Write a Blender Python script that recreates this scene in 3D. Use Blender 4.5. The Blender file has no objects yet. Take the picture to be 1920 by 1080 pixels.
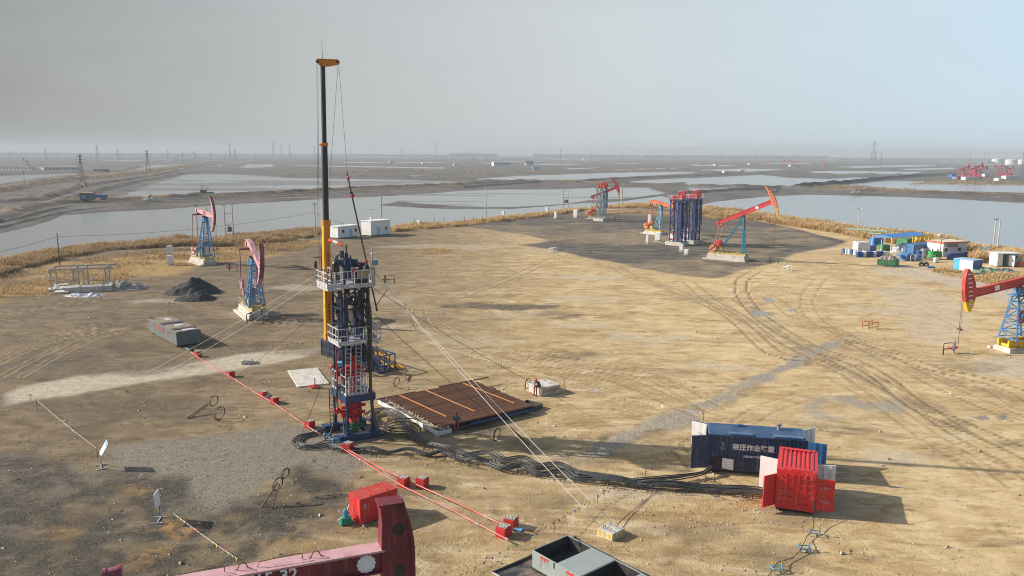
import bpy, bmesh, math, random
import numpy as np
from mathutils import Vector, Matrix, Euler
R=math.radians
random.seed(7); rng=np.random.default_rng(7)
SC=bpy.context.scene; COL=SC.collection

# ---------------------------------------------------------------- camera
H=22.0; F=1500.0                       # drone height, focal length in pixels of a 1920 wide frame
PITCH=math.atan((540-287)/F); ROLL=R(0.37)
cam_d=bpy.data.cameras.new("camera"); cam=bpy.data.objects.new("camera",cam_d); COL.objects.link(cam)
cam_d.sensor_width=36; cam_d.lens=F/1920*36; cam_d.clip_start=0.5; cam_d.clip_end=40000
cam.matrix_world=Matrix.Translation((0,0,H))@Matrix.Rotation(math.pi/2-PITCH,4,'X')@Matrix.Rotation(ROLL,4,'Z')
SC.camera=cam
# ---------------------------------------------------------------- sky and sun
SUN=Vector((-5.3,0.95,2.75)).normalized()
EL=math.asin(SUN.z); AZ=math.atan2(SUN.x,SUN.y)
wd=bpy.data.worlds.new("World"); SC.world=wd; wd.use_nodes=True
nt=wd.node_tree; nt.nodes.clear()
def nn(t,typ,**kw):
    n=t.nodes.new(typ)
    for k,v in kw.items(): setattr(n,k,v)
    return n
out=nn(nt,'ShaderNodeOutputWorld'); bg=nn(nt,'ShaderNodeBackground'); bg.inputs['Strength'].default_value=0.1
sky=nn(nt,'ShaderNodeTexSky',sky_type='NISHITA',sun_disc=False); sky.sun_elevation=EL; sky.sun_rotation=AZ
sky.air_density=1.0; sky.dust_density=2.5; sky.altitude=50
tc=nn(nt,'ShaderNodeTexCoord'); sep=nn(nt,'ShaderNodeSeparateXYZ'); nt.links.new(tc.outputs['Generated'],sep.inputs[0])
# thin high cloud: thick and grey over the west (left), thinning to pale blue in the east
rx=nn(nt,'ShaderNodeValToRGB'); mr=nn(nt,'ShaderNodeMapRange'); mr.inputs['From Min'].default_value=-0.62; mr.inputs['From Max'].default_value=0.62
nt.links.new(sep.outputs['X'],mr.inputs['Value']); nt.links.new(mr.outputs[0],rx.inputs[0])
cr=rx.color_ramp; cr.elements[0].position=0.0; cr.elements[0].color=(0.165,0.168,0.167,1); cr.elements[1].position=1.0; cr.elements[1].color=(0.47,0.62,0.73,1)
e=cr.elements.new(0.3); e.color=(0.375,0.388,0.39,1)
e=cr.elements.new(0.58); e.color=(0.48,0.515,0.525,1)
mul=nn(nt,'ShaderNodeMixRGB',blend_type='MULTIPLY'); mul.inputs[0].default_value=1; nt.links.new(rx.outputs[0],mul.inputs[1]); mul.inputs[2].default_value=(10,10,10,1)
# wisps
mp=nn(nt,'ShaderNodeMapping'); mp.inputs['Scale'].default_value=(2.2,2.2,9); mp.inputs['Rotation'].default_value=(0.0,0.25,0.4)
nt.links.new(tc.outputs['Generated'],mp.inputs[0])
nz=nn(nt,'ShaderNodeTexNoise'); nz.inputs['Scale'].default_value=2.4; nz.inputs['Detail'].default_value=7; nz.inputs['Roughness'].default_value=0.55
nt.links.new(mp.outputs[0],nz.inputs['Vector'])
wr=nn(nt,'ShaderNodeMapRange'); wr.inputs['From Min'].default_value=0.42; wr.inputs['From Max'].default_value=0.75; wr.inputs['To Min'].default_value=0.0; wr.inputs['To Max'].default_value=0.06
nt.links.new(nz.outputs[0],wr.inputs['Value'])
wm=nn(nt,'ShaderNodeMixRGB',blend_type='MIX'); nt.links.new(wr.outputs[0],wm.inputs[0]); nt.links.new(mul.outputs[0],wm.inputs[1]); wm.inputs[2].default_value=(7.6,8.0,8.2,1)
# veil is thick over the plain ahead, thin overhead and behind the camera
# veil is thick near the horizon and lets the blue through overhead
vr=nn(nt,'ShaderNodeMapRange'); vr.inputs['From Min'].default_value=0.16; vr.inputs['From Max'].default_value=0.55; vr.inputs['To Min'].default_value=0.93; vr.inputs['To Max'].default_value=0.08
nt.links.new(sep.outputs['Z'],vr.inputs['Value'])
yr=nn(nt,'ShaderNodeMapRange'); yr.inputs['From Min'].default_value=-0.45; yr.inputs['From Max'].default_value=0.35; yr.inputs['To Min'].default_value=0.12; nt.links.new(sep.outputs['Y'],yr.inputs['Value'])
vm=nn(nt,'ShaderNodeMath',operation='MULTIPLY'); nt.links.new(vr.outputs[0],vm.inputs[0]); nt.links.new(yr.outputs[0],vm.inputs[1])
mx=nn(nt,'ShaderNodeMixRGB'); nt.links.new(vm.outputs[0],mx.inputs[0]); nt.links.new(sky.outputs[0],mx.inputs[1]); nt.links.new(wm.outputs[0],mx.inputs[2])
nt.links.new(mx.outputs[0],bg.inputs['Color']); nt.links.new(bg.outputs[0],out.inputs['Surface'])
sd=bpy.data.lights.new("sun",'SUN'); sd.energy=5.0; sd.angle=R(0.55); sd.color=(1.0,0.93,0.82)
so=bpy.data.objects.new("sun",sd); COL.objects.link(so); so.location=(-60,20,60); so.rotation_euler=SUN.to_track_quat('Z','Y').to_euler()
SC.view_settings.view_transform='Standard'; SC.view_settings.look='None'; SC.view_settings.gamma=1; SC.view_settings.exposure=0.42
SC.cycles.max_bounces=6; SC.cycles.diffuse_bounces=2; SC.cycles.glossy_bounces=2; SC.cycles.volume_bounces=0
SC.cycles.use_denoising=True; SC.cycles.filter_width=1.0

# ---------------------------------------------------------------- where a photo point lies on the ground
cp,sp_=math.cos(PITCH),math.sin(PITCH); cr_,sr_=math.cos(ROLL),math.sin(ROLL)
def ray(px,py):
    a=(px-960)/F; b=(py-540)/F
    x=a*cr_+b*sr_; y=-a*sr_+b*cr_
    return Vector((x,cp-y*sp_,-sp_-y*cp))
def G(px,py,z=0.0):
    d=ray(px,py); t=(z-H)/d.z
    return Vector((d.x*t,d.y*t,z))
def proj(p):
    X,Y,Z=p[0],p[1],p[2]-H
    zc=Y*cp-Z*sp_; x=X/zc; y=(-Y*sp_-Z*cp)/zc
    return 960+F*(x*cr_-y*sr_),540+F*(x*sr_+y*cr_),zc
def HZ(P,py):
    lo,hi=-3.,80.
    for _ in range(50):
        m=(lo+hi)/2
        if proj((P[0],P[1],m))[1]>py: lo=m
        else: hi=m
    return lo
def at_y(px,py,depth):                 # point on the ray at a given world y
    d=ray(px,py); t=depth/d.y
    return Vector((d.x*t,depth,H+d.z*t))
def foot(p0,p1,z=0.0):                 # base line on the ground: origin, heading, length
    A=G(*p0,z); B=G(*p1,z); d=B-A
    return A,math.atan2(d.y,d.x),d.length

# ---------------------------------------------------------------- materials
MATS={}
def mat(name,col,rough=0.55,metal=0.0,col2=None,amt=0.5,scale=2.5,bump=0.0,bscale=12,rand=0.0,emit=None,thr=(0.42,0.68),grime=None):
    if name in MATS: return MATS[name]
    m=bpy.data.materials.new(name); m.use_nodes=True; t=m.node_tree; b=t.nodes['Principled BSDF']
    b.inputs['Roughness'].default_value=rough; b.inputs['Metallic'].default_value=metal
    c=nn(t,'ShaderNodeTexCoord'); n=nn(t,'ShaderNodeTexNoise'); n.inputs['Scale'].default_value=scale; n.inputs['Detail'].default_value=8; n.inputs['Roughness'].default_value=0.62
    t.links.new(c.outputs['Object'],n.inputs['Vector'])
    r=nn(t,'ShaderNodeMapRange'); r.inputs['From Min'].default_value=thr[0]; r.inputs['From Max'].default_value=thr[1]; r.inputs['To Max'].default_value=amt
    t.links.new(n.outputs[0],r.inputs['Value'])
    x=nn(t,'ShaderNodeMixRGB'); x.inputs[1].default_value=(*col,1)
    c2=col2 or tuple(v*0.6+0.015 for v in col)
    x.inputs[2].default_value=(*c2,1); t.links.new(r.outputs[0],x.inputs[0])
    last=x.outputs[0]
    if rand>0:
        oi=nn(t,'ShaderNodeObjectInfo'); hs=nn(t,'ShaderNodeHueSaturation'); rr=nn(t,'ShaderNodeMapRange'); rr.inputs['To Min'].default_value=1-rand; rr.inputs['To Max'].default_value=1+rand
        t.links.new(oi.outputs['Random'],rr.inputs['Value']); t.links.new(rr.outputs[0],hs.inputs['Value']); t.links.new(last,hs.inputs['Color']); last=hs.outputs[0]
    if grime:
        gmp=nn(t,'ShaderNodeMapping'); gmp.inputs['Scale'].default_value=(5.5,5.5,.55); t.links.new(c.outputs['Object'],gmp.inputs[0])
        g1=nn(t,'ShaderNodeTexNoise'); g1.inputs['Scale'].default_value=1.0; g1.inputs['Detail'].default_value=7; g1.inputs['Roughness'].default_value=.65; t.links.new(gmp.outputs[0],g1.inputs['Vector'])
        g2=nn(t,'ShaderNodeMapRange'); g2.inputs['From Min'].default_value=.54; g2.inputs['From Max'].default_value=.70; g2.inputs['To Max'].default_value=grime[1]; t.links.new(g1.outputs[0],g2.inputs['Value'])
        g3=nn(t,'ShaderNodeMixRGB'); g3.inputs[2].default_value=(*grime[0],1); t.links.new(g2.outputs[0],g3.inputs[0]); t.links.new(last,g3.inputs[1]); last=g3.outputs[0]
        g4=nn(t,'ShaderNodeMapRange'); g4.inputs['From Min'].default_value=.45; g4.inputs['From Max'].default_value=.70; g4.inputs['To Min'].default_value=rough; g4.inputs['To Max'].default_value=min(1,rough+.3); t.links.new(g1.outputs[0],g4.inputs['Value']); t.links.new(g4.outputs[0],b.inputs['Roughness'])
    t.links.new(last,b.inputs['Base Color'])
    if bump>0:
        bn=nn(t,'ShaderNodeTexNoise'); bn.inputs['Scale'].default_value=bscale; bn.inputs['Detail'].default_value=5
        t.links.new(c.outputs['Object'],bn.inputs['Vector'])
        bp=nn(t,'ShaderNodeBump'); bp.inputs['Strength'].default_value=bump; bp.inputs['Distance'].default_value=0.05
        t.links.new(bn.outputs[0],bp.inputs['Height']); t.links.new(bp.outputs[0],b.inputs['Normal'])
    MATS[name]=m; return m
RUST=(0.16,0.07,0.035); DUST=(0.38,0.29,0.19); GREASE=(0.035,0.026,0.02)
red=mat('red paint',(0.62,0.016,0.022),0.42,0,(0.40,0.03,0.03),0.6,1.6,grime=(DUST,.45))
red_d=mat('dusty red paint',(0.50,0.035,0.03),0.55,0,(0.46,0.16,0.10),0.6,1.2,grime=(GREASE,.55))
red_box=mat('concrete block red',(0.55,0.02,0.02),0.6,0,(0.30,0.05,0.04),0.8,3)
crimson=mat('crimson paint',(0.62,0.03,0.05),0.5,0,(0.5,0.09,0.08),0.6,0.9,grime=(GREASE,.55))
orange=mat('orange paint',(0.66,0.14,0.07),0.5,0,(0.48,0.10,0.05),0.6,0.9,grime=(GREASE,.55))
peach=mat('faded orange paint',(0.66,0.235,0.095),0.55,0,(0.55,0.2,0.1),0.6,1.2,grime=(GREASE,.55))
pink=mat('faded pink paint',(0.60,0.34,0.36),0.55,0,(0.42,0.17,0.2),0.7,0.8,grime=(GREASE,.55))
pinkd=mat('faded maroon paint',(0.24,0.045,0.075),0.5,0,(0.36,0.14,0.17),0.7,0.8,grime=(GREASE,.55))
maroon=mat('maroon paint',(0.21,0.022,0.04),0.45,0,(0.08,0.012,0.014),0.85,0.9,thr=(0.4,0.62),grime=((0.30,0.13,0.13),.5))
maroon_top=mat('chalked pink paint',(0.56,0.34,0.36),0.6,0,(0.42,0.19,0.2),0.7,1.6,grime=((0.30,0.13,0.13),.5))
yellow=mat('yellow paint',(0.72,0.45,0.02),0.5,0,(0.45,0.27,0.06),0.6,1.3,grime=(GREASE,.55))
yel_b=mat('boom yellow paint',(0.80,0.40,0.015),0.4,0,(0.62,0.25,0.01),0.6,0.5)
ora_b=mat('boom orange paint',(0.72,0.25,0.01),0.42,0,(0.5,0.15,0.01),0.5,0.8)
yel_d=mat('dirty yellow paint',(0.62,0.44,0.10),0.65,0,(0.2,0.14,0.06),0.75,1.3,grime=(GREASE,.55))
black=mat('black steel',(0.018,0.019,0.022),0.42,0,(0.05,0.045,0.04),0.5,1.5)
rubber=mat('black rubber hose',(0.032,0.034,0.037),0.5,0,(0.12,0.11,0.095),0.55,1.4)
dkgrey=mat('dark grey steel',(0.07,0.075,0.08),0.5,0,RUST,0.4,2)
rig_blue=mat('rig blue paint',(0.012,0.048,0.14),0.42,0,(0.02,0.025,0.035),0.75,1.6)
rig_navy=mat('dark blue paint',(0.006,0.015,0.034),0.45,0,(0.014,0.014,0.016),0.6,1.4)
sky_blue=mat('light blue paint',(0.10,0.33,0.58),0.5,0,(0.07,0.2,0.36),0.6,1.2)
post_blue=mat('post blue paint',(0.07,0.26,0.52),0.5,0,(0.05,0.13,0.25),0.6,1.2,grime=(GREASE,.55))
post_teal=mat('post teal paint',(0.02,0.20,0.31),0.5,0,(0.02,0.11,0.17),0.6,1.2,grime=(GREASE,.55))
post_pale=mat('pale blue post paint',(0.20,0.38,0.50),0.5,0,(0.13,0.22,0.3),0.6,1.2,grime=(GREASE,.55))
tow_blue=mat('tower blue paint',(0.018,0.042,0.165),0.5,0,(0.02,0.04,0.12),0.5,1.2)
tow_grey=mat('grey green tower paint',(0.19,0.23,0.235),0.55,0,(0.06,0.065,0.07),0.8,1.2)
navy=mat('navy container paint',(0.010,0.045,0.125),0.42,0,(0.03,0.055,0.09),0.6,0.9,grime=(DUST,.45))
navy_roof=mat('navy roof paint',(0.05,0.125,0.25),0.5,0,(0.16,0.22,0.30),0.8,0.7,grime=(DUST,.45))
con_blue=mat('container blue paint',(0.03,0.15,0.37),0.45,0,(0.03,0.10,0.23),0.5,1.1,grime=(DUST,.45))
white=mat('white paint',(0.78,0.79,0.78),0.5,0,(0.58,0.56,0.52),0.5,1.1,grime=(DUST,.45))
white_rail=mat('pale grey railing paint',(0.50,0.50,0.52),0.5,0,(0.42,0.41,0.40),0.6,2.2)
offwhite=mat('off white wall',(0.66,0.66,0.66),0.6,0,(0.5,0.48,0.44),0.5,0.7,grime=(DUST,.45))
concrete=mat('concrete',(0.47,0.43,0.36),0.85,0,(0.28,0.24,0.19),0.8,1.6,0.3,14,grime=((0.20,0.16,0.11),.6))
concrete_w=mat('pale concrete',(0.60,0.57,0.51),0.85,0,(0.38,0.33,0.27),0.75,1.2,0.3,14,grime=((0.20,0.16,0.11),.6))
pole_c=mat('concrete pole',(0.42,0.39,0.35),0.8,0,(0.28,0.26,0.23),0.6,1.0)
grey_tank=mat('grey tank paint',(0.27,0.32,0.32),0.5,0,(0.36,0.37,0.35),0.6,1.1,grime=(DUST,.45))
grey_dark=mat('green grey tank paint',(0.10,0.13,0.127),0.55,0,(0.20,0.20,0.18),0.6,1.0,grime=(DUST,.45))
tank_in=mat('oily tank inside',(0.03,0.03,0.03),0.5,0,(0.10,0.09,0.08),0.6,1.6)
rustm=mat('rusty steel',(0.17,0.075,0.045),0.75,0,(0.09,0.045,0.03),0.7,4)
pipe_m=mat('brown tubing',(0.235,0.108,0.052),0.7,0,(0.13,0.072,0.045),0.7,0.9,0,12,0.45)
wood=mat('orange wood batten',(0.52,0.22,0.07),0.7,0,(0.35,0.14,0.05),0.6,3)
plywood=mat('plywood',(0.50,0.37,0.20),0.7)
green=mat('green paint',(0.04,0.20,0.08),0.55,0,(0.03,0.10,0.05),0.6,1.2)
green_b=mat('bright green paint',(0.03,0.42,0.08),0.5)
green_p=mat('pump green paint',(0.01,0.24,0.14),0.45)
teal_p=mat('teal pipe paint',(0.20,0.48,0.42),0.6)
cyan=mat('cyan paint',(0.03,0.36,0.62),0.5,0,(0.25,0.5,0.6),0.6,0.8)
blue_b=mat('bright blue sheet',(0.02,0.17,0.52),0.5,0,(0.05,0.25,0.6),0.5,0.6)
blue_d=mat('blue drum plastic',(0.015,0.09,0.34),0.4)
steel=mat('bare steel',(0.42,0.42,0.42),0.4,0.4,(0.2,0.18,0.16),0.6,3)
glass_d=mat('dark window glass',(0.03,0.035,0.04),0.1)
letter_w=mat('white lettering',(0.82,0.82,0.82),0.6)
letter_r=mat('red lettering',(0.55,0.04,0.03),0.6)
letter_p=mat('faded lettering',(0.55,0.40,0.52),0.6)
door_blue=mat('pale blue door',(0.25,0.55,0.72),0.5)
tarp_w=mat('pale tarpaulin',(0.55,0.55,0.58),0.6,0,(0.35,0.35,0.38),0.6,1.5,0.5,4)
tarp_b=mat('black liner sheet',(0.03,0.03,0.032),0.42,0,(0.30,0.24,0.17),0.8,1.1,0.5,4)
coal=mat('black grit',(0.024,0.024,0.027),0.9,0,(0.055,0.052,0.05),0.6,1.4,0.9,9)
skin=mat('skin',(0.42,0.24,0.16),0.5)
jacket=mat('dark work jacket',(0.03,0.032,0.042),0.8,0,(0.05,0.05,0.06),0.5,8)
jacket_g=mat('grey green work jacket',(0.06,0.075,0.08),0.8,0,(0.04,0.05,0.055),0.5,8)
trous=mat('dark red work trousers',(0.26,0.035,0.04),0.8,0,(0.10,0.018,0.02),0.5,8)
boot=mat('black boots',(0.02,0.02,0.02),0.5)
hair_m=mat('black hair',(0.012,0.011,0.01),0.6)
helmet_m=mat('red helmet plastic',(0.68,0.015,0.03),0.3)
wire_w=mat('pale wire rope',(0.72,0.70,0.66),0.5)
wire_d=mat('dark wire rope',(0.075,0.06,0.05),0.6)
sock_o=mat('orange windsock cloth',(0.8,0.10,0.03),0.7)
pen_cols=[mat('pennant '+n,c,0.6) for n,c in (('red',(0.75,0.03,0.05)),('yellow',(0.8,0.6,0.05)),('blue',(0.08,0.25,0.7)),('magenta',(0.75,0.05,0.4)),('green',(0.1,0.6,0.15)),('white',(0.8,0.8,0.8)))]
far_red=mat('far red paint',(0.60,0.03,0.08),0.6); far_white=mat('far white wall',(0.72,0.72,0.70),0.7); far_dark=mat('far dark steel',(0.10,0.09,0.10),0.7)
mud_w=mat('reed shelter straw',(0.36,0.27,0.17),0.9)

# ---------------------------------------------------------------- mesh builder
def rotz(a): return Matrix.Rotation(a,4,'Z')
class MB:
    def __init__(s,xf=None): s.v=[];s.f=[];s.m=[];s.xf=xf
    def _add(s,vs,fs,m):
        o=len(s.v)
        if s.xf is not None: vs=[s.xf@Vector(v) for v in vs]
        s.v.extend([tuple(v) for v in vs]); s.f.extend([tuple(i+o for i in f) for f in fs]); s.m.extend([m]*len(fs))
        return s
    def box(s,x0,x1,y0,y1,z0,z1,m=0):
        vs=[(x,y,z) for z in (z0,z1) for y in (y0,y1) for x in (x0,x1)]
        return s._add(vs,[(0,2,3,1),(4,5,7,6),(0,1,5,4),(2,6,7,3),(0,4,6,2),(1,3,7,5)],m)
    def beam(s,p,q,w,h=None,m=0,up=(0,0,1)):
        h=h or w; p=Vector(p);q=Vector(q);d=(q-p)
        if d.length<1e-6: return s
        d.normalize(); u=Vector(up)
        if abs(d.dot(u))>0.98: u=Vector((1,0,0)) if abs(d.x)<0.9 else Vector((0,1,0))
        a=d.cross(u).normalized(); b=a.cross(d).normalized()
        vs=[c+a*(i*w/2)+b*(j*h/2) for c in (p,q) for j in (-1,1) for i in (-1,1)]
        return s._add(vs,[(0,2,3,1),(4,5,7,6),(0,1,5,4),(2,6,7,3),(0,4,6,2),(1,3,7,5)],m)
    def tube(s,p,q,r,n=8,m=0,r2=None):
        p=Vector(p);q=Vector(q);d=(q-p)
        if d.length<1e-6: return s
        d.normalize(); u=Vector((0,0,1)) if abs(d.z)<0.95 else Vector((1,0,0))
        a=d.cross(u).normalized(); b=d.cross(a).normalized(); r2=r if r2 is None else r2
        vs=[];A=[2*math.pi*i/n for i in range(n)]
        for c,rr in ((p,r),(q,r2)): vs+=[c+a*(math.cos(t)*rr)+b*(math.sin(t)*rr) for t in A]
        fs=[(i,(i+1)%n,n+(i+1)%n,n+i) for i in range(n)]+[tuple(range(n-1,-1,-1)),tuple(range(n,2*n))]
        return s._add(vs,fs,m)
    def pipe(s,pts,r,n=6,m=0,closed=False):
        pts=[Vector(p) for p in pts]; N=len(pts); vs=[]; a=None
        for i,p in enumerate(pts):
            if closed: d=pts[(i+1)%N]-pts[i-1]
            else: d=pts[min(i+1,N-1)]-pts[max(i-1,0)]
            if d.length<1e-9: d=Vector((0,0,1))
            d.normalize()
            if a is None:
                u=Vector((0,0,1)) if abs(d.z)<0.9 else Vector((1,0,0)); a=d.cross(u).normalized()
            else:
                a=(a-d*a.dot(d))
                a=a.normalized() if a.length>1e-6 else d.orthogonal().normalized()
            b=d.cross(a)
            vs+=[p+a*(math.cos(2*math.pi*k/n)*r)+b*(math.sin(2*math.pi*k/n)*r) for k in range(n)]
        fs=[]
        for i in range(N if closed else N-1):
            j=(i+1)%N
            fs+=[(i*n+k,i*n+(k+1)%n,j*n+(k+1)%n,j*n+k) for k in range(n)]
        if not closed: fs+=[tuple(range(n-1,-1,-1)),tuple(range((N-1)*n,N*n))]
        return s._add(vs,fs,m)
    def prism(s,poly,o,u,v,th,m=0):   # polygon in plane (o;u,v) extruded along u x v, centred
        o=Vector(o);u=Vector(u).normalized();v=Vector(v).normalized();w=u.cross(v).normalized(); n=len(poly)
        vs=[o+u*a+v*b-w*th/2 for a,b in poly]+[o+u*a+v*b+w*th/2 for a,b in poly]
        fs=[tuple(range(n-1,-1,-1)),tuple(range(n,2*n))]+[(i,(i+1)%n,n+(i+1)%n,n+i) for i in range(n)]
        return s._add(vs,fs,m)
    def ball(s,c,r,m=0,n=10,k=7,sc=(1,1,1)):
        vs=[];c=Vector(c)
        for j in range(k+1):
            t=math.pi*j/k
            for i in range(n):
                p=2*math.pi*i/n; vs.append(c+Vector((r*sc[0]*math.sin(t)*math.cos(p),r*sc[1]*math.sin(t)*math.sin(p),r*sc[2]*math.cos(t))))
        fs=[(j*n+i,(j+1)*n+i,(j+1)*n+(i+1)%n,j*n+(i+1)%n) for j in range(k) for i in range(n)]
        return s._add(vs,fs,m)
    def ring(s,c,Rr,r,u=(1,0,0),v=(0,0,1),n=20,k=6,m=0):
        c=Vector(c);u=Vector(u);v=Vector(v)
        return s.pipe([c+u*(Rr*math.cos(2*math.pi*i/n))+v*(Rr*math.sin(2*math.pi*i/n)) for i in range(n)],r,k,m,True)
    def quad(s,*p,m=0): return s._add(list(p),[tuple(range(len(p)))],m)
    def build(s,name,mats,parent=None,smooth=False,loc=None,rz=0.0,bevel=0):
        me=bpy.data.meshes.new(name); me.from_pydata(s.v,[],s.f)
        ms=mats if isinstance(mats,(list,tuple)) else [mats]
        for mm in ms: me.materials.append(mm)
        if len(ms)>1: me.polygons.foreach_set('material_index',s.m)
        if smooth: me.polygons.foreach_set('use_smooth',[len(f)==4 for f in s.f])
        me.update()
        o=bpy.data.objects.new(name,me); COL.objects.link(o)
        if parent is not None: o.parent=parent
        if loc is not None: o.location=loc
        o.rotation_euler=(0,0,rz)
        if bevel:
            bv=o.modifiers.new('edge','BEVEL'); bv.width=bevel; bv.segments=2; bv.limit_method='ANGLE'
        return o
def tag(o,label=None,cat=None,group=None,kind=None):
    if label: o['label']=label
    if cat: o['category']=cat
    if group: o['group']=group
    if kind: o['kind']=kind
    return o
def thing(name,label,cat,loc=(0,0,0),rz=0.0,group=None):
    o=bpy.data.objects.new(name,None); COL.objects.link(o); o.empty_display_size=0.2
    o.location=loc; o.rotation_euler=(0,0,rz)
    return tag(o,label,cat,group)
def dup(root,loc=None,rz=None,label=None,group=None,scale=None):
    kids={}
    for o in bpy.data.objects:
        if o.parent is not None: kids.setdefault(o.parent.name,[]).append(o)
    def cp_(o,par):
        c=o.copy(); COL.objects.link(c)
        if par is not None: c.parent=par
        for k in kids.get(o.name,[]): cp_(k,c)
        return c
    c=cp_(root,None)
    if loc is not None: c.location=loc
    if rz is not None: c.rotation_euler=(0,0,rz)
    if scale is not None: c.scale=(scale,)*3 if isinstance(scale,(int,float)) else scale
    if label: c['label']=label
    if group: c['group']=group
    return c
def text(s,size,m,parent,mtx,name='lettering',extr=0.004,bold=0.0):
    cu=bpy.data.curves.new(name,'FONT'); cu.body=s; cu.size=size; cu.extrude=extr; cu.offset=bold; cu.align_x='CENTER'; cu.align_y='CENTER'; cu.resolution_u=3
    t=bpy.data.objects.new(name,cu); COL.objects.link(t)
    dg=bpy.context.evaluated_depsgraph_get(); me=bpy.data.meshes.new_from_object(t.evaluated_get(dg))
    bpy.data.objects.remove(t); bpy.data.curves.remove(cu)
    me.materials.clear(); me.materials.append(m); me.transform(mtx)
    o=bpy.data.objects.new(name,me); COL.objects.link(o); o.parent=parent
    return o
def frame_m(o,u,v):                    # matrix taking text plane to the plane (o;u,v)
    u=Vector(u).normalized();v=Vector(v).normalized();w=u.cross(v)
    return Matrix(((u.x,v.x,w.x,o[0]),(u.y,v.y,w.y,o[1]),(u.z,v.z,w.z,o[2]),(0,0,0,1)))
def smooth_path(pts,step=0.25):        # Catmull-Rom through the points
    pts=[Vector(p) for p in pts]; o=[]
    P=[pts[0]]+pts+[pts[-1]]
    for i in range(1,len(P)-2):
        a,b,c,d=P[i-1],P[i],P[i+1],P[i+2]; n=max(2,int((c-b).length/step))
        for k in range(n):
            t=k/n
            o.append(0.5*((2*b)+(c-a)*t+(2*a-5*b+4*c-d)*t*t+(3*b-a-3*c+d)*t**3))
    o.append(pts[-1]); return o

# ================================================================ SETTING: ground, water, haze
def hash2(ix,iy,seed):
    h=(ix.astype(np.int64)*374761393+iy.astype(np.int64)*668265263+seed*974634777)&0x7fffffff
    h=((h^(h>>13))*1274126177)&0x7fffffff
    return ((h^(h>>16))&0xffff)/65535.0
def vnoise(x,y,seed=0):
    ix=np.floor(x);iy=np.floor(y);fx=x-ix;fy=y-iy
    fx=fx*fx*(3-2*fx);fy=fy*fy*(3-2*fy)
    a=hash2(ix,iy,seed);b=hash2(ix+1,iy,seed);c=hash2(ix,iy+1,seed);d=hash2(ix+1,iy+1,seed)
    return (a*(1-fx)+b*fx)*(1-fy)+(c*(1-fx)+d*fx)*fy
def fbm(x,y,scale,octv=4,seed=0,ax=1.0):
    s=0;a=0.5;f=1.0/scale;t=0
    for i in range(octv):
        s=s+a*vnoise(x*f*ax,y*f,seed+i*17);t+=a;a*=0.5;f*=2.03
    return s/t-0.5
def sstep(e0,e1,v):
    t=np.clip((v-e0)/(e1-e0),0,1); return t*t*(3-2*t)
def W(pts,z=0.0): return np.array([[*G(px,py,z)[:2]] for px,py in pts])
def seg_d(x,y,pts,closed=False):
    d=np.full(x.shape,1e9); n=len(pts)
    for i in range(n if closed else n-1):
        a=pts[i];b=pts[(i+1)%n];ab=b-a;L=max((ab**2).sum(),1e-9)
        t=np.clip(((x-a[0])*ab[0]+(y-a[1])*ab[1])/L,0,1)
        d=np.minimum(d,(x-a[0]-t*ab[0])**2+(y-a[1]-t*ab[1])**2)
    return np.sqrt(d)
def sd_poly(x,y,pts):                   # >0 inside
    d=seg_d(x,y,pts,True); ins=np.zeros(x.shape,bool); n=len(pts); j=n-1
    for i in range(n):
        a=pts[i];b=pts[j]
        c=((a[1]>y)!=(b[1]>y))
        den=(b[1]-a[1]) if abs(b[1]-a[1])>1e-12 else 1e-12
        ins^=c&(x<(b[0]-a[0])*(y-a[1])/den+a[0]); j=i
    return np.where(ins,d,-d)
PADPX=[(-500,575),(-200,530),(0,497),(60,482),(130,468),(250,457),(340,450),(420,446),(500,440),(590,428),(680,425),(760,424),(840,420),(920,412),(1000,402),(1060,395),(1110,390),(1170,386),(1240,385),(1320,393),(1400,400),(1480,412),(1560,424),(1640,436),(1720,446),(1800,460),(1900,478),(2000,495),(2400,545)]
PAD=np.vstack([W(PADPX),[[260,60],[220,-60],[-220,-60],[-230,60]]])
th=np.radians(np.concatenate([np.arange(-75,-46,0.8),np.arange(-46,46.01,0.15),np.arange(46.8,75.1,0.8)]))
rad=[3.0]
while rad[-1]<14: rad.append(rad[-1]*1.03)
while rad[-1]<1000: rad.append(rad[-1]*1.0062)
while rad[-1]<13000: rad.append(rad[-1]*1.022)
rad=np.array(rad); NT=len(th);NR=len(rad)
RR,TT=np.meshgrid(rad,th,indexing='ij'); gx=(RR*np.sin(TT)).ravel(); gy=(RR*np.cos(TT)).ravel(); gr=RR.ravel()
near=gr<480; far=~near|True
def masked(fn,pts,marg,default):        # evaluate fn only near the feature
    lo=pts.min(0)-marg;hi=pts.max(0)+marg
    k=(gx>lo[0])&(gx<hi[0])&(gy>lo[1])&(gy<hi[1]); o=np.full(gx.shape,float(default))
    if k.any(): o[k]=fn(gx[k],gy[k],pts)
    return o
def area(pxs,soft=1.0,wob=2.0,wscale=6,seed=0,z=0.0,lo=0.0):    # soft-edged irregular patch mask
    P=W(pxs,z); s=masked(sd_poly,P,30+wob*2,-99)
    k=s>-60; m=np.zeros(gx.shape)
    s2=s[k]+wob*2*fbm(gx[k],gy[k],wscale,4,seed)
    m[k]=sstep(-soft,soft,s2); return m
def strip(pxs,w,soft,wob=0.0,wscale=5,seed=0,z=0.0,dense=True):
    P=W(pxs,z)
    if dense: P=np.array([list(p)[:2] for p in smooth_path([(a,b,0) for a,b in P],max(3.0,np.linalg.norm(P[0]-P[-1])/60))])
    d=masked(lambda x,y,p:seg_d(x,y,p),P,w+soft+wob+5,99)
    if wob:
        k=d<50; d[k]=d[k]+wob*2*fbm(gx[k],gy[k],wscale,4,seed)
    return 1-sstep(w-soft,w+soft,d)
pad_sd=sd_poly(gx,gy,PAD)+1.2*fbm(gx,gy,7,3,5)
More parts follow.
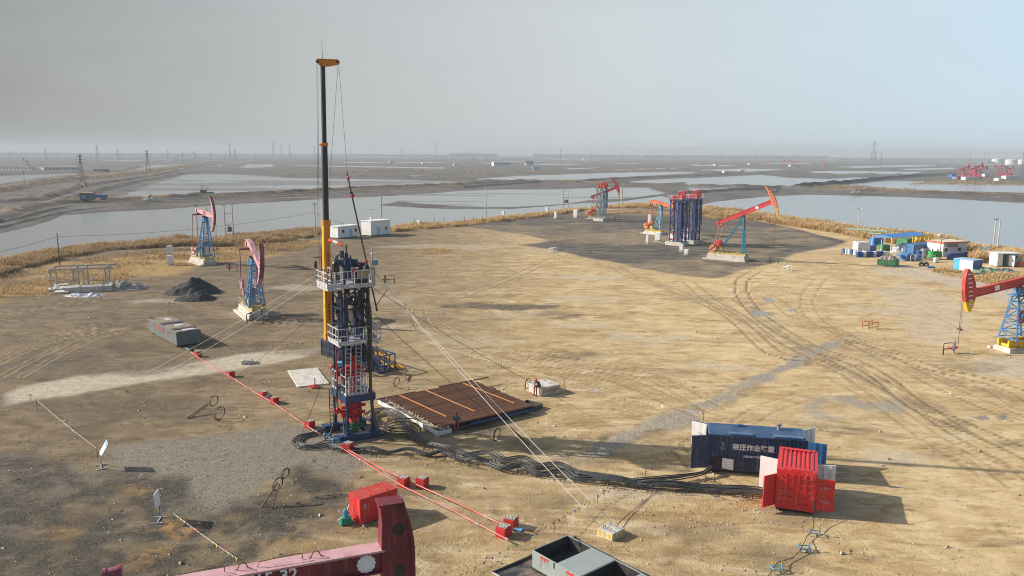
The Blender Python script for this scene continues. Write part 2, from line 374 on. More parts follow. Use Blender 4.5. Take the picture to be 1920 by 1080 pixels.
P=sstep(-3.0,0.5,pad_sd)
# ---- marsh beyond the pad
streak=fbm(gx,gy,9,5,31,0.18)
mud=-1.0+0.10*fbm(gx,gy,40,4,3)+0.05*streak
def pond(pxs,soft=3,wob=3,seed=0): return area(pxs,soft,wob,25,seed,-1.2)
DEEP=[ [(-300,500),(0,442),(33,431),(63,424),(80,418),(113,408),(123,403),(187,398),(313,392),(433,383),(613,373),(740,367),(840,361),(700,385),(830,392),(960,392),(1110,380),(1060,386),(1180,376),(1240,368),(1300,395),(1000,415),(600,440),(300,470),(0,520),(-300,580)],
 [(1296,392),(1317,384),(1380,374),(1440,369),(1513,365),(1647,368),(1780,373),(1920,381),(2200,400),(2500,560),(1900,490),(1600,440),(1400,410)],
 [(-300,365),(0,345),(40,338),(100,330),(208,322),(120,325),(40,329),(-300,340)],
 [(217,318),(253,311),(340,308),(345,311),(300,318),(233,321)],
 [(883,336),(973,330),(1150,324),(1280,322),(1310,324),(1180,331),(1060,338),(960,338)],
 [(1573,351),(1600,345),(1667,339),(1800,342),(1920,347),(2200,352),(2200,370),(1920,361),(1780,358),(1713,357),(1620,354)],
 [(1513,322),(1563,320),(1730,322),(1705,326),(1660,329),(1547,326)],
 [(1307,319),(1400,316),(1473,317),(1440,320),(1400,322)],
 [(1690,317),(1790,314),(1790,317),(1700,319)],[(1560,313),(1740,309),(1760,311),(1640,315)],
 [(1173,342),(1240,336),(1330,333),(1423,328),(1460,331),(1330,338),(1280,341),(1230,344)],
 [(1380,349),(1480,340),(1600,333),(1660,333),(1560,344),(1497,350),(1440,350)],
 [(447,314),(466,308),(510,308),(512,313),(470,315)],[(510,309),(640,311),(830,314),(830,316),(640,313)],
 [(728,331),(780,329),(790,330),(740,332)],[(50,384),(110,372),(133,366),(180,356),(230,344),(268,337),(262,342),(220,352),(150,368),(110,380),(60,388)],
 [(1000,321),(1060,316),(1130,314),(1060,318)],[(1150,318),(1280,314),(1280,316),(1160,320)],[(405,311),(415,309),(419,309),(410,312)],
 [(448,302),(475,300),(475,301),(452,304)] ]
deep=np.zeros(gx.shape)
for i,d_ in enumerate(DEEP): deep=np.maximum(deep,pond(d_,3 if i<2 else 5,2.5 if i<2 else 4,40+i))
# random far ponds
for i in range(46):
    py=rng.uniform(294.5,309); px=rng.uniform(-100,2020); w=rng.uniform(30,150); h=rng.uniform(0.35,1.2)*(py-290)/12
    y0=py+(px-960)*0.0062
    deep=np.maximum(deep,0.9*area([(px,y0),(px+w*0.4,y0-h),(px+w,y0-h*0.7),(px+w*0.7,y0+h*0.4)],12,8,60,200+i,-1.2))
SHAL=[ [(205,375),(280,346),(345,327),(420,326),(560,334),(700,336),(860,341),(880,346),(700,352),(500,360),(330,368),(260,374)],
 [(1280,341),(1430,331),(1500,334),(1560,336),(1500,341),(1400,349),(1290,349)],
 [(1285,348),(1400,352),(1470,353),(1400,358),(1317,365),(1290,362)] ]
MUDI=[(717,372),(780,364),(860,358),(940,355),(1040,355),(1130,351),(1220,352),(1250,362),(1190,372),(1107,376),(1057,384),(960,389),(850,388),(773,380)]
sh=np.zeros(gx.shape)
for i,d_ in enumerate(SHAL): sh=np.maximum(sh,pond(d_,4,3,80+i))
mi=pond(MUDI,4,4,90); deep=np.maximum(deep-mi,0)
z_out=mud*(1-deep)+(-1.75+0.1*streak)*deep
shz=-1.225+0.30*(0.45*streak+0.8*fbm(gx+0.5*gy,gy,38,5,8,0.22)+0.35*fbm(gx,gy,140,3,9,0.5)-0.015)
s_=np.maximum(sh,mi); z_out=z_out*(1-s_)+shz*s_
# spit of dark mud in the near pond
sp1=strip([(686,393),(740,392),(778,391)],0.9,1.0,0.6,6,7,-1.2); z_out=np.maximum(z_out,-1.6+0.47*sp1)
DIKES=[ # px path at crest, half width, height
 ([(-200,440),(-40,418),(30,395),(80,385),(147,378),(200,376),(300,372),(400,367),(500,363),(640,355),(740,351),(873,345),(1000,340),(1150,344),(1280,349),(1400,350),(1480,352),(1613,359),(1780,364),(1920,371),(2100,379)],4.5,1.5,1),
 ([(-200,372),(0,357),(67,344),(150,334),(233,327),(300,318),(367,308),(433,300),(520,294)],7,2.0,2),
 ([(-60,380),(60,375),(150,350),(230,338),(300,327),(367,312),(440,301)],4,1.6,1),
 ([(100,382),(170,361),(233,345),(300,333),(350,325),(430,324),(600,330),(760,333),(900,339),(1000,340)],4.5,1.5,0),
 ([(640,323),(800,321),(1000,321),(1080,318),(1280,316),(1400,313)],5,1.6,2),
 ([(430,318),(600,319),(760,318),(880,322)],6,1.5,1),
 ([(1080,342),(1150,336),(1280,331),(1420,325),(1560,326),(1720,328),(1800,322)],5,1.6,0),
 ([(1493,351),(1560,345),(1600,342),(1667,335),(1760,329),(1850,325)],4.0,2.4,3),
 ([(1290,363),(1330,360),(1400,356),(1455,353)],3.5,1.6,3),
 ([(1300,322),(1420,323),(1560,318),(1700,314),(1920,312)],6,1.6,0),
 ([(870,352),(960,345),(1010,341)],3,0.9,3),
 ([(-100,335),(0,327),(110,324),(205,322),(260,312)],6,1.4,0),
 ([(780,312),(1000,311),(1300,309),(1600,308),(1920,306)],9,1.6,0),
 ([(300,306),(700,307),(1100,306),(1500,304)],12,1.8,1),([(0,305),(300,303),(700,302),(1200,301),(1900,303)],16,2,0),([(100,298),(800,297),(1700,300)],30,2.5,0) ]
bankm=[]; veg=np.zeros(gx.shape); mud_shade=np.zeros(gx.shape); dike=np.zeros(gx.shape)
for i,(pp,w,h,k) in enumerate(DIKES):
    m=strip(pp,w,w*0.8,w*0.5,14,100+i,-0.9); lump=0.75+0.9*fbm(gx,gy,6,4,60+i)
    z_out=np.maximum(z_out,-1.35+(h*1.45+0.35)*m*lump); dike=np.maximum(dike,m)
    if k!=2: bankm.append((m,h,lump))
    crest=strip(pp,w*0.55,w*0.4,w*0.5,9,300+i,-0.9)
    if k in (1,2): veg=np.maximum(veg,crest*sstep(-0.12 if k==2 else 0.0,0.14 if k==2 else 0.22,fbm(gx,gy,22,4,150+i)))
    if k==3: mud_shade=np.maximum(mud_shade,m)
# churned mud bank of the near pond's far shore
bank=area([(-200,450),(0,405),(60,396),(150,382),(300,376),(640,361),(900,350),(1000,345),(1000,350),(850,358),(620,371),(430,381),(190,396),(113,406),(60,424),(0,441),(-200,490)],3,2,12,77,-1)
rid=strip([(-100,430),(20,414),(100,393),(160,386),(300,380),(500,371),(640,362),(800,354),(960,347)],1.0,0.8,1.5,16,78,-1)
rid2=strip([(-60,445),(40,418),(110,401),(190,390),(320,383)],1.2,0.9,1.2,10,79,-1)
z_out=z_out+bank*(0.25*fbm(gx,gy,3.5,4,12)+0.06)+0.4*np.maximum(rid,rid2)*bank
mud_shade=np.maximum(mud_shade,0.9*np.maximum(rid,rid2)*bank)
mud_shade=np.maximum(mud_shade,0.85*strip([(150,380),(300,375),(500,366),(640,357.5),(873,347.5),(1000,342.5)],3.0,1.2,1.0,8,81,-0.9))
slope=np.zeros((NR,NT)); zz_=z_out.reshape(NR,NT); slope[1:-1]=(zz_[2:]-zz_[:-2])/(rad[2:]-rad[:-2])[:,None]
mud_shade=np.maximum(mud_shade,0.8*dike*sstep(.08,.30,slope.ravel())*(0.45+0.55*sstep(-.15,.1,fbm(gx,gy,30,3,91))))  # dike slopes facing the camera: wet mud plus their shade, painted dark
# shoreline in front of far white pads at the right
z_out=z_out+np.where(gr>1200,0.4*fbm(gx,gy,300,3,9),0)
# ---- pad surface
def one(pxs,off,w=0.17,dep=1.0):
    P=W(pxs); C=np.array([list(p)[:2] for p in smooth_path([(a,b,0) for a,b in P],1.5)])
    t=np.gradient(C,axis=0); t/=np.linalg.norm(t,axis=1)[:,None]+1e-9
    C=C+np.stack([-t[:,1],t[:,0]],1)*off
    d=masked(lambda x,y,p:seg_d(x,y,p),C[::2] if len(C)>60 else C,3,99)
    wv=w*(1+0.0016*np.maximum(gr-60,0))
    return (1-sstep(wv*0.55,wv*1.35,d))*dep, np.exp(-((d-wv*1.9)/(wv*0.7))**2)*dep
TRACKS=[([(835,566),(900,543),(960,520),(1010,498),(1056,478)],1.0),
 ([(1150,497),(1180,515),(1280,550),(1370,592),(1450,660),(1510,672)],.9),([(1290,528),(1340,568),(1400,600),(1470,640),(1530,668)],.8),
 ([(1418,508),(1392,525),(1390,548),(1412,580),(1450,610),(1520,650),(1600,678),(1660,712),(1720,760),(1800,795),(1920,848)],1.0),
 ([(1405,545),(1450,560),(1490,590),(1560,615),(1620,650),(1700,690),(1780,730),(1920,790)],.7),
 ([(1590,640),(1680,668),(1760,692),(1840,712),(1920,738)],.9),([(1560,625),(1660,655),(1780,705),(1860,728),(1920,765)],.6),
 ([(1530,668),(1600,690),(1690,740),(1800,810),(1920,872)],.8),
 ([(780,585),(850,630),(950,664),(1080,692),(1180,718),(1280,763),(1350,790)],.6),([(1000,662),(1130,687),(1220,706),(1290,740),(1340,770)],.5),
 ([(1540,522),(1520,545),(1512,570),(1530,600),(1560,622)],.5),
 ([(-40,690),(40,655),(130,628),(210,615),(275,611)],.7),([(20,706),(90,668),(160,636),(215,622)],.7),([(-20,670),(100,628),(200,607)],.4),
 ([(1540,800),(1640,815),(1760,840),(1920,895)],.6),([(1560,795),(1700,812),(1820,850),(1920,915)],.5),
 ([(1345,840),(1420,775),(1500,745)],.3),([(780,580),(785,600),(800,620),(830,632)],.6),([(1390,505),(1450,498),(1540,492),(1660,500),(1780,530)],.5),
 ([(1500,480),(1570,500),(1700,525),(1800,560)],.4),([(700,640),(760,668),(860,672),(960,690)],.3),([(1300,830),(1340,870),(1420,905)],.5),([(1290,850),(1330,890),(1400,925)],.4),
 ([(1060,700),(1180,735),(1300,790)],.4),([(1360,560),(1420,600),(1500,655),(1590,700),(1660,745)],.7),([(1640,520),(1560,512),(1480,520),(1420,545)],.35),([(1700,560),(1780,600),(1870,640)],.35),([(1560,700),(1660,760),(1760,830),(1860,890)],.45),([(900,650),(1000,680),(1100,705)],.4),([(1430,905),(1560,915),(1700,960)],.3),([(1150,760),(1220,730),(1320,720),(1420,742)],.35),([(1560,905),(1700,905),(1850,945)],.35),([(950,820),(1020,800),(1120,770),(1240,740)],.25),([(330,560),(420,590),(560,606),(640,600)],.4),([(0,590),(90,575),(200,560),(300,556)],.35) ]
trk=np.zeros(gx.shape); ber=np.zeros(gx.shape)
for pp,dp in TRACKS:
    for off in (-0.95,0.95):
        a,b=one(pp,off,0.15,dp); trk=np.maximum(trk,a); ber=np.maximum(ber,b)
blk=area([(862,424),(905,417),(1000,407),(1060,400),(1110,396),(1180,391),(1250,391),(1330,400),(1410,412),(1480,425),(1555,444),(1592,452),(1560,462),(1490,477),(1452,492),(1400,508),(1340,523),(1290,518),(1210,505),(1130,488),(1060,474),(1000,463),(978,459),(1040,452),(1010,445),(940,434)],.8,1.8,9,11)
blk*=0.66+0.34*sstep(-0.25,0.12,fbm(gx,gy,26,4,15,0.5)+0.6*fbm(gx,gy,5,4,16))
blk2=np.maximum(area([(-700,1000),(-300,900),(0,855),(90,870),(195,890),(320,905),(345,965),(400,968),(470,930),(560,882),(615,890),(655,905),(700,925),(660,965),(640,1000),(560,1010),(450,1062),(380,1095),(300,1300),(-700,1400)],.9,2.2,5,21),0.55*area([(-60,700),(60,690),(200,668),(300,655),(270,640),(170,655),(60,672),(-60,690)],.8,2,6,22))
blk2=np.maximum(blk2,0.75*area([(-90,860),(0,850),(25,870),(10,900),(-90,915)],.5,.8,4,23))
blk2*=0.50+0.50*sstep(-0.20,0.06,fbm(gx,gy,5,5,25)+0.7*fbm(gx,gy,1.2,4,26))
gry=area([(195,890),(230,832),(330,820),(420,812),(520,790),(600,800),(700,830),(720,870),(640,905),(560,880),(470,930),(400,968),(345,965),(310,915)],1.0,2.0,5,31)
gry=np.maximum(gry,0.6*area([(0,905),(120,880),(200,885),(280,900),(160,930),(0,955)],.8,1.5,4,32))
STR=[(1592,630),(1560,645),(1520,662),(1470,690),(1440,703),(1390,726),(1340,752),(1290,777),(1240,793),(1170,822),(1110,850),(1060,872)]
st=strip(STR,.72,.4,1.0,2.2,33); gap=sstep(-0.16,0.0,fbm(gx,gy,6,3,34)); gry2=st*(0.25+0.75*gap); dstrip=strip(STR,1.2,.6,1.3,2.5,37)*sstep(-.05,.12,fbm(gx,gy,4,4,38))
gry2=np.maximum(gry2,(0.15+0.75*sstep(-.12,.12,fbm(gx,gy,2.2,5,39)))*area([(1480,772),(1500,752),(1560,738),(1640,742),(1700,752),(1695,770),(1640,782),(1560,790),(1520,805),(1490,795)],.9,3.2,4,35))
gry2=np.maximum(gry2,0.9*area([(1215,780),(1290,770),(1310,785),(1260,808),(1225,802)],.5,1.5,3,36))
pal=area([(5,742),(40,725),(140,704),(300,688),(430,670),(540,655),(610,650),(600,664),(520,680),(400,698),(290,712),(160,735),(20,757)],.7,1.2,5,41)
pal=np.maximum(pal,0.9*area([(1620,505),(1700,498),(1760,505),(1830,520),(1920,548),(2050,585),(2050,620),(1920,580),(1830,548),(1740,525),(1660,514)],1,1.5,7,42))
pal=np.maximum(pal,0.8*area([(1822,690),(1850,668),(1990,672),(1990,720),(1900,712),(1830,700)],.8,1.2,4,43))
pal=np.maximum(pal,0.6*area([(1640,540),(1700,530),(1790,560),(1820,610),(1760,650),(1700,610)],1.2,3,6,44))
for i,(cx,cy,a,b) in enumerate([(1190,635,90,9),(900,640,120,9),(720,560,60,8),(1430,610,60,6),(840,463,140,6),(950,590,60,5),(1100,560,80,7),(560,540,60,6),(480,590,60,7),(1650,580,60,10),(1220,650,60,8),(1330,690,70,8),(1020,470,40,4),(700,610,70,8),(1660,860,90,12),(1780,820,80,10),(1560,960,60,10),(1210,930,80,9),(1100,610,60,6),(160,545,60,4),(300,565,60,5),(1740,655,60,9),(1100,520,90,5),(1640,440,60,3)]):
    pal=np.maximum(pal,rng.uniform(.35,.7)*area([(cx-a,cy),(cx-a*.3,cy-b),(cx+a,cy-b*.3),(cx+a*.4,cy+b)],1.0,2.0,3.5,400+i))
dst=0.7*dstrip*(1-gry2)
for i,(cx,cy,a,b,k) in enumerate([(930,575,110,9,.9),(1040,590,60,6,.6),(760,600,90,10,.5),(1070,665,40,9,.7),(1300,560,60,8,.3),(380,650,70,12,.5),(200,690,160,14,.6),(100,560,120,14,.5),(200,760,200,22,.55),(330,770,120,18,.6),(880,800,130,14,.75),(760,820,80,14,.5),(1120,850,70,14,.55),(990,830,60,10,.5),(430,830,90,10,.3),(720,930,60,26,.5),(1290,1000,130,24,.45),(1480,960,70,18,.4),(1390,1040,120,26,.45),(700,640,50,8,.4),(580,660,50,10,.5),(560,600,90,8,.45),(620,740,80,18,.4),(1270,700,60,8,.3),(1800,690,90,14,.3),(1220,1040,90,18,.35),(250,610,130,10,.4),(60,640,80,12,.4),(480,720,70,10,.3),(1000,940,70,15,.35)]):
    dst=np.maximum(dst,k*area([(cx-a,cy),(cx-a*.2,cy-b),(cx+a,cy-b*.2),(cx+a*.3,cy+b)],1.0,2.4,3.0,500+i)*(0.55+0.9*np.clip(fbm(gx,gy,1.4,4,700+i)+.5,0,1)))
for pp,w_,k in (([(1405,560),(1450,615),(1530,665),(1620,705),(1700,745),(1800,798),(1920,858)],1.5,.55),([(1200,520),(1330,570),(1430,620),(1500,660)],1.3,.4),([(1580,640),(1700,690),(1820,725),(1920,755)],1.5,.4),([(0,690),(80,655),(180,622),(280,606)],1.6,.45),([(1540,800),(1700,825),(1920,900)],1.2,.35)):
    dst=np.maximum(dst,k*strip(pp,w_,1.0,1.2,3,95)*sstep(-.2,.15,fbm(gx,gy,1.6,5,96)))
och=np.zeros(gx.shape)
for i,(cx,cy,a,b,k) in enumerate([(265,1045,55,14,.9),(325,990,30,10,.9),(255,920,40,7,.6),(660,930,40,14,.7),(560,1020,60,20,.5),(80,1000,60,9,.5),(850,1000,60,14,.3),(880,1060,70,14,.3),(1000,960,80,14,.35),(1250,960,120,20,.5),(1380,930,80,14,.5),(640,700,40,10,.3),(480,800,60,8,.2)]):
    och=np.maximum(och,k*area([(cx-a,cy),(cx-a*.2,cy-b),(cx+a,cy-b*.2),(cx+a*.3,cy+b)],.7,1.6,2.4,600+i))
grs=area([(-400,560),(0,515),(100,492),(300,470),(440,460),(600,450),(560,475),(400,495),(330,515),(240,535),(160,560),(0,572),(-400,650)],1.5,3.5,8,51)
grs*=sstep(-0.18,0.12,fbm(gx,gy,9,4,52))
grs=np.maximum(grs,0.8*area([(740,472),(800,466),(870,468),(830,475),(770,478)],.8,1.5,4,53)*sstep(-.1,.1,fbm(gx,gy,2,3,54)))
grs=np.maximum(grs,0.7*sstep(9,2,pad_sd)*(pad_sd>-4))
grs=np.maximum(grs,0.7*area([(1740,505),(1800,498),(1920,510),(2000,530),(1920,540),(1830,525),(1770,515)],1,2,4,55))
grs*=P
pud=np.zeros(gx.shape)
for i,pp in enumerate([[(1403,585),(1425,581),(1450,590),(1442,594),(1415,591)],[(1475,580),(1492,577),(1498,582),(1482,584)],[(1870,778),(1890,775),(1895,783),(1878,787)],[(1826,781),(1850,778),(1860,787),(1840,788)],[(1430,560),(1447,558),(1455,566),(1436,567)]]):
    pud=np.maximum(pud,area(pp,.12,.35,1.5,800+i))
bumpy=0.05*fbm(gx,gy,4.5,4,1)+0.022*fbm(gx,gy,0.9,3,2)
z_pad=bumpy-0.10*trk+0.07*ber+0.07*fbm(gx,gy,22,3,4)+0.16*st*np.clip(fbm(gx,gy,.8,3,35),-.2,.5)+0.05*np.maximum(blk2,gry)*fbm(gx,gy,.35,2,36)
for cx,cy,rr,hh in [(612,822,1.6,.15),(960,985,2.5,.2),(920,965,1.5,.2),(1120,950,2.0,.15)]:
    c_=G(cx,cy); z_pad=z_pad+hh*np.exp(-((gx-c_.x)**2+(gy-c_.y)**2)/rr**2)*(0.6+fbm(gx,gy,.7,3,66))
z_pad=np.where(pud>0.3,-0.03,z_pad)-0.02
gz=z_out*(1-P)+z_pad*P
me=bpy.data.meshes.new('ground'); nv=NR*NT
me.vertices.add(nv); me.vertices.foreach_set('co',np.stack([gx,gy,gz],1).astype(np.float32).ravel())
ii=(np.arange(NR-1)[:,None]*NT+np.arange(NT-1)[None,:]).ravel(); quads=np.stack([ii,ii+NT,ii+NT+1,ii+1],1).astype(np.int32)
nq=len(quads); me.loops.add(nq*4); me.loops.foreach_set('vertex_index',quads.ravel()); me.polygons.add(nq)
me.polygons.foreach_set('loop_start',np.arange(0,nq*4,4,dtype=np.int32)); me.polygons.foreach_set('loop_total',np.full(nq,4,np.int32)); me.polygons.foreach_set('use_smooth',np.ones(nq,bool))
me.update(calc_edges=True); me.validate()
if me.polygons[0].normal.z<0: me.flip_normals()
ATT=dict(blk=blk,blk2=blk2,gry=gry,gry2=gry2,pal=pal,dst=dst,och=och,grs=grs,pud=pud,trk=trk,ber=ber,out=1-P,veg=veg,mud_shade=mud_shade,flat=np.maximum(sh,mi),dike=dike)
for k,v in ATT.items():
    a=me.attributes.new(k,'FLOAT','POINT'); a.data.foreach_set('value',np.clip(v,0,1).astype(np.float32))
gm=bpy.data.materials.new('ground soil'); gm.use_nodes=True; t=gm.node_tree; B=t.nodes['Principled BSDF']; me.materials.append(gm)
ground=bpy.data.objects.new('ground',me); COL.objects.link(ground); tag(ground,kind='structure')
def tnoise(scale,det=6,rough=.6,sx=1,sy=1,rz_=0,typ='ShaderNodeTexNoise'):
    n=nn(t,typ); n.inputs['Scale'].default_value=scale
    if typ=='ShaderNodeTexNoise': n.inputs['Detail'].default_value=det; n.inputs['Roughness'].default_value=rough
    m=nn(t,'ShaderNodeMapping'); m.inputs['Scale'].default_value=(sx,sy,1); m.inputs['Rotation'].default_value=(0,0,rz_)
    t.links.new(TC.outputs['Object'],m.inputs[0]); t.links.new(m.outputs[0],n.inputs['Vector']); return n
TC=nn(t,'ShaderNodeTexCoord')
def mr_(sock,a,b,c=0.,d=1.):
    n=nn(t,'ShaderNodeMapRange'); n.inputs['From Min'].default_value=a; n.inputs['From Max'].default_value=b; n.inputs['To Min'].default_value=c; n.inputs['To Max'].default_value=d
    t.links.new(sock,n.inputs['Value']); return n.outputs[0]
def mixc(f,a,b,mode='MIX'):
    n=nn(t,'ShaderNodeMixRGB',blend_type=mode)
    for i,v in ((0,f),(1,a),(2,b)):
        if isinstance(v,tuple): n.inputs[i].default_value=(*v,1)
        elif isinstance(v,(int,float)): n.inputs[i].default_value=v
        else: t.links.new(v,n.inputs[i])
    return n.outputs[0]
def math_(op,a,b=0.):
    n=nn(t,'ShaderNodeMath',operation=op); n.use_clamp=op in('MULTIPLY','ADD')
    for i,v in ((0,a),(1,b)):
        if isinstance(v,(int,float)): n.inputs[i].default_value=v
        else: t.links.new(v,n.inputs[i])
    return n.outputs[0]
def nn_sx():
    s=nn(t,'ShaderNodeSeparateXYZ'); t.links.new(TC.outputs['Object'],s.inputs[0]); return s.outputs['X']
def attr(k): n=nn(t,'ShaderNodeAttribute',attribute_name=k); return n.outputs['Fac']
n_big=tnoise(0.035,5); n_mid=tnoise(0.22,7,.62,1,1.6,.5); n_fin=tnoise(1.3,8,.68); n_str=tnoise(0.5,6,.6,.22,1.0,-.35); n_gr=tnoise(7.0,3,.7); n_gr2=tnoise(19.0,2,.6)
n_mid.inputs['Distortion'].default_value=1.2; n_fin.inputs['Distortion'].default_value=.5; n_str.inputs['Distortion'].default_value=1.0
n_a=tnoise(0.42,9,.66,.40,1.0,.12); n_a.inputs['Distortion'].default_value=1.5; n_b=tnoise(1.7,7,.64,.5,1.0,-.5); n_b.inputs['Distortion'].default_value=1.0
east=mr_(nn_sx(),-3,32,0,1)
sand=mixc(mr_(n_mid.outputs[0],.36,.62),(.335,.228,.106),(.52,.388,.205))
sand=mixc(math_('MULTIPLY',east,.62),sand,mixc(mr_(n_mid.outputs[0],.36,.64),(.57,.385,.170),(.78,.60,.335)))
sand=mixc(mr_(n_str.outputs[0],.54,.70,0,.65),sand,(.25,.165,.08))
sand=mixc(mr_(n_big.outputs[0],.46,.64,0,.35),sand,(.27,.19,.105))
sand=mixc(mr_(n_a.outputs[0],.54,.66,0,.75),sand,(.70,.57,.37))
sand=mixc(mr_(n_a.outputs[0],.45,.33,0,.70),sand,(.235,.15,.07))
sand=mixc(mr_(n_b.outputs[0],.43,.31,0,.50),sand,(.20,.125,.058))
sand=mixc(mr_(n_b.outputs[0],.57,.70,0,.45),sand,(.72,.60,.41))
sand=mixc(mr_(n_gr.outputs[0],.62,.72,0,.14),sand,(.15,.10,.055))
# dimming toward the west is painted into the soil colour, greyer and darker
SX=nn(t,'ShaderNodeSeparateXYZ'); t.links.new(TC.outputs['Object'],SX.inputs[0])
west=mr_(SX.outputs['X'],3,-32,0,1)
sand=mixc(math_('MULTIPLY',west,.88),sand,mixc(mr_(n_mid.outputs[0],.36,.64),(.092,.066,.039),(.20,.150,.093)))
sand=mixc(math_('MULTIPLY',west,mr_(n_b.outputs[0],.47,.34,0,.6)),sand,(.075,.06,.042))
col=mixc(math_('MULTIPLY',attr('pal'),.85),sand,mixc(mr_(n_fin.outputs[0],.4,.65),(.44,.37,.27),(.60,.53,.42)))
col=mixc(attr('dst'),col,mixc(mr_(n_fin.outputs[0],.4,.65),(.085,.065,.045),(.19,.15,.10)))
grv=mixc(mr_(n_gr.outputs[0],.38,.62),(.10,.090,.073),(.30,.262,.205))
grv=mixc(mr_(n_fin.outputs[0],.42,.66,0,.6),grv,(.29,.245,.18))
col=mixc(attr('gry'),col,grv)
col=mixc(attr('gry2'),col,mixc(mr_(n_gr.outputs[0],.38,.62),(.20,.175,.138),(.44,.39,.31)))
dgr=mixc(mr_(n_gr.outputs[0],.40,.66),(.030,.026,.021),(.115,.098,.076))
dgr=mixc(mr_(n_fin.outputs[0],.52,.70,0,.6),dgr,(.20,.15,.092))
dgr=mixc(mr_(n_a.outputs[0],.50,.64,0,.6),dgr,(.17,.145,.115))
col=mixc(attr('blk2'),col,dgr)
bk=mixc(mr_(n_str.outputs[0],.40,.68),(.058,.052,.047),(.135,.117,.096))
bk=mixc(mr_(n_a.outputs[0],.50,.66,0,.7),bk,(.27,.23,.175))
bk=mixc(mr_(n_b.outputs[0],.42,.30,0,.6),bk,(.04,.036,.034))
col=mixc(attr('blk'),col,bk)
col=mixc(math_('MULTIPLY',attr('och'),mr_(n_fin.outputs[0],.40,.58)),col,(.36,.21,.075))
col=mixc(math_('MULTIPLY',attr('grs'),.85),col,mixc(mr_(n_fin.outputs[0],.36,.62),(.25,.145,.045),(.50,.33,.12)))
col=mixc(math_('MULTIPLY',attr('ber'),.55),col,(.62,.48,.28))
col=mixc(math_('MULTIPLY',attr('trk'),mr_(n_b.outputs[0],.30,.62,.95,.55)),col,(.125,.075,.034))
col=mixc(attr('pud'),col,(.24,.205,.16))
mudc=mixc(mr_(n_mid.outputs[0],.36,.64),(.108,.099,.091),(.195,.181,.166))
mudc=mixc(mr_(n_big.outputs[0],.44,.62,0,.7),mudc,(.075,.066,.057))
mudc=mixc(math_('MULTIPLY',attr('flat'),.6),mudc,(.20,.183,.160))
mudc=mixc(math_('MULTIPLY',attr('dike'),mr_(n_fin.outputs[0],.36,.6)),mudc,mixc(mr_(n_mid.outputs[0],.4,.6),(.065,.048,.034),(.185,.142,.095)))
mudc=mixc(attr('mud_shade'),mudc,(.020,.018,.017))
mudc=mixc(math_('MULTIPLY',attr('veg'),.9),mudc,mixc(mr_(n_fin.outputs[0],.36,.62),(.19,.115,.045),(.40,.27,.11)))
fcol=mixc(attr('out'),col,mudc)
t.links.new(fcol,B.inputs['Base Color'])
wet=math_('MULTIPLY',attr('out'),math_('SUBTRACT',1.0,attr('dike')))
ro=math_('SUBTRACT',math_('SUBTRACT',.95,math_('MULTIPLY',attr('pud'),.82)),math_('MULTIPLY',math_('MULTIPLY',wet,.55),attr('flat'))); t.links.new(ro,B.inputs['Roughness'])
spc=math_('ADD',math_('SUBTRACT',.28,math_('MULTIPLY',wet,.16)),math_('MULTIPLY',attr('flat'),.35)); t.links.new(spc,B.inputs['Specular IOR Level'])
peb=nn(t,'ShaderNodeTexVoronoi'); peb.inputs['Scale'].default_value=5.5; t.links.new(TC.outputs['Object'],peb.inputs['Vector'])
hh=math_('ADD',math_('MULTIPLY',n_fin.outputs[0],.55),math_('MULTIPLY',n_gr.outputs[0],.30))
hn=nn(t,'ShaderNodeMath',operation='ADD'); t.links.new(hh,hn.inputs[0])
pm=nn(t,'ShaderNodeMath',operation='MULTIPLY'); t.links.new(n_gr2.outputs[0],pm.inputs[0]); pm.inputs[1].default_value=.16; t.links.new(pm.outputs[0],hn.inputs[1])
bp=nn(t,'ShaderNodeBump'); bp.inputs['Strength'].default_value=0.85; bp.inputs['Distance'].default_value=0.34
t.links.new(hn.outputs[0],bp.inputs['Height'])
inv=nn(t,'ShaderNodeMath',operation='SUBTRACT'); inv.inputs[0].default_value=0.6; t.links.new(attr('pud'),inv.inputs[1]); inv.use_clamp=True
t.links.new(inv.outputs[0],bp.inputs['Strength']); t.links.new(bp.outputs[0],B.inputs['Normal'])

# water: one level sheet under the marsh; the ground rises through it as mud and dikes
wm_=bpy.data.materials.new('silty water'); wm_.use_nodes=True; t2=wm_.node_tree; b2=t2.nodes['Principled BSDF']
b2.inputs['Base Color'].default_value=(.20,.205,.195,1); b2.inputs['Roughness'].default_value=.16; b2.inputs['IOR'].default_value=1.33
c2=nn(t2,'ShaderNodeTexCoord'); m2=nn(t2,'ShaderNodeMapping'); m2.inputs['Scale'].default_value=(.5,1.3,1); t2.links.new(c2.outputs['Object'],m2.inputs[0])
w2=nn(t2,'ShaderNodeTexNoise'); w2.inputs['Scale'].default_value=.9; w2.inputs['Detail'].default_value=4; t2.links.new(m2.outputs[0],w2.inputs['Vector'])
bw=nn(t2,'ShaderNodeBump'); bw.inputs['Strength'].default_value=.22; bw.inputs['Distance'].default_value=.12; t2.links.new(w2.outputs[0],bw.inputs['Height']); t2.links.new(bw.outputs[0],b2.inputs['Normal'])
tag(MB().quad((-11000,60,-1.2),(11000,60,-1.2),(11000,12500,-1.2),(-11000,12500,-1.2)).build('water',wm_),kind='structure')

# the haze over the plain
hm=bpy.data.materials.new('haze air'); hm.use_nodes=True; th_=hm.node_tree; th_.nodes.clear()
ho=nn(th_,'ShaderNodeOutputMaterial'); pv=nn(th_,'ShaderNodeVolumePrincipled'); th_.links.new(pv.outputs[0],ho.inputs['Volume'])
pv.inputs['Color'].default_value=(.68,.745,.805,1); pv.inputs['Density'].default_value=0.00027; pv.inputs['Anisotropy'].default_value=0.0
tag(MB().box(-13200,13200,-400,13200,-4.5,66).build('haze',hm),kind='stuff')

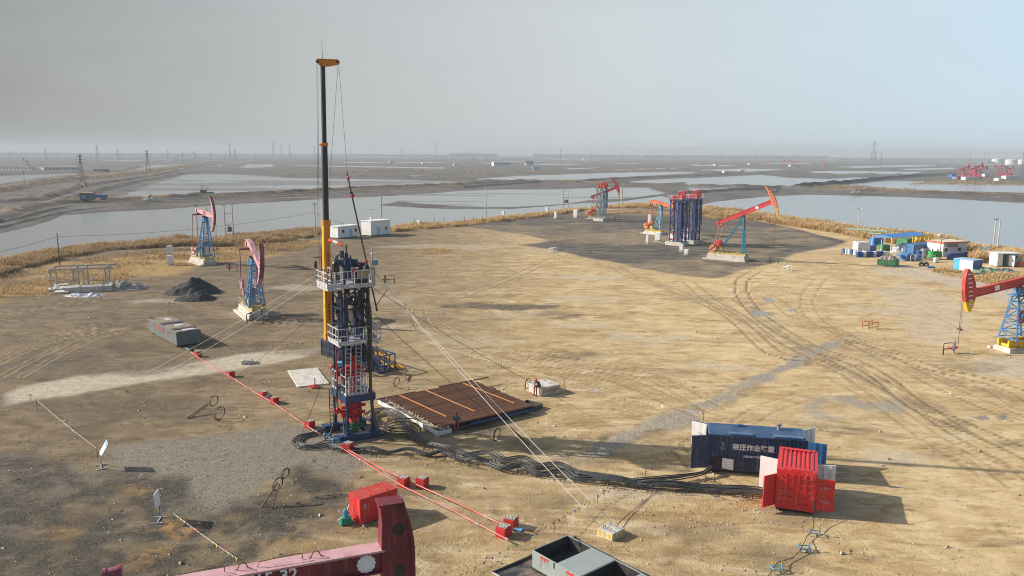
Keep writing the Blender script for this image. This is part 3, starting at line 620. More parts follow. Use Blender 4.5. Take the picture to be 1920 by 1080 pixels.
def reeds(name,n,pxpoly,hgt,wid,lean,mats,seed,dens_sd=None,zoff=0.0):
    r=np.random.default_rng(seed); Pw=W(pxpoly); lo,hi=Pw.min(0),Pw.max(0)
    pts=np.zeros((0,2))
    while len(pts)<n:
        c=r.uniform(lo,hi,(n*3,2)); k=sd_poly(c[:,0],c[:,1],Pw)>0; c=c[k]
        c=c[(vnoise(c[:,0]/4.0,c[:,1]/4.0,seed)*0.75+vnoise(c[:,0]/1.3,c[:,1]/1.3,seed+5)*0.45)>r.uniform(0.34,0.86,len(c))]
        pts=np.vstack([pts,c])
        if len(c)==0: break
    pts=pts[:n]; n=len(pts); x,y=pts.T
    psd=sd_poly(x,y,PAD); z=np.where(psd>0,0,np.maximum(-1.2,psd*0.35))+zoff-0.05
    h=hgt*(0.35+0.8*vnoise(x/7,y/7,seed+1)+.3*vnoise(x/2,y/2,seed+2))*r.uniform(.55,1.2,n)
    a=r.uniform(0,2*math.pi,n); lx=lean*h*r.uniform(.2,1.7,n)+0.26*h*np.cos(a); ly=-0.05*h+0.26*h*np.sin(a)
    w=wid*.62*r.uniform(.5,1.5,n); b=r.uniform(0,math.pi,n); dx,dy=np.cos(b)*w/2,np.sin(b)*w/2
    v=np.zeros((n,7,3))
    def put(i,f,s,zz): v[:,i]=np.stack([x+lx*f+s*dx,y+ly*f+s*dy,z+h*zz],1)
    put(0,0,-.8,0);put(1,0,.8,0);put(2,.25,1,.5);put(3,.25,-1,.5);put(4,.62,1.3,.85);put(5,.62,-1.3,.85);put(6,1.0,0,.98)
    V=v.reshape(-1,3); o=np.arange(n)[:,None]*7
    fs=[tuple(q) for q in (o+np.array([[0,1,2,3]])).tolist()]+[tuple(q) for q in (o+np.array([[3,2,4,5]])).tolist()]+[tuple(q) for q in (o+np.array([[5,4,6]])).tolist()]
    me=bpy.data.meshes.new(name); me.from_pydata(V.tolist(),[],fs); 
    tint=np.repeat(r.uniform(0,1,n),7).astype(np.float32); at=me.attributes.new('tint','FLOAT','POINT'); at.data.foreach_set('value',tint)
    up=np.tile(np.array([0,0,.5,.5,.9,.9,1],np.float32),n); at=me.attributes.new('up','FLOAT','POINT'); at.data.foreach_set('value',up)
    me.materials.append(mats); ob=bpy.data.objects.new(name,me); COL.objects.link(ob); return tag(ob,kind='stuff')
def reed_mat(name,c0,c1,plume):
    m=bpy.data.materials.new(name); m.use_nodes=True; t=m.node_tree; b=t.nodes['Principled BSDF']; b.inputs['Roughness'].default_value=.8
    a=nn(t,'ShaderNodeAttribute',attribute_name='tint'); u=nn(t,'ShaderNodeAttribute',attribute_name='up')
    x=nn(t,'ShaderNodeMixRGB'); x.inputs[1].default_value=(*c0,1); x.inputs[2].default_value=(*c1,1)
    oc=nn(t,'ShaderNodeTexCoord'); on=nn(t,'ShaderNodeTexNoise'); on.inputs['Scale'].default_value=.28; on.inputs['Detail'].default_value=5; t.links.new(oc.outputs['Object'],on.inputs['Vector'])
    am=nn(t,'ShaderNodeMath',operation='MULTIPLY_ADD'); am.inputs[1].default_value=.55; t.links.new(a.outputs['Fac'],am.inputs[0]); om=nn(t,'ShaderNodeMapRange'); om.inputs['From Min'].default_value=.36; om.inputs['From Max'].default_value=.64; om.inputs['To Min'].default_value=-.15; om.inputs['To Max'].default_value=.6; t.links.new(on.outputs[0],om.inputs['Value']); t.links.new(om.outputs[0],am.inputs[2]); am.use_clamp=True; t.links.new(am.outputs[0],x.inputs[0])
    y=nn(t,'ShaderNodeMixRGB'); y.inputs[2].default_value=(*plume,1); t.links.new(x.outputs[0],y.inputs[1])
    mm=nn(t,'ShaderNodeMapRange'); mm.inputs['From Min'].default_value=.55; t.links.new(u.outputs['Fac'],mm.inputs['Value']); t.links.new(mm.outputs[0],y.inputs[0])
    tr=nn(t,'ShaderNodeBsdfTranslucent'); t.links.new(y.outputs[0],b.inputs['Base Color']); t.links.new(y.outputs[0],tr.inputs['Color'])
    s=nn(t,'ShaderNodeMixShader'); s.inputs[0].default_value=.3; t.links.new(b.outputs[0],s.inputs[1]); t.links.new(tr.outputs[0],s.inputs[2]); t.links.new(s.outputs[0],t.nodes['Material Output'].inputs['Surface']); return m
rm_e=reed_mat('golden reed',(.22,.125,.04),(.60,.40,.15),(.62,.44,.22))
rm_w=reed_mat('brown reed',(.13,.078,.032),(.44,.29,.12),(.48,.34,.19))
reeds('reeds',23250,[(-300,560),(-100,535),(0,520),(100,490),(200,470),(330,462),(360,452),(340,446),(250,450),(130,462),(60,476),(0,492),(-200,525)],1.5,.12,.32,rm_w,1)
reeds('reeds',13950,[(330,462),(470,463),(560,450),(600,441),(600,424),(500,437),(420,443),(340,447)],1.25,.13,.32,rm_w,2)
reeds('reeds',20150,[(735,435),(860,425),(940,416),(1020,406),(1080,398),(1120,391),(1060,391),(1000,398),(920,407),(840,414),(740,424)],1.1,.14,.34,rm_e,3)
reeds('reeds',13950,[(1120,391),(1180,391),(1250,391),(1330,400),(1330,390),(1240,381),(1170,382),(1110,386)],1.3,.16,.34,rm_e,4)
reeds('reeds',40300,[(1310,402),(1400,412),(1480,424),(1560,437),(1640,452),(1700,462),(1800,480),(1830,494),(1900,492),(2050,512),(2200,520),(2200,505),(2000,487),(1900,471),(1800,453),(1720,440),(1640,430),(1560,418),(1480,406),(1400,396),(1320,388)],1.9,.15,.42,rm_e,5)
reeds('dry_grass',12400,[(-300,575),(0,560),(120,556),(200,540),(300,505),(420,490),(560,470),(600,455),(540,450),(420,460),(300,470),(180,480),(60,505),(-300,560)],.55,.11,.3,rm_w,6)
reeds('dry_grass',1395,[(740,473),(800,466),(870,467),(835,475),(770,478)],.3,.10,.25,rm_e,7)
reeds('dry_grass',5425,[(1745,508),(1800,500),(1920,515),(2000,532),(1920,545),(1830,528),(1775,516)],.6,.12,.25,rm_e,8)
reeds('dry_grass',5425,[(1060,404),(1200,396),(1330,404),(1400,416),(1330,410),(1200,400)],.6,.16,.25,rm_e,9)
# low growth on the far dikes
rm_d=reed_mat('dull brush',(.17,.12,.06),(.36,.25,.11),(.40,.29,.15))
for k,(pp,n,hh_) in enumerate([([(-150,366),(0,352),(67,339),(150,329),(233,322),(300,314),(367,306),(367,309),(300,320),(233,329),(150,336),(67,347),(0,360),(-150,378)],9000,2.2),
  ([(640,322),(1000,320),(1280,315),(1280,317),(1000,322.5),(640,325)],3500,1.6),([(380,366),(640,353),(860,344),(860,346),(640,355.5),(380,368)],3000,.8),
  ([(1500,347),(1560,343),(1700,352),(1920,363),(1920,367),(1700,358),(1560,350)],4500,1.0),([(1700,343),(1760,336),(1920,339),(1920,345),(1780,343)],2500,1.2)]):
    reeds('reeds',n,pp,hh_,.45,.2,rm_d,20+k,zoff=0.0)
# clods and stones lying on the yard
def clods(n,seed):
    r=np.random.default_rng(seed); mb=[];ff=[]
    k=0; V=[];Fs=[];base=np.array([(1,0,0),(-.5,.87,0),(-.5,-.87,0),(.1,0,.8),(-.2,.3,.55)])
    while k<n:
        d=30*math.exp(r.uniform(0,1)**0.8*math.log(5.0)); a=r.uniform(-.62,.62); x,y=d*math.sin(a),d*math.cos(a)
        if vnoise(np.array([x/3.]),np.array([y/3.]),99)[0]<r.uniform(.2,.9): continue
        s=r.uniform(.03,.085)*(2.4 if r.uniform()<.05 else 1); q=r.uniform(0,6.28); c,s2=math.cos(q),math.sin(q)
        b=base*r.uniform(.7,1.3,(5,3))*s; o=len(V)
        V+= [(x+p[0]*c-p[1]*s2,y+p[0]*s2+p[1]*c,p[2]-.01) for p in b]
        Fs+=[(o,o+1,o+4),(o+1,o+2,o+4),(o,o+4,o+3),(o+2,o+3,o+4),(o,o+3,o+2)]; k+=1
    me=bpy.data.meshes.new('pebbles'); me.from_pydata(V,[],Fs)
    me.materials.append(mat('clod',(.30,.235,.15),.95,0,(.55,.50,.42),1.0,.6,0,12,0,None,(.45,.55))); ob=bpy.data.objects.new('pebbles',me); COL.objects.link(ob); tag(ob,kind='stuff')
clods(6000,5)

# ================================================================ PUMPING UNITS
def arc_head(La,a0,a1,inner,n=14):
    arc=[(La*math.cos(a0+(a1-a0)*i/n),La*math.sin(a0+(a1-a0)*i/n)) for i in range(n+1)]
    return arc
def pumpjack(loc,rz,label,group,Hp,La,Lb,tilt,hup,hdn,C,style='lattice',bw=.45,bh=.62,bent=0.0,crank=-40,conc=(-5.2,1.2,1.35,.75),head='D',txt=None,mark=None,handles=False,tip=True,wtilt=None,gearz=2.9,gx_=-3.4,holes=6,leaf=False,tower_w=1.3,foot=(.35,-1.9),ftop=.34,skh=.38):
    T=thing('pumpjack',label,'pumpjack',loc,rz,group)
    cx0,cx1,cw,ch=conc; skid=ch
    mb=MB(); mb.box(cx0,cx1,-cw,cw,-.1,ch*.55); mb.box(cx0+.15,cx1-.1,-cw+.12,cw-.12,ch*.55,ch)
    mb.box(cx0-.6,cx1+.3,-cw-.5,-cw-.05,-.1,.22); mb.build('foundation',concrete_w,T,bevel=.03)
    mb=MB()
    for s in (-1,1): mb.box(cx0+.3,cx1-.15,s*.75-.11,s*.75+.11,skid,skid+skh)
    for i in range(7):
        x=cx0+.5+(cx1-cx0-1.0)*i/6; mb.box(x-.09,x+.09,-.86,.86,skid+.05,skid+.34)
    mb.build('skid_base',C['base'],T)
    zs=skid+skh; top=Hp-.35
    # samson post
    mb=MB(); fw=tower_w
    if style=='lattice':
        feet=[(foot[0],-fw/2*1.25),(foot[0],fw/2*1.25),(foot[1],-fw/2*1.25),(foot[1],fw/2*1.25)]; tops=[(.18,-.28),(.18,.28),(-.22,-.28),(-.22,.28)]
        leg=lambda i,f:Vector((feet[i][0]+(tops[i][0]-feet[i][0])*f,feet[i][1]+(tops[i][1]-feet[i][1])*f,zs+(top-zs)*f))
        for i in range(4): mb.beam(leg(i,0),leg(i,1),.17)
        N=7
        for k in range(N):
            f=k/N;g=(k+1)/N
            for a,b in ((0,1),(2,3),(0,2),(1,3)):
                mb.beam(leg(a,f+.02),leg(b,f+.02),.085)
                if k%2: mb.beam(leg(a,f),leg(b,g),.07)
                else: mb.beam(leg(b,f),leg(a,g),.07)
        mb.box(-.34,.34,-.42,.42,top-.5,top)
    else:
        for s in (-1,1):
            mb.beam((.35,s*.75,zs),(.12,s*.26,top),.3,.26); mb.beam((gx_+.72,s*.42,gearz-.75),(-.1,s*.2,top),.24,.22)
        for k in range(6):
            f=k/6; mb.beam((.35-.23*f,-.75+.49*f,zs+(top-zs)*f),(.35-.23*f,.75-.49*f,zs+(top-zs)*f),.1)
        mb.box(-.3,.34,-.36,.36,top-.45,top)
    mb.build('samson_post',C['post'],T)
    mb=MB(); mb.box(-.22,.22,-.5,.5,top,Hp-.02); mb.tube((0,-.62,Hp-.12),(0,.62,Hp-.12),.16,10); mb.build('centre_bearing',C['bear'],T)
    if style=='lattice':
        mb=MB(); zp=top-.75
        mb.box(-.75,.75,-.95,.95,zp,zp+.05)
        for s in (-1,1):
            for x in (-.72,.72):
                mb.tube((x,s*.92,zp),(x,s*.92,zp+1),.02,4)
            mb.tube((-.72,s*.92,zp+1),(.72,s*.92,zp+1),.02,4); mb.tube((-.72,s*.92,zp+.5),(.72,s*.92,zp+.5),.02,4)
        mb.build('service_platform',C['post'],T)
        mb=MB()
        for s in (-.18,.18): mb.tube((.75,s-.55,zs),(.62,s-.35,zp),.022,4)
        for k in range(16):
            z=zs+(zp-zs)*(k+.5)/16; f=(z-zs)/(zp-zs); mb.tube((.75-.13*f,-.73+.2*f,z),(.75-.13*f,-.37+.2*f,z),.014,4)
        mb.build('ladder',C['post'],T)
    # walking beam
    ca,sa=math.cos(R(tilt)),math.sin(R(tilt)); u=Vector((ca,0,sa)); n=Vector((-sa,0,ca)); piv=Vector((0,0,Hp))
    mb=MB(); zb=bh/2+.08
    def bp_(x,z): return piv+u*x+n*z
    hx=La-(1.45 if leaf else .95)
    poly=[(-Lb,zb-bh/2+(.12)),(-Lb,zb+bh/2-.05),(hx+.1,zb+bh/2),(hx+.1,zb-bh/2+.06),(.4,zb-bh/2),(-.4,zb-bh/2)]
    if bent: poly=[(-Lb,zb-bh/2-bent),(-Lb-.15,zb+bh/2-bent*.9),(-Lb*.72,zb+bh/2-bent*.12),(-Lb*.4,zb+bh/2+.02),(hx+.1,zb+bh/2-.06),(hx+.1,zb-bh/2+.06),(.4,zb-bh/2),(-Lb*.45,zb-bh/2),(-Lb*.72,zb-bh/2-bent*.25),(-Lb*.8,zb-bh/2-bent)]
    mb.prism(poly,piv,u,n,bw*.72)
    tp=[(a,b) for a,b in poly[1:(5 if bent else 3)]]
    for i in range(len(tp)-1):      # flanges
        mb.beam(bp_(*tp[i])+n*.02,bp_(*tp[i+1])+n*.02,bw,.06,1,up=n)
    mb.beam(bp_(-.6,zb-bh/2-.03),bp_(hx,zb-bh/2+.02),bw,.05,0,up=n)
    for x in (-.32,0,.32):
        for s in (-1,1): mb.prism([(x-.03,zb-bh/2),(x+.03,zb-bh/2),(x+.03,zb+bh/2),(x-.03,zb+bh/2)],piv+Vector((0,s*bw*.4,0)),u,n,bw*.16)
    wb=mb.build('walking_beam',[C['beam'],C.get('beam_top',C['beam'])],T)
    if head!='D' or True:
        mb=MB(); mb.prism([(-Lb-.05,zb-bh/2-bent-.02),(-Lb-.05,zb+bh/2-bent),(-Lb+.5,zb+bh/2-bent),(-Lb+.5,zb-bh/2-bent-.02)],piv,u,n,bw*1.25); mb.build('tail_weight',C['beam'],wb)
    sd=-1
    if txt:
        for s_,x_,z_ in txt:
            o=piv+u*x_+n*(zb+z_)+Vector((0,-bw*.36-.008,0)); text(s_[0],s_[1],letter_w,wb,frame_m(o,u,n),bold=.012)
    if mark:
        kind_,x_,r_=mark; o=piv+u*x_+n*zb
        mb=MB()
        for s in (-1,1):
            if kind_=='scallop': pl=[((r_*(1.0+.05*math.cos(12*q)))*math.cos(q),(r_*(1+.05*math.cos(12*q)))*math.sin(q)) for q in [2*math.pi*i/48 for i in range(48)]]
            elif kind_=='disc': pl=[(r_*math.cos(2*math.pi*i/16),r_*math.sin(2*math.pi*i/16)) for i in range(16)]
            else: pl=[(-r_,-r_*.9),(r_,-r_*.9),(r_,r_*.9),(-r_,r_*.9)]
            mb.prism(pl,o+Vector((0,s*(bw*.36+.004),0)),u,n,.008)
        mb.build('sign_plate',letter_w,wb)
    if handles:
        mb=MB(); zt=zb+bh/2+.05
        for x in (-1.9,.15,2.15): mb.pipe([bp_(x-.2,zt),bp_(x-.14,zt),bp_(x-.09,zt+.13),bp_(x,zt+.19),bp_(x+.09,zt+.13),bp_(x+.14,zt),bp_(x+.2,zt)],.016,5)
        for x in (-.95,1.15): mb.pipe([bp_(x-.62,zt-.03),bp_(x-.55,zt+.13),bp_(x+.5,zt+.19),bp_(x+.62,zt+.17),bp_(x+.62,zt)],.014,5)
        mb.build('handrail',rustm,wb)
    # horse head: side plates, curved front web
    wd_=bw*(1.15 if leaf else 1.05); a1=math.asin(min(.9,hup/La)); a0=-math.asin(min(.9,hdn/La)); cz=zb
    N=16; arc=[(La*math.cos(a0+(a1-a0)*i/N)-0,La*math.sin(a0+(a1-a0)*i/N)+cz) for i in range(N+1)]
    ft=ftop if not leaf else .5
    lowz=arc[0][1]; hiz=arc[-1][1]
    wj=La-hx
    def inner(z):
        f=(z-lowz)/(hiz-lowz); xa=math.sqrt(max(.1,La*La-(z-cz)**2)); fj=(cz-lowz)/(hiz-lowz)
        if leaf: return xa-(.22+(wj-.22)*math.sin(math.pi*min(1,max(0,f)))**.8)
        w=(.16+(wj-.16)*min(1,f/max(fj-.10,.05)) if f<fj else (ft*.9)+(wj-ft*.9)*min(1,(1-f)/max(1-fj-.10,.05)))
        return xa-w
    zt=lowz+(hiz-lowz)*.24
    def slab(z0,z1,m,th,extra=0):
        M_=9; front=[];back=[]
        for i in range(M_+1):
            z=z0+(z1-z0)*i/M_; front.append((math.sqrt(max(.1,La*La-(z-cz)**2))-extra,z)); back.append((inner(z),z))
        return front+back[::-1]
    mb=MB()
    if tip: mb.prism(slab(lowz,zt,1,0),piv,u,n,wd_*.86,1); mb.prism(slab(zt,hiz,0,0),piv,u,n,wd_*.86,0)
    else: mb.prism(slab(lowz,hiz,0,0),piv,u,n,wd_*.86,0)
    for i in range(N):
        zm=(arc[i][1]+arc[i+1][1])/2
        mb.beam(bp_(*arc[i]),bp_(*arc[i+1]),wd_,.09,2 if not(tip and zm<zt) else 1,up=u)
    mb.prism([(inner(hiz)-.05,hiz-.02),(La*math.cos(a1)+.03,hiz-.02),(La*math.cos(a1)+.03,hiz+.05),(inner(hiz)-.05,hiz+.05)],piv,u,n,wd_*.9,2)
    for k in range(holes):
        z=lowz+(hiz-lowz)*(.16+.72*k/max(1,holes-1)) if holes>2 else cz+(.95 if k else -.35)
        xc=(inner(z)+math.sqrt(max(.1,La*La-(z-cz)**2)))/2+(.0 if leaf else .08); rr=.13 if holes>2 else .19
        for s in (-1,1):
            if leaf:
                mb.beam(bp_(xc-.22,z)+Vector((0,s*wd_*.44,0)),bp_(xc+.22,z+.04)+Vector((0,s*wd_*.44,0)),.035,.12,4,up=n)
                mb.beam(bp_(xc-.22,z-.08)+Vector((0,s*wd_*.435,0)),bp_(xc+.22,z-.04)+Vector((0,s*wd_*.435,0)),.02,.05,3,up=n)
            else: mb.prism([(xc+rr*math.cos(2*math.pi*i/14),z+rr*math.sin(2*math.pi*i/14)) for i in range(14)],piv+Vector((0,s*(wd_*.43+.003),0)),u,n,.006,3)
    mb.build('horse_head',[C['head'],C['tip'],C['rim'],black,letter_w],T)
    # wire line to polished rod
    xf=bp_(*arc[int(N*.5)]); bx=La+.06
    rod_top=max(1.9,Hp-hdn-3.0)
    mb=MB()
    for s in (-.1,.1):
        pts=[piv+u*math.sqrt(max(.1,La*La-(z-cz)**2))+u*.07+n*z+Vector((0,s,0)) for z in (hiz,cz+.5,cz)]
        end=Vector((pts[-1].x+.02,s,rod_top+.1)); pts.append(end); mb.pipe(pts,.022,5)
    mb.box(pts[-1].x-.16,pts[-1].x+.16,-.28,.28,rod_top,rod_top+.2); mb.tube((pts[-1].x,0,.8),(pts[-1].x,0,rod_top+.5),.028,6); mb.build('bridle_cable',rustm,T)
    T['rod_x']=float(pts[-1].x)
    # gear reducer on its pedestal
    mb=MB(); mb.prism([(-.95,zs),(.95,zs),(.7,gearz-.55),(-.7,gearz-.55)],(gx_,0,0),(1,0,0),(0,0,1),1.05); mb.build('gearbox_pedestal',C['ped'],T,bevel=.02)
    mb=MB(); mb.box(gx_-.75,gx_+.75,-.5,.5,gearz-.55,gearz+.25); mb.tube((gx_-.05,-.48,gearz),(gx_-.05,.48,gearz),.62,18); mb.tube((gx_,-.95,gearz),(gx_,.95,gearz),.12,10); mb.tube((gx_-.35,.5,gearz+.1),(gx_-.35,.62,gearz+.1),.55,18); mb.build('gearbox',C['gear'],T,bevel=.03)
    # cranks with weights
    q=R(crank); cu=Vector((math.cos(q),0,math.sin(q))); cn=Vector((-math.sin(q),0,math.cos(q))); pins=[]
    for s in (-1,1):
        o=Vector((gx_,s*.86,gearz)); mb=MB(); mb.prism([(-.35,-.2),(2.1,-.15),(2.25,0),(2.1,.15),(-.35,.2)],o,cu,cn,.18); mb.tube(o+Vector((0,-.14,0)),o+Vector((0,.14,0)),.26,12)
        ck=mb.build('crank',C['crank'],T)
        mb=MB(); mb.prism([(.75,.16),(2.0,.16),(2.05,.42),(1.75,.72),(1.1,.72),(.72,.42)],o+Vector((0,s*.05,0)),cu,cn,.34); mb.prism([(.75,-.16),(2.0,-.16),(2.05,-.42),(1.75,-.72),(1.1,-.72),(.72,-.42)],o+Vector((0,s*.05,0)),cu,cn,.34)
        if C.get('stripe'):
            for k in range(3):
                for sg in (-1,1): mb.prism([(.9+k*.38,sg*.2),(1.05+k*.38,sg*.2),(1.05+k*.38,sg*.66),(.9+k*.38,sg*.66)],o+Vector((0,s*.05-.175,0)),cu,cn,.012,1); mb.prism([(.9+k*.38,sg*.2),(1.05+k*.38,sg*.2),(1.05+k*.38,sg*.66),(.9+k*.38,sg*.66)],o+Vector((0,s*.05+.175,0)),cu,cn,.012,1)
        mb.build('counterweight',[C['wt'],yellow],ck)
        pins.append(o+cu*1.15+Vector((0,s*.2,0)))
    eq=bp_(-Lb+(.7 if not bent else .35),zb-bh/2-bent-.35)
    mb=MB(); mb.tube(eq+Vector((0,-1.15,0)),eq+Vector((0,1.15,0)),.15,10); mb.box(eq.x-.22,eq.x+.22,-.28,.28,eq.z,eq.z+.4); mb.build('equalizer',C['rim'],T)
    for k,s in enumerate((-1,1)):
        mb=MB(); mb.tube(pins[k],eq+Vector((0,s*1.06,0)),.065,8); mb.ball(pins[k],.15); mb.build('pitman_arm',C['pit'],T)
    # motor, belt guard, brake
    mb=MB(); xm=cx0+.95; mb.tube((xm,-.35,zs+.42),(xm,.35,zs+.42),.3,14); mb.box(xm-.3,xm+.3,-.32,.32,zs,zs+.2); mb.box(xm-.1,xm+.1,-.1,.1,zs+.68,zs+.85); mb.build('motor',C.get('motor',steel),T)
    mb=MB()
    for y in (-cw+.1,cw-.1):
        for k in range(4):
            x=cx0+.5+k*1.1; mb.tube((x,y,ch),(x,y,ch+1.0),.025,5)
        for z in (.5,1.0): mb.tube((cx0+.5,y,ch+z),(cx0+3.8,y,ch+z),.025,5)
    mb.build('guard_rail',C.get('guard',steel),T)
    return T
def pj_cols(**k):
    d=dict(base=yel_d,post=post_blue,bear=dkgrey,beam=crimson,head=crimson,tip=yellow,rim=crimson,ped=yellow,gear=crimson,crank=crimson,wt=orange,pit=orange)
    d.update(k); return d
PG='pumpjacks standing on the yard'
A_=G(390,496); pumpjack(A_,R(-47),'faded pink pumpjack with its beam nearly level, beside the reeds and two grey poles',PG,9.6,4.5,4.2,-5,3.6,3.2,
  pj_cols(beam=pink,head=pink,tip=pink,rim=pinkd,gear=pinkd,crank=pink,wt=pink,pit=pinkd,base=yel_d,ped=yel_d),crank=-160,holes=9,conc=(-6.2,1.0,1.3,1.05),bh=.85,tower_w=2.1)
B_=G(482,596); pumpjack(B_,R(-60),'faded pink pumpjack with horse head dipped low, behind the grey sump tank',PG,8.4,4.4,4.0,-23,3.0,3.0,
  pj_cols(beam=pink,beam_top=pink,head=pink,tip=pink,rim=pinkd,gear=pinkd,crank=pink,wt=pink,pit=pinkd,base=yel_d,ped=yel_d),crank=120,bent=.75,holes=8,conc=(-6.0,1.2,1.3,1.1),bh=.8,bw=.55,tower_w=1.7)
C_=G(1131,411); pumpjack(C_,R(-20),'bright red pumpjack with yellow horse head tip behind a grey lattice tower',PG,8.6,5.6,4.6,21,3.6,3.4,
  pj_cols(gear=crimson,wt=orange,pit=crimson,base=yellow),crank=-140,holes=7,bh=.8)
D_=G(1238,440); pumpjack(D_,R(-52),'orange pumpjack with a bent beam beside the navy tower units',PG,8.2,4.4,4.3,-10,2.9,2.5,
  pj_cols(beam=orange,head=orange,tip=orange,rim=red_d,post=post_pale,gear=peach,crank=orange,wt=peach,pit=red_d,base=yellow),crank=-150,bent=.9,holes=4,bh=.7,bw=.55)
E_=G(1390,489); E_o=pumpjack(E_,R(-36),'red pumpjack on a teal A-frame post with its horse head raised high',PG,9.5,7.3,6.0,24,3.3,3.2,
  pj_cols(head=peach,beam=crimson,rim=orange,post=post_teal,gear=crimson,crank=crimson,wt=peach,pit=peach,base=yel_d,ped=yel_d),style='aframe',crank=-135,holes=8,conc=(-7.2,1.2,1.5,1.2),gx_=-5.0,gearz=3.4,bh=.85,mark=('disc',3.2,.33))
F_=G(1897,657); F_o=pumpjack(F_,R(190),'bright red and yellow pumpjack on a blue lattice post beyond the two containers',PG,7.5,7.0,4.6,-12,2.9,1.9,
  pj_cols(beam=red_d,head=red_d,rim=red_d,post=post_blue,gear=red_d,crank=red_d,wt=red_d,pit=red_d,base=yellow,ped=yellow,stripe=True),crank=35,holes=8,leaf=True,conc=(-5.0,1.4,1.3,.5),bh=.85,bw=.5,mark=('plate',2.9,.3),tower_w=2.2,foot=(.75,-2.3),skh=.85,gx_=-2.9)
gd=R(20.5); gp=G(706,1031,10.4); gdir=Vector((math.cos(gd),math.sin(gd),0)); Gp=gp-gdir*3.9
GJ=pumpjack((Gp.x,Gp.y,0),gd,'maroon pumpjack with white numbers on its chalky beam, looming before the camera',PG,9.71,4.95,4.0,0,1.72,2.9,
  pj_cols(beam=maroon,beam_top=maroon_top,head=maroon,rim=maroon,tip=maroon,gear=pinkd,crank=pinkd,wt=pinkd,pit=pinkd,post=post_blue,base=yel_d),crank=-120,holes=2,tip=False,handles=True,bh=.66,bw=.6,mark=('scallop',3.55,.27),txt=[(('C15-32',.50),.85,.07)],ftop=.72)

bpt=GJ.matrix_basis.inverted()@at_y(211,1075,Gp.y-1.6)
mb=MB(); mb.tube(bpt+Vector((-.2,0,-.02)),bpt+Vector((.2,0,.02)),.16,14); mb.tube(bpt+Vector((-.22,0,-.02)),bpt+Vector((-.14,0,-.02)),.19,14); mb.tube(bpt+Vector((.14,0,.02)),bpt+Vector((.22,0,.02)),.19,14); mb.tube(bpt,bpt+Vector((.1,.2,-2.0)),.08,8); mb.build('tail_bearing',pinkd,GJ)
# ---------------------------------------------------------------- tower pumping units
def tower_unit(loc,rz,label,h,mats,nw,base_w=2.2,stripe=True,hanging=True):
    T=thing('tower_pumping_unit',label,'tower pumping unit',loc,rz,'tower pumping units')
    fr,wh,bs=mats; w=base_w/2; d=w*1.0
    mb=MB(); mb.box(-w-.9,w+.6,-d-.5,d+.5,-.1,.85); mb.build('foundation',concrete_w,T,bevel=.03)
    mb=MB(); c=[(-w,-d),(w,-d),(w,d),(-w,d)]; z0=.85
    for x,y in c: mb.beam((x,y,z0),(x,y,h),.26)
    N=max(4,int(h/2.2))
    for k in range(N+1):
        z=z0+(h-z0)*k/N
        for i in range(4):
            a=c[i];b=c[(i+1)%4]; mb.beam((*a,z),(*b,z),.17)
            if k<N:
                z2=z0+(h-z0)*(k+1)/N
                mb.beam((*(a if k%2 else b),z),(*(b if k%2 else a),z2),.13)
    mb.box(-w-.45,w+.45,-d-.5,d+.5,h,h+.16)
    if stripe:
        for x in (-w*.45,w*.1,w*.55):
            for y in (-d*.5,d*.45): mb.beam((x,y,z0),(x,y,h),.2,.3)
        mb.box(w*.3,w*.75,-d*.6,d*.6,h*.35,h-.6)
    mb.build('lattice_frame',fr,T)
    mb=MB()
    for x in (-w-.4,w+.4):
        for y in (-d-.45,d+.45): mb.tube((x,y,h+.16),(x,y,h+1.15),.03,5)
    for z in (.6,1.15):
        for y in (-d-.45,d+.45): mb.tube((-w-.4,y,h+z),(w+.4,y,h+z),.03,5)
        mb.tube((-w-.4,-d-.45,h+z),(-w-.4,d+.45,h+z),.03,5)
    mb.build('guard_rail',white if stripe else tow_grey,T)
    for i in range(nw):
        xw=-.3+1.35*i if nw>1 else .75; r=.95
        mb=MB(); cz=h+1.25
        for y in (-.28,.28): mb.ring((xw,y,cz),r,.12,n=22)
        mb.tube((xw,-.42,cz),(xw,.42,cz),.2,10)
        for k in range(8):
            a=2*math.pi*k/8
            for y in (-.28,.28): mb.beam((xw,y,cz),(xw+r*math.cos(a),y,cz+r*math.sin(a)),.1,.06)
        mb.box(xw-.25,xw+.25,-.5,-.38,h+.16,cz+.1); mb.box(xw-.25,xw+.25,.38,.5,h+.16,cz+.1)
        mb.build('drum_wheel',wh,T)
    mb=MB(); mb.box(-w+.0,-w+.9,-.45,.45,h+.16,h+.8); mb.tube((-w+.1,-.65,h+.75),(-w+.1,.5,h+.75),.36,14); mb.tube((-w-.5,0,h+.6),(-w+.2,0,h+.6),.3,12); mb.build('drive_motor',wh,T)
    if stripe:
        mb=MB(); x0=-w-.7
        mb.box(x0,x0+1.9,-.72,.72,.9,3.3,0)
        for z in (1.15,2.75): mb.box(x0-.012,x0+1.912,-.732,.732,z,z+.38,1)
        mb.box(x0+.6,x0+1.2,-.3,.3,3.3,3.7,2); mb.build('counterweight_box',[white,orange,yellow],T)
        mb=MB()
        for y in (-.25,.25): mb.beam((-w+.55,y,3.4),(-w+.55,y,h),.12,.04)
        mb.build('drive_belt',rubber,T)
    mb=MB()
    for s in (-.2,.2):
        mb.tube((w*.2+s,-d-.06,z0),(w*.2+s,-d-.06,h+1),.025,4)
    for k in range(int((h-1)/.45)): mb.tube((w*.2-.2,-d-.06,1+k*.45),(w*.2+.2,-d-.06,1+k*.45),.018,4)
    mb.build('ladder',white if stripe else fr,T)
    if hanging:
        mb=MB(); x=w+.75
        mb.box(x-.28,x+.28,-.35,.35,h-6.2,h+.0); mb.tube((x,0,.9),(x,0,h-6.2),.03,5); mb.beam((x,0,h),(x,0,h+1.1),.1); mb.build('hanging_weight',fr,T)
    return T
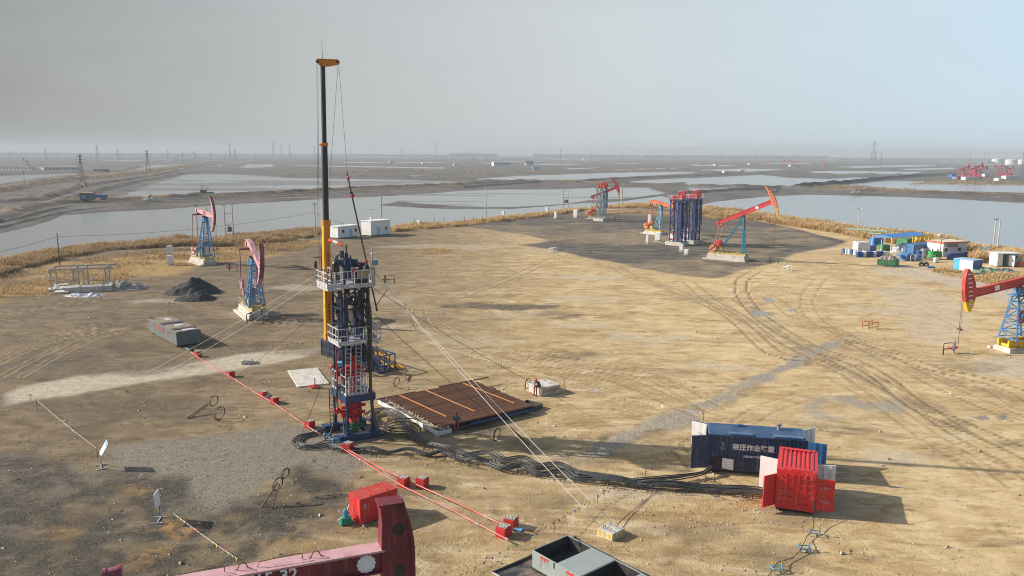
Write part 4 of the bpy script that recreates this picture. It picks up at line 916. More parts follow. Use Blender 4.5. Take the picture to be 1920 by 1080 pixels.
tower_unit(G(1270,459),R(-42),'navy lattice tower unit with red drum wheels and an orange striped white box',10.9,(tow_blue,red,concrete_w),1,2.9)
tower_unit(G(1297,456),R(-42),'navy lattice tower unit on the far side of its striped twin, red wheels on top',11.0,(tow_blue,red,concrete_w),1,2.6)
tower_unit(G(1127,414),R(-38),'grey green lattice tower unit with two spoked red wheels beside bright red pumpjack',10.6,(tow_grey,red_d,concrete_w),2,2.3,False)

# ---------------------------------------------------------------- wellheads
def wellhead(loc,rz,label,m0,m1,kind=0):
    T=thing('wellhead',label,'wellhead',loc,rz,'wellheads on the yard')
    mb=MB(); mb.tube((0,0,-.1),(0,0,.9),.13,10); mb.tube((0,0,.35),(0,0,.45),.24,12); mb.tube((0,0,.8),(0,0,.9),.22,12); mb.tube((0,0,.9),(0,0,1.5),.08,8); mb.box(-.16,.16,-.16,.16,1.0,1.35); mb.build('casing_head',m0,T)
    mb=MB()
    for s,z in ((1,.62),(-1,.62)):
        mb.tube((0,0,z),(s*.7,0,z),.06,8); mb.ring((s*.45,-.22,z+.05),.13,.02,n=12); mb.box(s*.45-.09,s*.45+.09,-.12,.12,z-.12,z+.12)
    mb.build('side_valve',m1,T)
    mb=MB(); mb.pipe([(.7,0,.62),(1.2,0,.62),(1.6,0,.62),(1.65,0,.4),(1.65,0,-.05)],.06,8); mb.pipe([(.2,0,1.2),(.8,0,1.25),(1.65,0,1.25),(1.7,0,1.1),(1.7,0,-.05)],.05,8); mb.build('flow_line',dkgrey,T)
    return T
wellhead(G(1443,494),R(-30),'dark wellhead pipework below the raised horse head',dkgrey,dkgrey)
wellhead(G(1787,662),R(205),'wellhead with red stuffing box below red and yellow horse head',steel,red)
wellhead(G(722,531),R(25),'low pipe stand with a red valve behind the rig',dkgrey,red)
wellhead(G(430,508),R(-15),'dark pipe stand with a red valve near the reeds',dkgrey,red)
wellhead(G(1152,415),R(-15),'dark wellhead pipework near the grey lattice tower',dkgrey,dkgrey)
wellhead(G(492,602),R(-70),'dark pipe rail and wellhead below the dipped horse head',dkgrey,dkgrey)
wellhead(G(1318,458),R(-20),'grey wellhead pipework at the foot of navy towers',steel,dkgrey)
T=thing('pipe_rail','black bent pipe rail before the low concrete base','pipe rail',G(463,607),R(35))
mb=MB(); mb.pipe([(0,0,-.1),(0,0,1.15),(.08,0,1.3),(.6,0,1.3),(.7,0,1.2),(.7,0,-.1)],.07,8); mb.pipe([(.7,0,.5),(1.9,.3,.55),(3.2,.2,.6)],.06,8); mb.build('bent_pipe',dkgrey,T)

# ---------------------------------------------------------------- workover rig
R0=G(656,812); RA=R(32); RZ=Matrix.Translation(R0)@rotz(RA)
RIG=thing('workover_rig','blue snubbing rig with white railed work decks and yellow telescopic boom','workover rig',R0,RA)
def rp(x,y,z): return RZ@Vector((x,y,z))
Z1,Z2,Z3=3.45,7.6,12.05
for yy in (-1.72,1.30):
    mb=MB(); mb.box(-1.7,1.8,yy-.27,yy+.27,.05,.5); 
    for x in (-1.5,1.6): mb.box(x-.25,x+.25,yy-.38,yy+.38,.5,.56)
    for x in (-1.2,-.4,.4,1.2): mb.box(x-.03,x+.03,yy-.3,yy+.3,.02,.52)
    mb.build('base_skid',rig_blue,RIG)
mb=MB(); mb.box(-.55,-.25,-1.45,1.03,.12,.4); mb.box(.9,1.2,-1.45,1.03,.12,.4); mb.build('cross_beam',rig_navy,RIG)
legs=[(-.72,-1.55),(1.38,-1.4),(-.72,1.3),(1.38,1.3)]
for x,y in legs:
    mb=MB(); mb.tube((x,y,.5),(x,y,1.35),.17,12); mb.tube((x,y,.5),(x,y,.62),.28,12); mb.tube((x,y,1.3),(x,y,1.42),.2,12); mb.tube((x,y,1.35),(x,y,Z1-.45),.1,10); mb.tube((x,y,Z1-.62),(x,y,Z1-.4),.16,10); mb.build('leg',rig_blue,RIG)
for x0,x1,y0,y1,nm in ((-.9,1.55,-1.72,-1.5,0),(-.9,1.55,1.25,1.47,0),(-.9,-.68,-1.5,1.25,1),(1.33,1.55,-1.5,1.25,1)):
    mb=MB(); mb.box(x0,x1,y0,y1,Z1-.45,Z1+.1); mb.build('deck_beam',rig_blue,RIG)
mb=MB(); mb.box(-.68,-.15,-1.5,1.25,Z1-.02,Z1+.02); mb.box(.75,1.33,-1.5,1.25,Z1-.02,Z1+.02); mb.box(-.15,.75,-1.5,-.5,Z1-.02,Z1+.02); mb.box(-.15,.75,.5,1.25,Z1-.02,Z1+.02); mb.build('lower_deck',dkgrey,RIG)
def rail(p,q,h=1.15,n=3,kick=.16,m=white_rail,nm='guard_rail',mid=1,r=.03):
    p=Vector(p);q=Vector(q); mb=MB(); 
    for i in range(n+1):
        c=p.lerp(q,i/n); mb.beam(c,c+Vector((0,0,h)),r*2.0)
    for k in range(mid+1):
        z=h*(k+1)/(mid+1); mb.beam(p+Vector((0,0,z)),q+Vector((0,0,z)),r*2)
    mb.beam(p+Vector((0,0,.03+kick/2)),q+Vector((0,0,.03+kick/2)),.025,kick,up=(0,0,1)); return mb.build(nm,m,RIG)
def railbox(x0,x1,y0,y1,z,skip=(),n=4,h=1.15):
    if 'f' not in skip: rail((x0,y0,z),(x1,y0,z),h,n)
    if 'b' not in skip: rail((x0,y1,z),(x1,y1,z),h,n)
    if 'l' not in skip: rail((x0,y0,z),(x0,y1,z),h,max(2,n-1))
    if 'r' not in skip: rail((x1,y0,z),(x1,y1,z),h,max(2,n-1))
z=Z1+.1
rail((-.8,.3,z),(-.8,1.35,z),1.5,2); rail((-.8,-1.6,z),(-.8,-.6,z),1.5,2); rail((-.55,-1.62,z),(.35,-1.62,z),1.5,3); rail((.45,-1.62,z),(.95,-1.62,z),1.5,2); rail((1.45,.2,z),(1.45,1.35,z),1.5,2); rail((-.6,1.38,z),(1.4,1.38,z),1.5,4)
# blowout preventer stack
mb=MB()
def fl(z,r=.42,h=.1): mb.tube((.3,-.1,z),(.3,-.1,z+h),r,16)
for z0_,z1_,r in ((.9,1.35,.3),(1.35,1.9,.34),(1.95,2.4,.36),(2.5,3.05,.38),(3.1,3.5,.42),(3.6,4.2,.3),(4.3,4.9,.36),(5.0,5.45,.34),(5.5,6.0,.42),(6.0,6.35,.25)): mb.tube((.3,-.1,z0_),(.3,-.1,z1_),r,16)
for z_ in (1.3,1.85,2.4,3.05,3.5,4.2,4.9,5.45): fl(z_)
bop=mb.build('blowout_preventer',red,RIG)
for z_,L in ((1.62,.95),(2.2,1.0),(2.75,1.05),(4.6,1.0),(5.25,.95)):
    for s in (-1,1):
        mb=MB(); mb.tube((.3,-.1,z_),(.3+s*L*.55,-.1,z_),.22,12); mb.tube((.3+s*L*.5,-.1,z_),(.3+s*L*.62,-.1,z_),.28,12); mb.tube((.3+s*L*.62,-.1,z_),(.3+s*L,-.1,z_),.13,10); mb.build('ram_bonnet',red,bop)
    mb=MB(); mb.tube((.3,-.1,z_-.28),(.3,-.75,z_-.28),.09,8); mb.ring((.3,-.78,z_-.28),.17,.03,n=14); mb.box(.15,.45,-.6,-.4,z_-.43,z_-.13); mb.build('valve',red,bop)
mb=MB(); mb.tube((.3,-.1,.0),(.3,-.1,.9),.25,14); mb.tube((.3,-.1,.25),(.3,-.1,.35),.42,14); mb.tube((.3,-.1,.78),(.3,-.1,.9),.4,14); mb.tube((-.5,-.1,.55),(1.1,-.1,.55),.09,8); mb.ring((.95,-.25,.55),.18,.03,n=12); mb.build('wellhead_spool',green,RIG)
mb=MB(); mb.tube((-1.05,-.35,2.2),(-1.05,-.35,7.2),.055,8); mb.ball((-1.05,-.35,2.15),.24); mb.box(-1.22,-.88,-.52,-.18,1.95,2.3); mb.tube((-1.05,-.35,2.1),(-.2,-.3,1.95),.09,8); mb.ring((-1.4,-.35,2.15),.2,.03,(0,1,0),(0,0,1),n=12); mb.tube((-.6,-.32,2.0),(-.6,-.32,1.5),.2,10); mb.build('choke_line',red,RIG)
for pts in ([(-.6,-.32,1.5),(-.62,-.4,.9),(-.8,-.9,.35),(-1.35,-1.3,.12),(-1.9,-1.2,.06)],[(-.5,-.32,1.6),(-.5,-.5,.8),(-.9,-1.0,.25),(-1.6,-1.1,.06)],[(-1.0,-.4,5.4),(-1.3,-.7,3.0),(-1.8,-1.2,1.2),(-2.5,-1.3,.3),(-3.1,-1.0,.05)]):
    MB().pipe(smooth_path(pts,.2),.05,6).build('hose',rubber,RIG,smooth=True)
for p_ in ((-2.3,-.75,.12),(-2.1,-2.15,.12)):
    mb=MB(); x,y,zz=p_; mb.tube((x,y,.1),(x,y,.55),.09,8); mb.tube((x,y,.5),(x+.4,y,.5),.08,8); mb.tube((x+.4,y,.5),(x+.55,y,.15),.08,8); mb.tube((x+.45,y,.2),(x+1.3,y+.1,.2),.055,8); mb.ball((x,y,.55),.13); mb.build('swivel_joint',sky_blue,RIG)
# slip spool frame between lower and middle decks: ladders
def ladder(p,q,w=.42,m=white_rail,cage=False,cd=(0,1,0)):
    p=Vector(p);q=Vector(q); d=(q-p).normalized(); s=d.cross(Vector(cd)).normalized()*(w/2); mb=MB()
    for k in (-1,1): mb.beam(p+s*k,q+s*k,.055)
    n=int((q-p).length/.3)
    for i in range(n): c=p.lerp(q,(i+.5)/n); mb.beam(c-s,c+s,.035)
    if cage:
        o=Vector(cd); nn_=int((q-p).length/.75)
        prev=None
        for i in range(nn_+1):
            c=p.lerp(q,i/nn_); u=s.normalized()
            hp=[c+u*(.36*math.cos(a))+o*(.36+.36*math.sin(a)) for a in [math.pi*j/6-math.pi*.25 for j in range(0,10)]]
            mb.pipe(hp,.016,4)
            if prev:
                for j in (0,3,5,7,9): mb.tube(prev[j],hp[j],.014,4)
            prev=hp
    return mb.build('ladder',m,RIG)
ladder((-.55,-1.35,Z1),(-.35,-1.2,Z2)); ladder((.25,-1.42,Z1),(.45,-1.25,Z2)); 
ladder((1.85,.85,Z2),(1.85,.85,Z3+1.0),cage=True,cd=(.5,.85,0))
ladder((-.85,1.52,.4),(-.85,1.52,Z1),m=rig_navy)
# middle deck
mb=MB(); mb.box(-1.15,2.2,-1.3,1.15,Z2-.12,Z2); 
for x in (-1.0,0,1.0,2.05): mb.box(x-.05,x+.05,-1.28,1.13,Z2-.26,Z2-.12)
mb.build('middle_deck',white_rail,RIG)
railbox(-1.15,2.2,-1.3,1.15,Z2,n=5); rail((1.2,-1.3,Z2),(1.2,-.6,Z2),1.15,1)
# jack cylinders and frame
for x,y in ((-.35,-.75),(.95,-.75),(-.35,.55),(.95,.55)):
    mb=MB(); mb.tube((x,y,6.0),(x,y,Z3-1.2),.19,14); mb.tube((x,y,Z3-1.25),(x,y,Z3-1.1),.24,14); mb.tube((x,y,Z3-1.1),(x,y,Z3+.6),.09,10); mb.tube((x,y,5.9),(x,y,6.1),.26,14); mb.tube((x,y,8.4),(x,y,8.55),.24,14); mb.build('jack_cylinder',rig_blue,RIG)
mb=MB()
for x,y in ((-.75,-1.05),(1.4,-1.05),(-.75,.9),(1.4,.9)): mb.beam((x,y,Z1),(x,y,Z3),.16)
for z_ in (5.2,6.6,8.9,10.2,11.4):
    for a,b in (((-.75,-1.05),(1.4,-1.05)),((1.4,-1.05),(1.4,.9)),((1.4,.9),(-.75,.9)),((-.75,.9),(-.75,-1.05))):
        mb.beam((*a,z_),(*b,z_),.1)
for z_ in (8.9,10.2): 
    mb.beam((-.75,.9,z_),(1.4,.9,z_+1.2),.07); mb.beam((1.4,-1.05,z_),(1.4,.9,z_+1.2),.07); mb.beam((-.75,-1.05,z_),(-.75,.9,z_+1.2),.07)
mb.box(-.55,1.2,-.95,.75,Z3-1.5,Z3-1.2); mb.box(-.5,1.15,-.9,.7,6.5,6.8); mb.box(-.1,.7,-.5,.3,6.8,7.4); mb.build('tower_frame',rig_navy,RIG)
mb=MB()
for k in range(26):
    x=random.uniform(-.7,1.35);y=random.choice((-1.0,.85,-.3,.3)); z_=random.uniform(8.8,11.8); s=random.uniform(.06,.16)
    mb.box(x-s,x+s,y-s,y+s,z_-s*1.5,z_+s*1.5); 
    if k%2: mb.pipe([(x,y,z_),(x+.2,y-.15,z_-.5),(x+random.uniform(-.3,.3),y-.1,z_-1.4)],.035,5)
mb.build('hydraulic_manifold',black,RIG)
mb=MB(); mb.tube((-.05,-1.0,9.3),(-.05,-1.0,9.95),.17,14); mb.ball((-.05,-1.0,9.95),.17); mb.tube((-.05,-1.0,10.0),(-.05,-1.0,10.2),.05,8); mb.pipe([(-.05,-1.0,10.2),(.3,-.9,11.0),(.7,-.6,11.9)],.02,5); mb.build('accumulator_bottle',steel,RIG)
# work basket on top
mb=MB(); mb.box(-.95,1.72,-1.65,1.25,Z3-.14,Z3); mb.box(-2.15,-.95,-2.1,.35,Z3-.14,Z3)
for x in (-.8,.5,1.6): mb.box(x-.06,x+.06,-1.6,1.2,Z3-.32,Z3-.14)
mb.build('work_basket_floor',white_rail,RIG)
z=Z3
rail((-.95,-1.65,z),(1.72,-1.65,z),1.15,5); rail((1.72,-1.65,z),(1.72,1.25,z),1.15,3); rail((-.95,1.25,z),(1.72,1.25,z),1.15,4); rail((-.95,.35,z),(-.95,1.25,z),1.15,2)
rail((-2.15,-2.1,z),(-.95,-2.1,z),1.15,2,.3); rail((-2.15,-2.1,z),(-2.15,.35,z),1.15,4,.3,mid=2); rail((-2.15,.35,z),(-.95,.35,z),1.15,2); rail((-.95,-2.1,z),(-.95,-1.65,z),1.15,1)
mb=MB(); mb.box(.35,1.3,-1.6,-1.55,Z3+.62,Z3+1.2); mb.build('plywood_panel',plywood,RIG)
mb=MB(); mb.box(.25,1.35,-1.45,-.95,Z3,Z3+.9); mb.box(.3,1.2,-1.4,-1.05,Z3+.9,Z3+1.0); mb.build('control_console',black,RIG)
mb=MB(); c=(.1,-.1)
mb.tube((c[0],c[1],Z3+.3),(c[0],c[1],Z3+1.5),.33,14); mb.tube((c[0],c[1],Z3+1.3),(c[0],c[1],Z3+1.5),.5,16); mb.box(-.12,.32,-.34,.12,Z3+1.5,Z3+2.0); mb.tube((c[0]-.35,c[1],Z3+2.0),(c[0]-.35,c[1],Z3+2.55),.16,10); mb.tube((.1,-.1,Z3+2.0),(.1,-.1,Z3+2.35),.14,10); mb.tube((.25,-.1,Z3+1.75),(.62,-.1,Z3+1.75),.1,8); mb.tube((.72,-.1,Z3+1.5),(.72,-.1,Z3+1.85),.26,14); mb.tube((-.55,-.4,Z3+1.5),(-.55,-.4,Z3+1.9),.3,12); mb.box(.6,1.5,-.3,.1,Z3+1.25,Z3+1.55)
mb.build('power_tong',rig_blue,RIG)
MB().tube((.1,-.1,Z3+1.5),(.1,-.1,Z3+3.0),.06,8).build('tubing_stub',rustm,RIG)
mb=MB(); mb.pipe([(-.9,.1,Z3+1.0),(-.75,.0,Z3+2.0),(-.3,.1,Z3+2.3)],.05,6); mb.pipe([(.5,.2,Z3+2.1),(.9,.5,Z3+1.2),(1.0,.6,Z3-.5)],.05,6); mb.pipe([(-.9,-.5,Z3+1.9),(-1.2,-.3,Z3+1.0),(-1.0,.2,Z3-.8)],.05,6); mb.ball((-1.1,-1.0,Z3+1.7),.26); mb.box(-1.35,-.9,-1.25,-.85,Z3+1.1,Z3+1.6); mb.tube((-1.1,-1.0,Z3+.2),(-.9,-.8,Z3+2.3),.08,8); mb.build('winch',black,RIG)
mb=MB(); mb.beam((1.58,-1.58,Z3),(1.58,-1.58,Z3+2.6),.09); mb.tube((1.58,-1.58,Z3+2.6),(1.58,-1.58,Z3+2.95),.04,6); mb.build('lamp_post',steel,RIG)
mb=MB(); mb.box(1.66,2.06,-1.55,-1.2,Z3+1.45,Z3+1.85); mb.build('flood_lamp',sky_blue,RIG)
mb=MB(); mb.ball((1.7,-1.5,Z3+2.35),.16,sc=(1.3,1.3,.7)); mb.build('lamp_dome',white,RIG)
mb=MB(); mb.tube((-1.75,.3,Z3),(-1.75,.3,Z3+2.9),.04,6); mb.beam((-1.75,.3,Z3+2.1),(-2.5,-.2,Z3+2.15),.08,.06); mb.ball((-2.35,-.1,Z3+1.6),.2,sc=(.7,.7,1.7)); mb.build('camera_arm',rustm,RIG)
for x,y in ((-2.1,-1.9),(1.72,-1.55),(.0,-1.66)):
    MB().ball((x,y,Z3+1.2),.11).build('warning_lamp',red,RIG)
# hoses hanging down the rig
for k in range(15):
    a=k/14; x0=1.35+.35*math.sin(k*1.7); y0=-1.5+1.2*a*.5; zt_=random.choice((Z3-.4,Z3-.6,Z2-.3,Z2-.2)); 
    pts=[(.9+.5*a,-1.0+.4*a,zt_+.3),(x0*.85,y0*.9,zt_-.3),(1.25+.12*math.cos(k),-1.65+.5*a,zt_-2.2),(1.15+.3*a,-1.7+.45*a,3.5),(1.25+.35*a,-1.8+.5*a,1.6),(1.6+.4*a,-2.1+.9*a,.35),(2.3,-2.0+1.2*a,.12)]
    MB().pipe(smooth_path(pts,.25),.048,6).build('hose',rubber,RIG,smooth=True)
# telescopic boom
bxy=RZ.inverted()@G(621,797); bx_,by_=bxy.x,bxy.y
bz0=Z2-.15
def bz(py): return HZ(rp(bx_,by_,0),py)
za,zb_,zc_,zd_=bz(415),bz(270),bz(118),bz(108)
lean=Vector((.0075,0.0,1)); 
def bt(z): return Vector((bx_+.012*(z-bz0),by_,z))
mb=MB(); mb.beam(bt(bz0),bt(za),.50,.44,0,up=(0,1,0)); mb.beam(bt(bz0)+Vector((-.22,-.02,0)),bt(za)+Vector((-.22,-.02,0)),.14,.46,1,up=(0,1,0)); mb.beam(bt(za-.35),bt(za+.1),.60,.54,0,up=(0,1,0)); mb.beam(bt(bz0-.3),bt(bz0+.25),.62,.56,0,up=(0,1,0))
boom=mb.build('telescopic_boom',[ora_b,yel_b],RIG,bevel=.02)
mb=MB(); mb.beam(bt(za),bt(zb_),.37,.35,0,up=(0,1,0)); mb.build('boom_section',black,boom)
mb=MB(); mb.beam(bt(zb_-.14),bt(zb_+.1),.46,.42,0,up=(0,1,0)); mb.beam(bt(zb_)+Vector((-.2,-.1,0)),bt(zb_)+Vector((-.42,-.2,-.08)),.14,.14); mb.build('boom_collar',ora_b,boom)
mb=MB(); mb.beam(bt(zb_),bt(zc_),.29,.27,0,up=(0,1,0)); mb.build('boom_section',black,boom)
hd=bt(zc_); hu=Vector((math.cos(-RA),math.sin(-RA),0)); 
mb=MB(); mb.prism([(-.42,.05),(-.15,-.25),(.35,-.25),(1.1,-.12),(1.28,.02),(1.28,.18),(1.15,.27),(-.3,.33),(-.44,.26)],hd,hu,(0,0,1),.34); mb.build('boom_head',ora_b,boom,bevel=.02)
mb=MB()
for q_ in (-.36,1.16): mb.tube(hd+hu*q_+Vector((0,0,.1))+hu.cross(Vector((0,0,1)))*.2,hd+hu*q_+Vector((0,0,.1))-hu.cross(Vector((0,0,1)))*.2,.12,12)
mb.tube(hd+Vector((0,0,.3)),hd+Vector((-.02,0,1.75)),.02,4,0,.008); mb.build('sheave',rustm,boom)
tx=bt(za-3.2)+hu.cross(Vector((0,0,1)))*.0
for zc2,s_ in ((za-4.0,'MAX 300'),(za-8.0,'WARNING')): pass
for k in range(9):
    c=bt(za-2.6-k*.24)+Vector((.05,-.232,0)); MB().box(c.x-.06,c.x+.06,c.y-.004,c.y+.004,c.z-.07,c.z+.05).build('stencil_mark',black,boom)
for k in range(9):
    c=bt(za-6.6-k*.24)+Vector((.05,-.232,0)); MB().box(c.x-.06,c.x+.06,c.y-.004,c.y+.004,c.z-.07,c.z+.05).build('stencil_mark',black,boom)
hl=rp(*(hd+hu*-.44)); hr=rp(*(hd+hu*1.22))
for a,b in ((hl+Vector((0,0,.1)),rp(bx_-.65,by_-.1,Z3+1.5)),(hl+Vector((.05,.1,.1)),rp(bx_-.5,by_+.1,Z3+1.2)),(hr+Vector((-.05,0,0)),rp(*(bt(za+2)+Vector((.3,.1,0)))))):
    mb=MB(); mb.tube(RZ.inverted()@a,RZ.inverted()@b,.012,4); mb.build('hoist_line',wire_d,boom)
# joint of tubing being hoisted beside the rig
Pj0=at_y(653,335,R0.y+2.2); Pj1=at_y(707,583,R0.y+1.6)
T=thing('hoisted_tubing','dark tubing joint hanging from the boom line past the top basket','tubing joint',(0,0,0))
mb=MB(); pa=Pj0.lerp(Pj1,.12); mb.tube(pa,Pj1,.062,8,0,.062); mb.tube(Pj1.lerp(pa,.03),Pj1,.085,8); mb.build('tubing_joint',mat('dark tubing',(.045,.026,.02),.55,0,(.09,.05,.035),.6,1.0),T)
mb=MB(); mb.tube(Pj0.lerp(Pj1,-.04),pa,.05,6); mb.tube(Pj0.lerp(Pj1,.10),Pj0.lerp(Pj1,.125),.13,8); mb.build('elevator_shackle',black,T)
mb=MB(); mb.ball(Pj0,.14,sc=(.8,.8,1.5)); mb.ball(pa+Vector((.05,0,-.05)),.17); mb.build('hook_block',red,T)
mb=MB(); mb.tube(hr,Pj0.lerp(Pj1,-.03),.013,4); mb.build('hoist_line',wire_d,T)
mb=MB(); mb.tube(Pj1.lerp(Pj0,.04),at_y(726,543,R0.y+2.4),.035,5); mb.build('tag_line',wire_d,T)

def windsock(loc,h,rz,label,L=.7,r=.09):
    T=thing('windsock',label,'windsock',loc,rz,'windsocks')
    MB().tube((0,0,0),(0,0,h),.022,6).build('pole',red_d if loc[2]>5 else rustm,T)
    mb=MB(); n=6
    for k in range(n):
        f0,f1=k/n,(k+1)/n; mb.tube((.04+L*f0,0,h-.08-.22*L*f0**1.4),(.04+L*f1,0,h-.08-.22*L*f1**1.4),r*(1-.4*f0),10,(k//2)%2,r*(1-.4*f1))
    mb.build('sock',[sock_o,white],T); return T
windsock(rp(-.9,.9,Z3),3.35,R(-30),'orange and white windsock on a red pole above the rig basket',1.3,.16)
windsock(G(318,594),2.0,R(5),'orange and white windsock on a thin stick behind sump tank',.85,.1)

# ================================================================ CONTAINERS, TANKS, RACK
def corr_wall(mb,p,q,z0,z1,n,dep=.045,m=0):     # corrugated wall standing on the line p->q, outside on its right hand
    p=Vector((p[0],p[1],0));q=Vector((q[0],q[1],0)); d=(q-p); L=d.length; d.normalize(); o=Vector((d.y,-d.x,0)); pts=[]
    for i in range(n):
        b=i*L/n; w=L/n
        pts+= [(b,0),(b+w*.34,0),(b+w*.5,-dep),(b+w*.84,-dep)]
    pts.append((L,0)); vs=[]
    for s,off in pts: c=p+d*s+o*off; vs+=[(c.x,c.y,z0),(c.x,c.y,z1)]
    mb._add(vs,[(2*i,2*i+2,2*i+3,2*i+1) for i in range(len(pts)-1)],m)
def container(loc,rz,L,Wd,h,label,mb_,mr_,mdoor,inside,rib,name='shipping_container'):
    T=thing(name,label,'container',loc,rz); zb=.22
    mb=MB()
    mb.box(.02,L-.02,.02,Wd-.02,zb,zb+.12)
    corr_wall(mb,(0.06,0.0),(L-.06,0.0),zb+.14,h-.1,int(L/.28)); corr_wall(mb,(L-.06,Wd),(.06,Wd),zb+.14,h-.1,int(L/.28))
    for x in (0,L):
        for y in (0,Wd):
            sx=.09 if x==0 else -.09; sy=.09 if y==0 else -.09
            mb.box(min(x,x+sx),max(x,x+sx),min(y,y+sy)-(.012 if y==0 else -.012)*0,max(y,y+sy),zb,h)
    for y0,y1 in ((-.02,.1),(Wd-.1,Wd+.02)):
        mb.box(.09,L-.09,y0,y1,h-.12,h-.004); mb.box(.09,L-.09,y0,y1,zb,zb+.16)
    mb.build('body',mb_,T)
    mb=MB(); n=rib; vs=[]; wt=(Wd-.2)/n
    for i in range(n):
        for f,zz in ((.0,h-.03),(.36,h-.03),(.5,h+.022),(.86,h+.022)): vs+=[(.1,.1+wt*(i+f),zz),(L-.1,.1+wt*(i+f),zz)]
    vs+=[(.1,Wd-.1,h-.03),(L-.1,Wd-.1,h-.03)]
    mb._add(vs,[(2*i,2*i+1,2*i+3,2*i+2) for i in range(len(vs)//2-1)],0)
    for x0 in (-.0,L-.1): mb.box(x0,x0+.1,.0,Wd,h-.1,h+.006)
    if rib<12:
        mb.box(.1,.45,.1,Wd-.1,h-.02,h+.028); mb.box(L-.35,L-.1,.1,Wd-.1,h-.02,h+.028)
    mb.build('roof',mr_,T)
    mb=MB(); mb.box(.3,.55,.05,Wd-.05,0,zb); mb.box(L-.55,L-.3,.05,Wd-.05,0,zb); mb.box(.05,L-.05,.1,.3,.06,zb-.01); mb.box(.05,L-.05,Wd-.3,Wd-.1,.06,zb-.01); mb.build('underframe',black,T)
    mb=MB(); mb.box(.12,L-.12,Wd*.5-.02,Wd*.5+.02,zb+.1,h-.15); mb.build('inner_wall',inside,T)
    return T
def leaf(T,hinge,ang,w,z0,z1,mo,mi,name='door',ribs=3):
    mb=MB(Matrix.Translation(hinge)@rotz(ang)); mb.box(0,w,-.04,.03,z0,z1,0); mb.box(.02,w-.02,.032,.04,z0+.03,z1-.03,1)
    for k in range(ribs): z=z0+(z1-z0)*(k+1)/(ribs+1); mb.box(.06,w-.06,-.065,-.041,z-.03,z+.03,0)
    for f in (.35,.72): mb.tube((w*f,-.085,z0+.02),(w*f,-.085,z1-.02),.022,6,0)
    return mb.build(name,[mo,mi],T)
A,ang,L=foot((1326,884),(1521,893)); ang=R(-10.5); L=6.6; h=2.75
BC=container((A.x,A.y,0),ang,L,2.5,h,'navy blue container with white Chinese lettering and open end doors',navy,navy_roof,navy,white,15)
leaf(BC,(0,.02,0),R(196),1.22,.3,h-.08,navy,navy); leaf(BC,(0,2.48,0),R(150),1.22,.3,h-.08,navy,white)
leaf(BC,(L,.02,0),R(-12),1.22,.3,h-.08,con_blue,con_blue); leaf(BC,(L,2.48,0),R(35),1.22,.3,h-.08,white,white)
for q in ((1.42,3.0,.1,.6,h+.02,h+.10),(4.4,6.35,.1,.55,h+.02,h+.10),(2.1,2.5,1.9,2.2,h+.02,h+.16)): MB().box(*q).build('roof_hatch',navy_roof,BC)
mb=MB(); mb.tube((4.9,1.9,h),(4.9,1.9,h+.35),.12,10); mb.tube((4.75,1.9,h+.35),(5.1,1.9,h+.42),.1,10); mb.build('exhaust_stack',steel,BC)
mb=MB(); mb.box(.22,.95,-.03,.02,.36,1.15); mb.build('cable_opening',black,BC)
mb=MB(Matrix.Translation((.98,-.05,0))@rotz(R(-18))); mb.box(0,.78,-.03,.03,.34,1.12); mb.build('hatch_door',white,BC,bevel=.015)
fm=lambda x,z:frame_m((x,-.006-.012,z),(1,0,0),(0,0,1))
for k,c_ in enumerate('带压作业装置'): text(c_,.47,letter_w,BC,fm(1.86+.47*k,1.92),bold=.016)
text('中国石油大港油田井下作业',.155,letter_w,BC,fm(3.3,1.30),bold=.004)
for k,t_ in enumerate(('MAX','TARE','NET','CU.CAP.','2.4 T')): text(t_,.10,letter_w,BC,fm(.98,2.20-.13*k))
A,ang,L=foot((1452,957),(1527,967)); ang=R(-20.5); 
# red container: long side runs away from the camera
XR=Matrix.Translation((A.x,A.y,0))
RC=container((A.x+math.cos(ang)*2.36,A.y+math.sin(ang)*2.36,0),ang+R(90),4.25,2.36,2.72,'red container with ribbed roof and open side doors on navy container side',red,red,red,white,8)
# its near end wall (local x=0 side) with two closed door leaves
mb=MB(); mb.box(-.03,.05,.09,2.27,.34,2.62); mb.build('end_wall',red,RC)
mb=MB()
for y in (.62,1.02,1.36,1.76): mb.box(-.10,-.032,y-.03,y+.03,.4,2.56)
for z in (.62,1.05,1.5,1.95,2.35):
    mb.box(-.085,-.033,.2,.98,z-.035,z+.035); mb.box(-.085,-.033,1.4,2.16,z-.035,z+.035)
for y in (.3,2.06):
    for z in (.6,2.4): mb.box(-.07,-.034,y-.05,y+.05,z-.06,z+.06)
mb.build('locking_bar',red,RC)
for q in ((.15,.55,.4,1.95,2.752,2.80),(3.7,4.05,.4,1.95,2.752,2.80)): MB().box(*q).build('roof_hatch',red,RC,bevel=.01)
leaf(RC,(.15,2.36,0),R(138),1.05,.36,2.4,red,red); leaf(RC,(2.2,2.36,0),R(76),1.15,.36,2.55,white,white)
rd=leaf(RC,(.15,0,0),R(-84),1.05,.36,2.4,red,red); leaf(RC,(2.2,0,0),R(-78),1.15,.36,2.55,white,white)
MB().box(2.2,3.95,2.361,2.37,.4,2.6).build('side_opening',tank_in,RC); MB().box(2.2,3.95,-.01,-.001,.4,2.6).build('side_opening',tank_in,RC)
for z,t_ in ((1.85,'高压管汇'),(.95,'严禁烟火')):
    q=R(-84); o=Vector((.15,0,0))+Vector((math.cos(q),math.sin(q),0))*.52; nrm=Vector((math.sin(q),-math.cos(q),0))
    text(t_,.17,letter_p,rd,frame_m(o+nrm*.075+Vector((0,0,z)),(math.cos(q),math.sin(q),0),(0,0,1)))
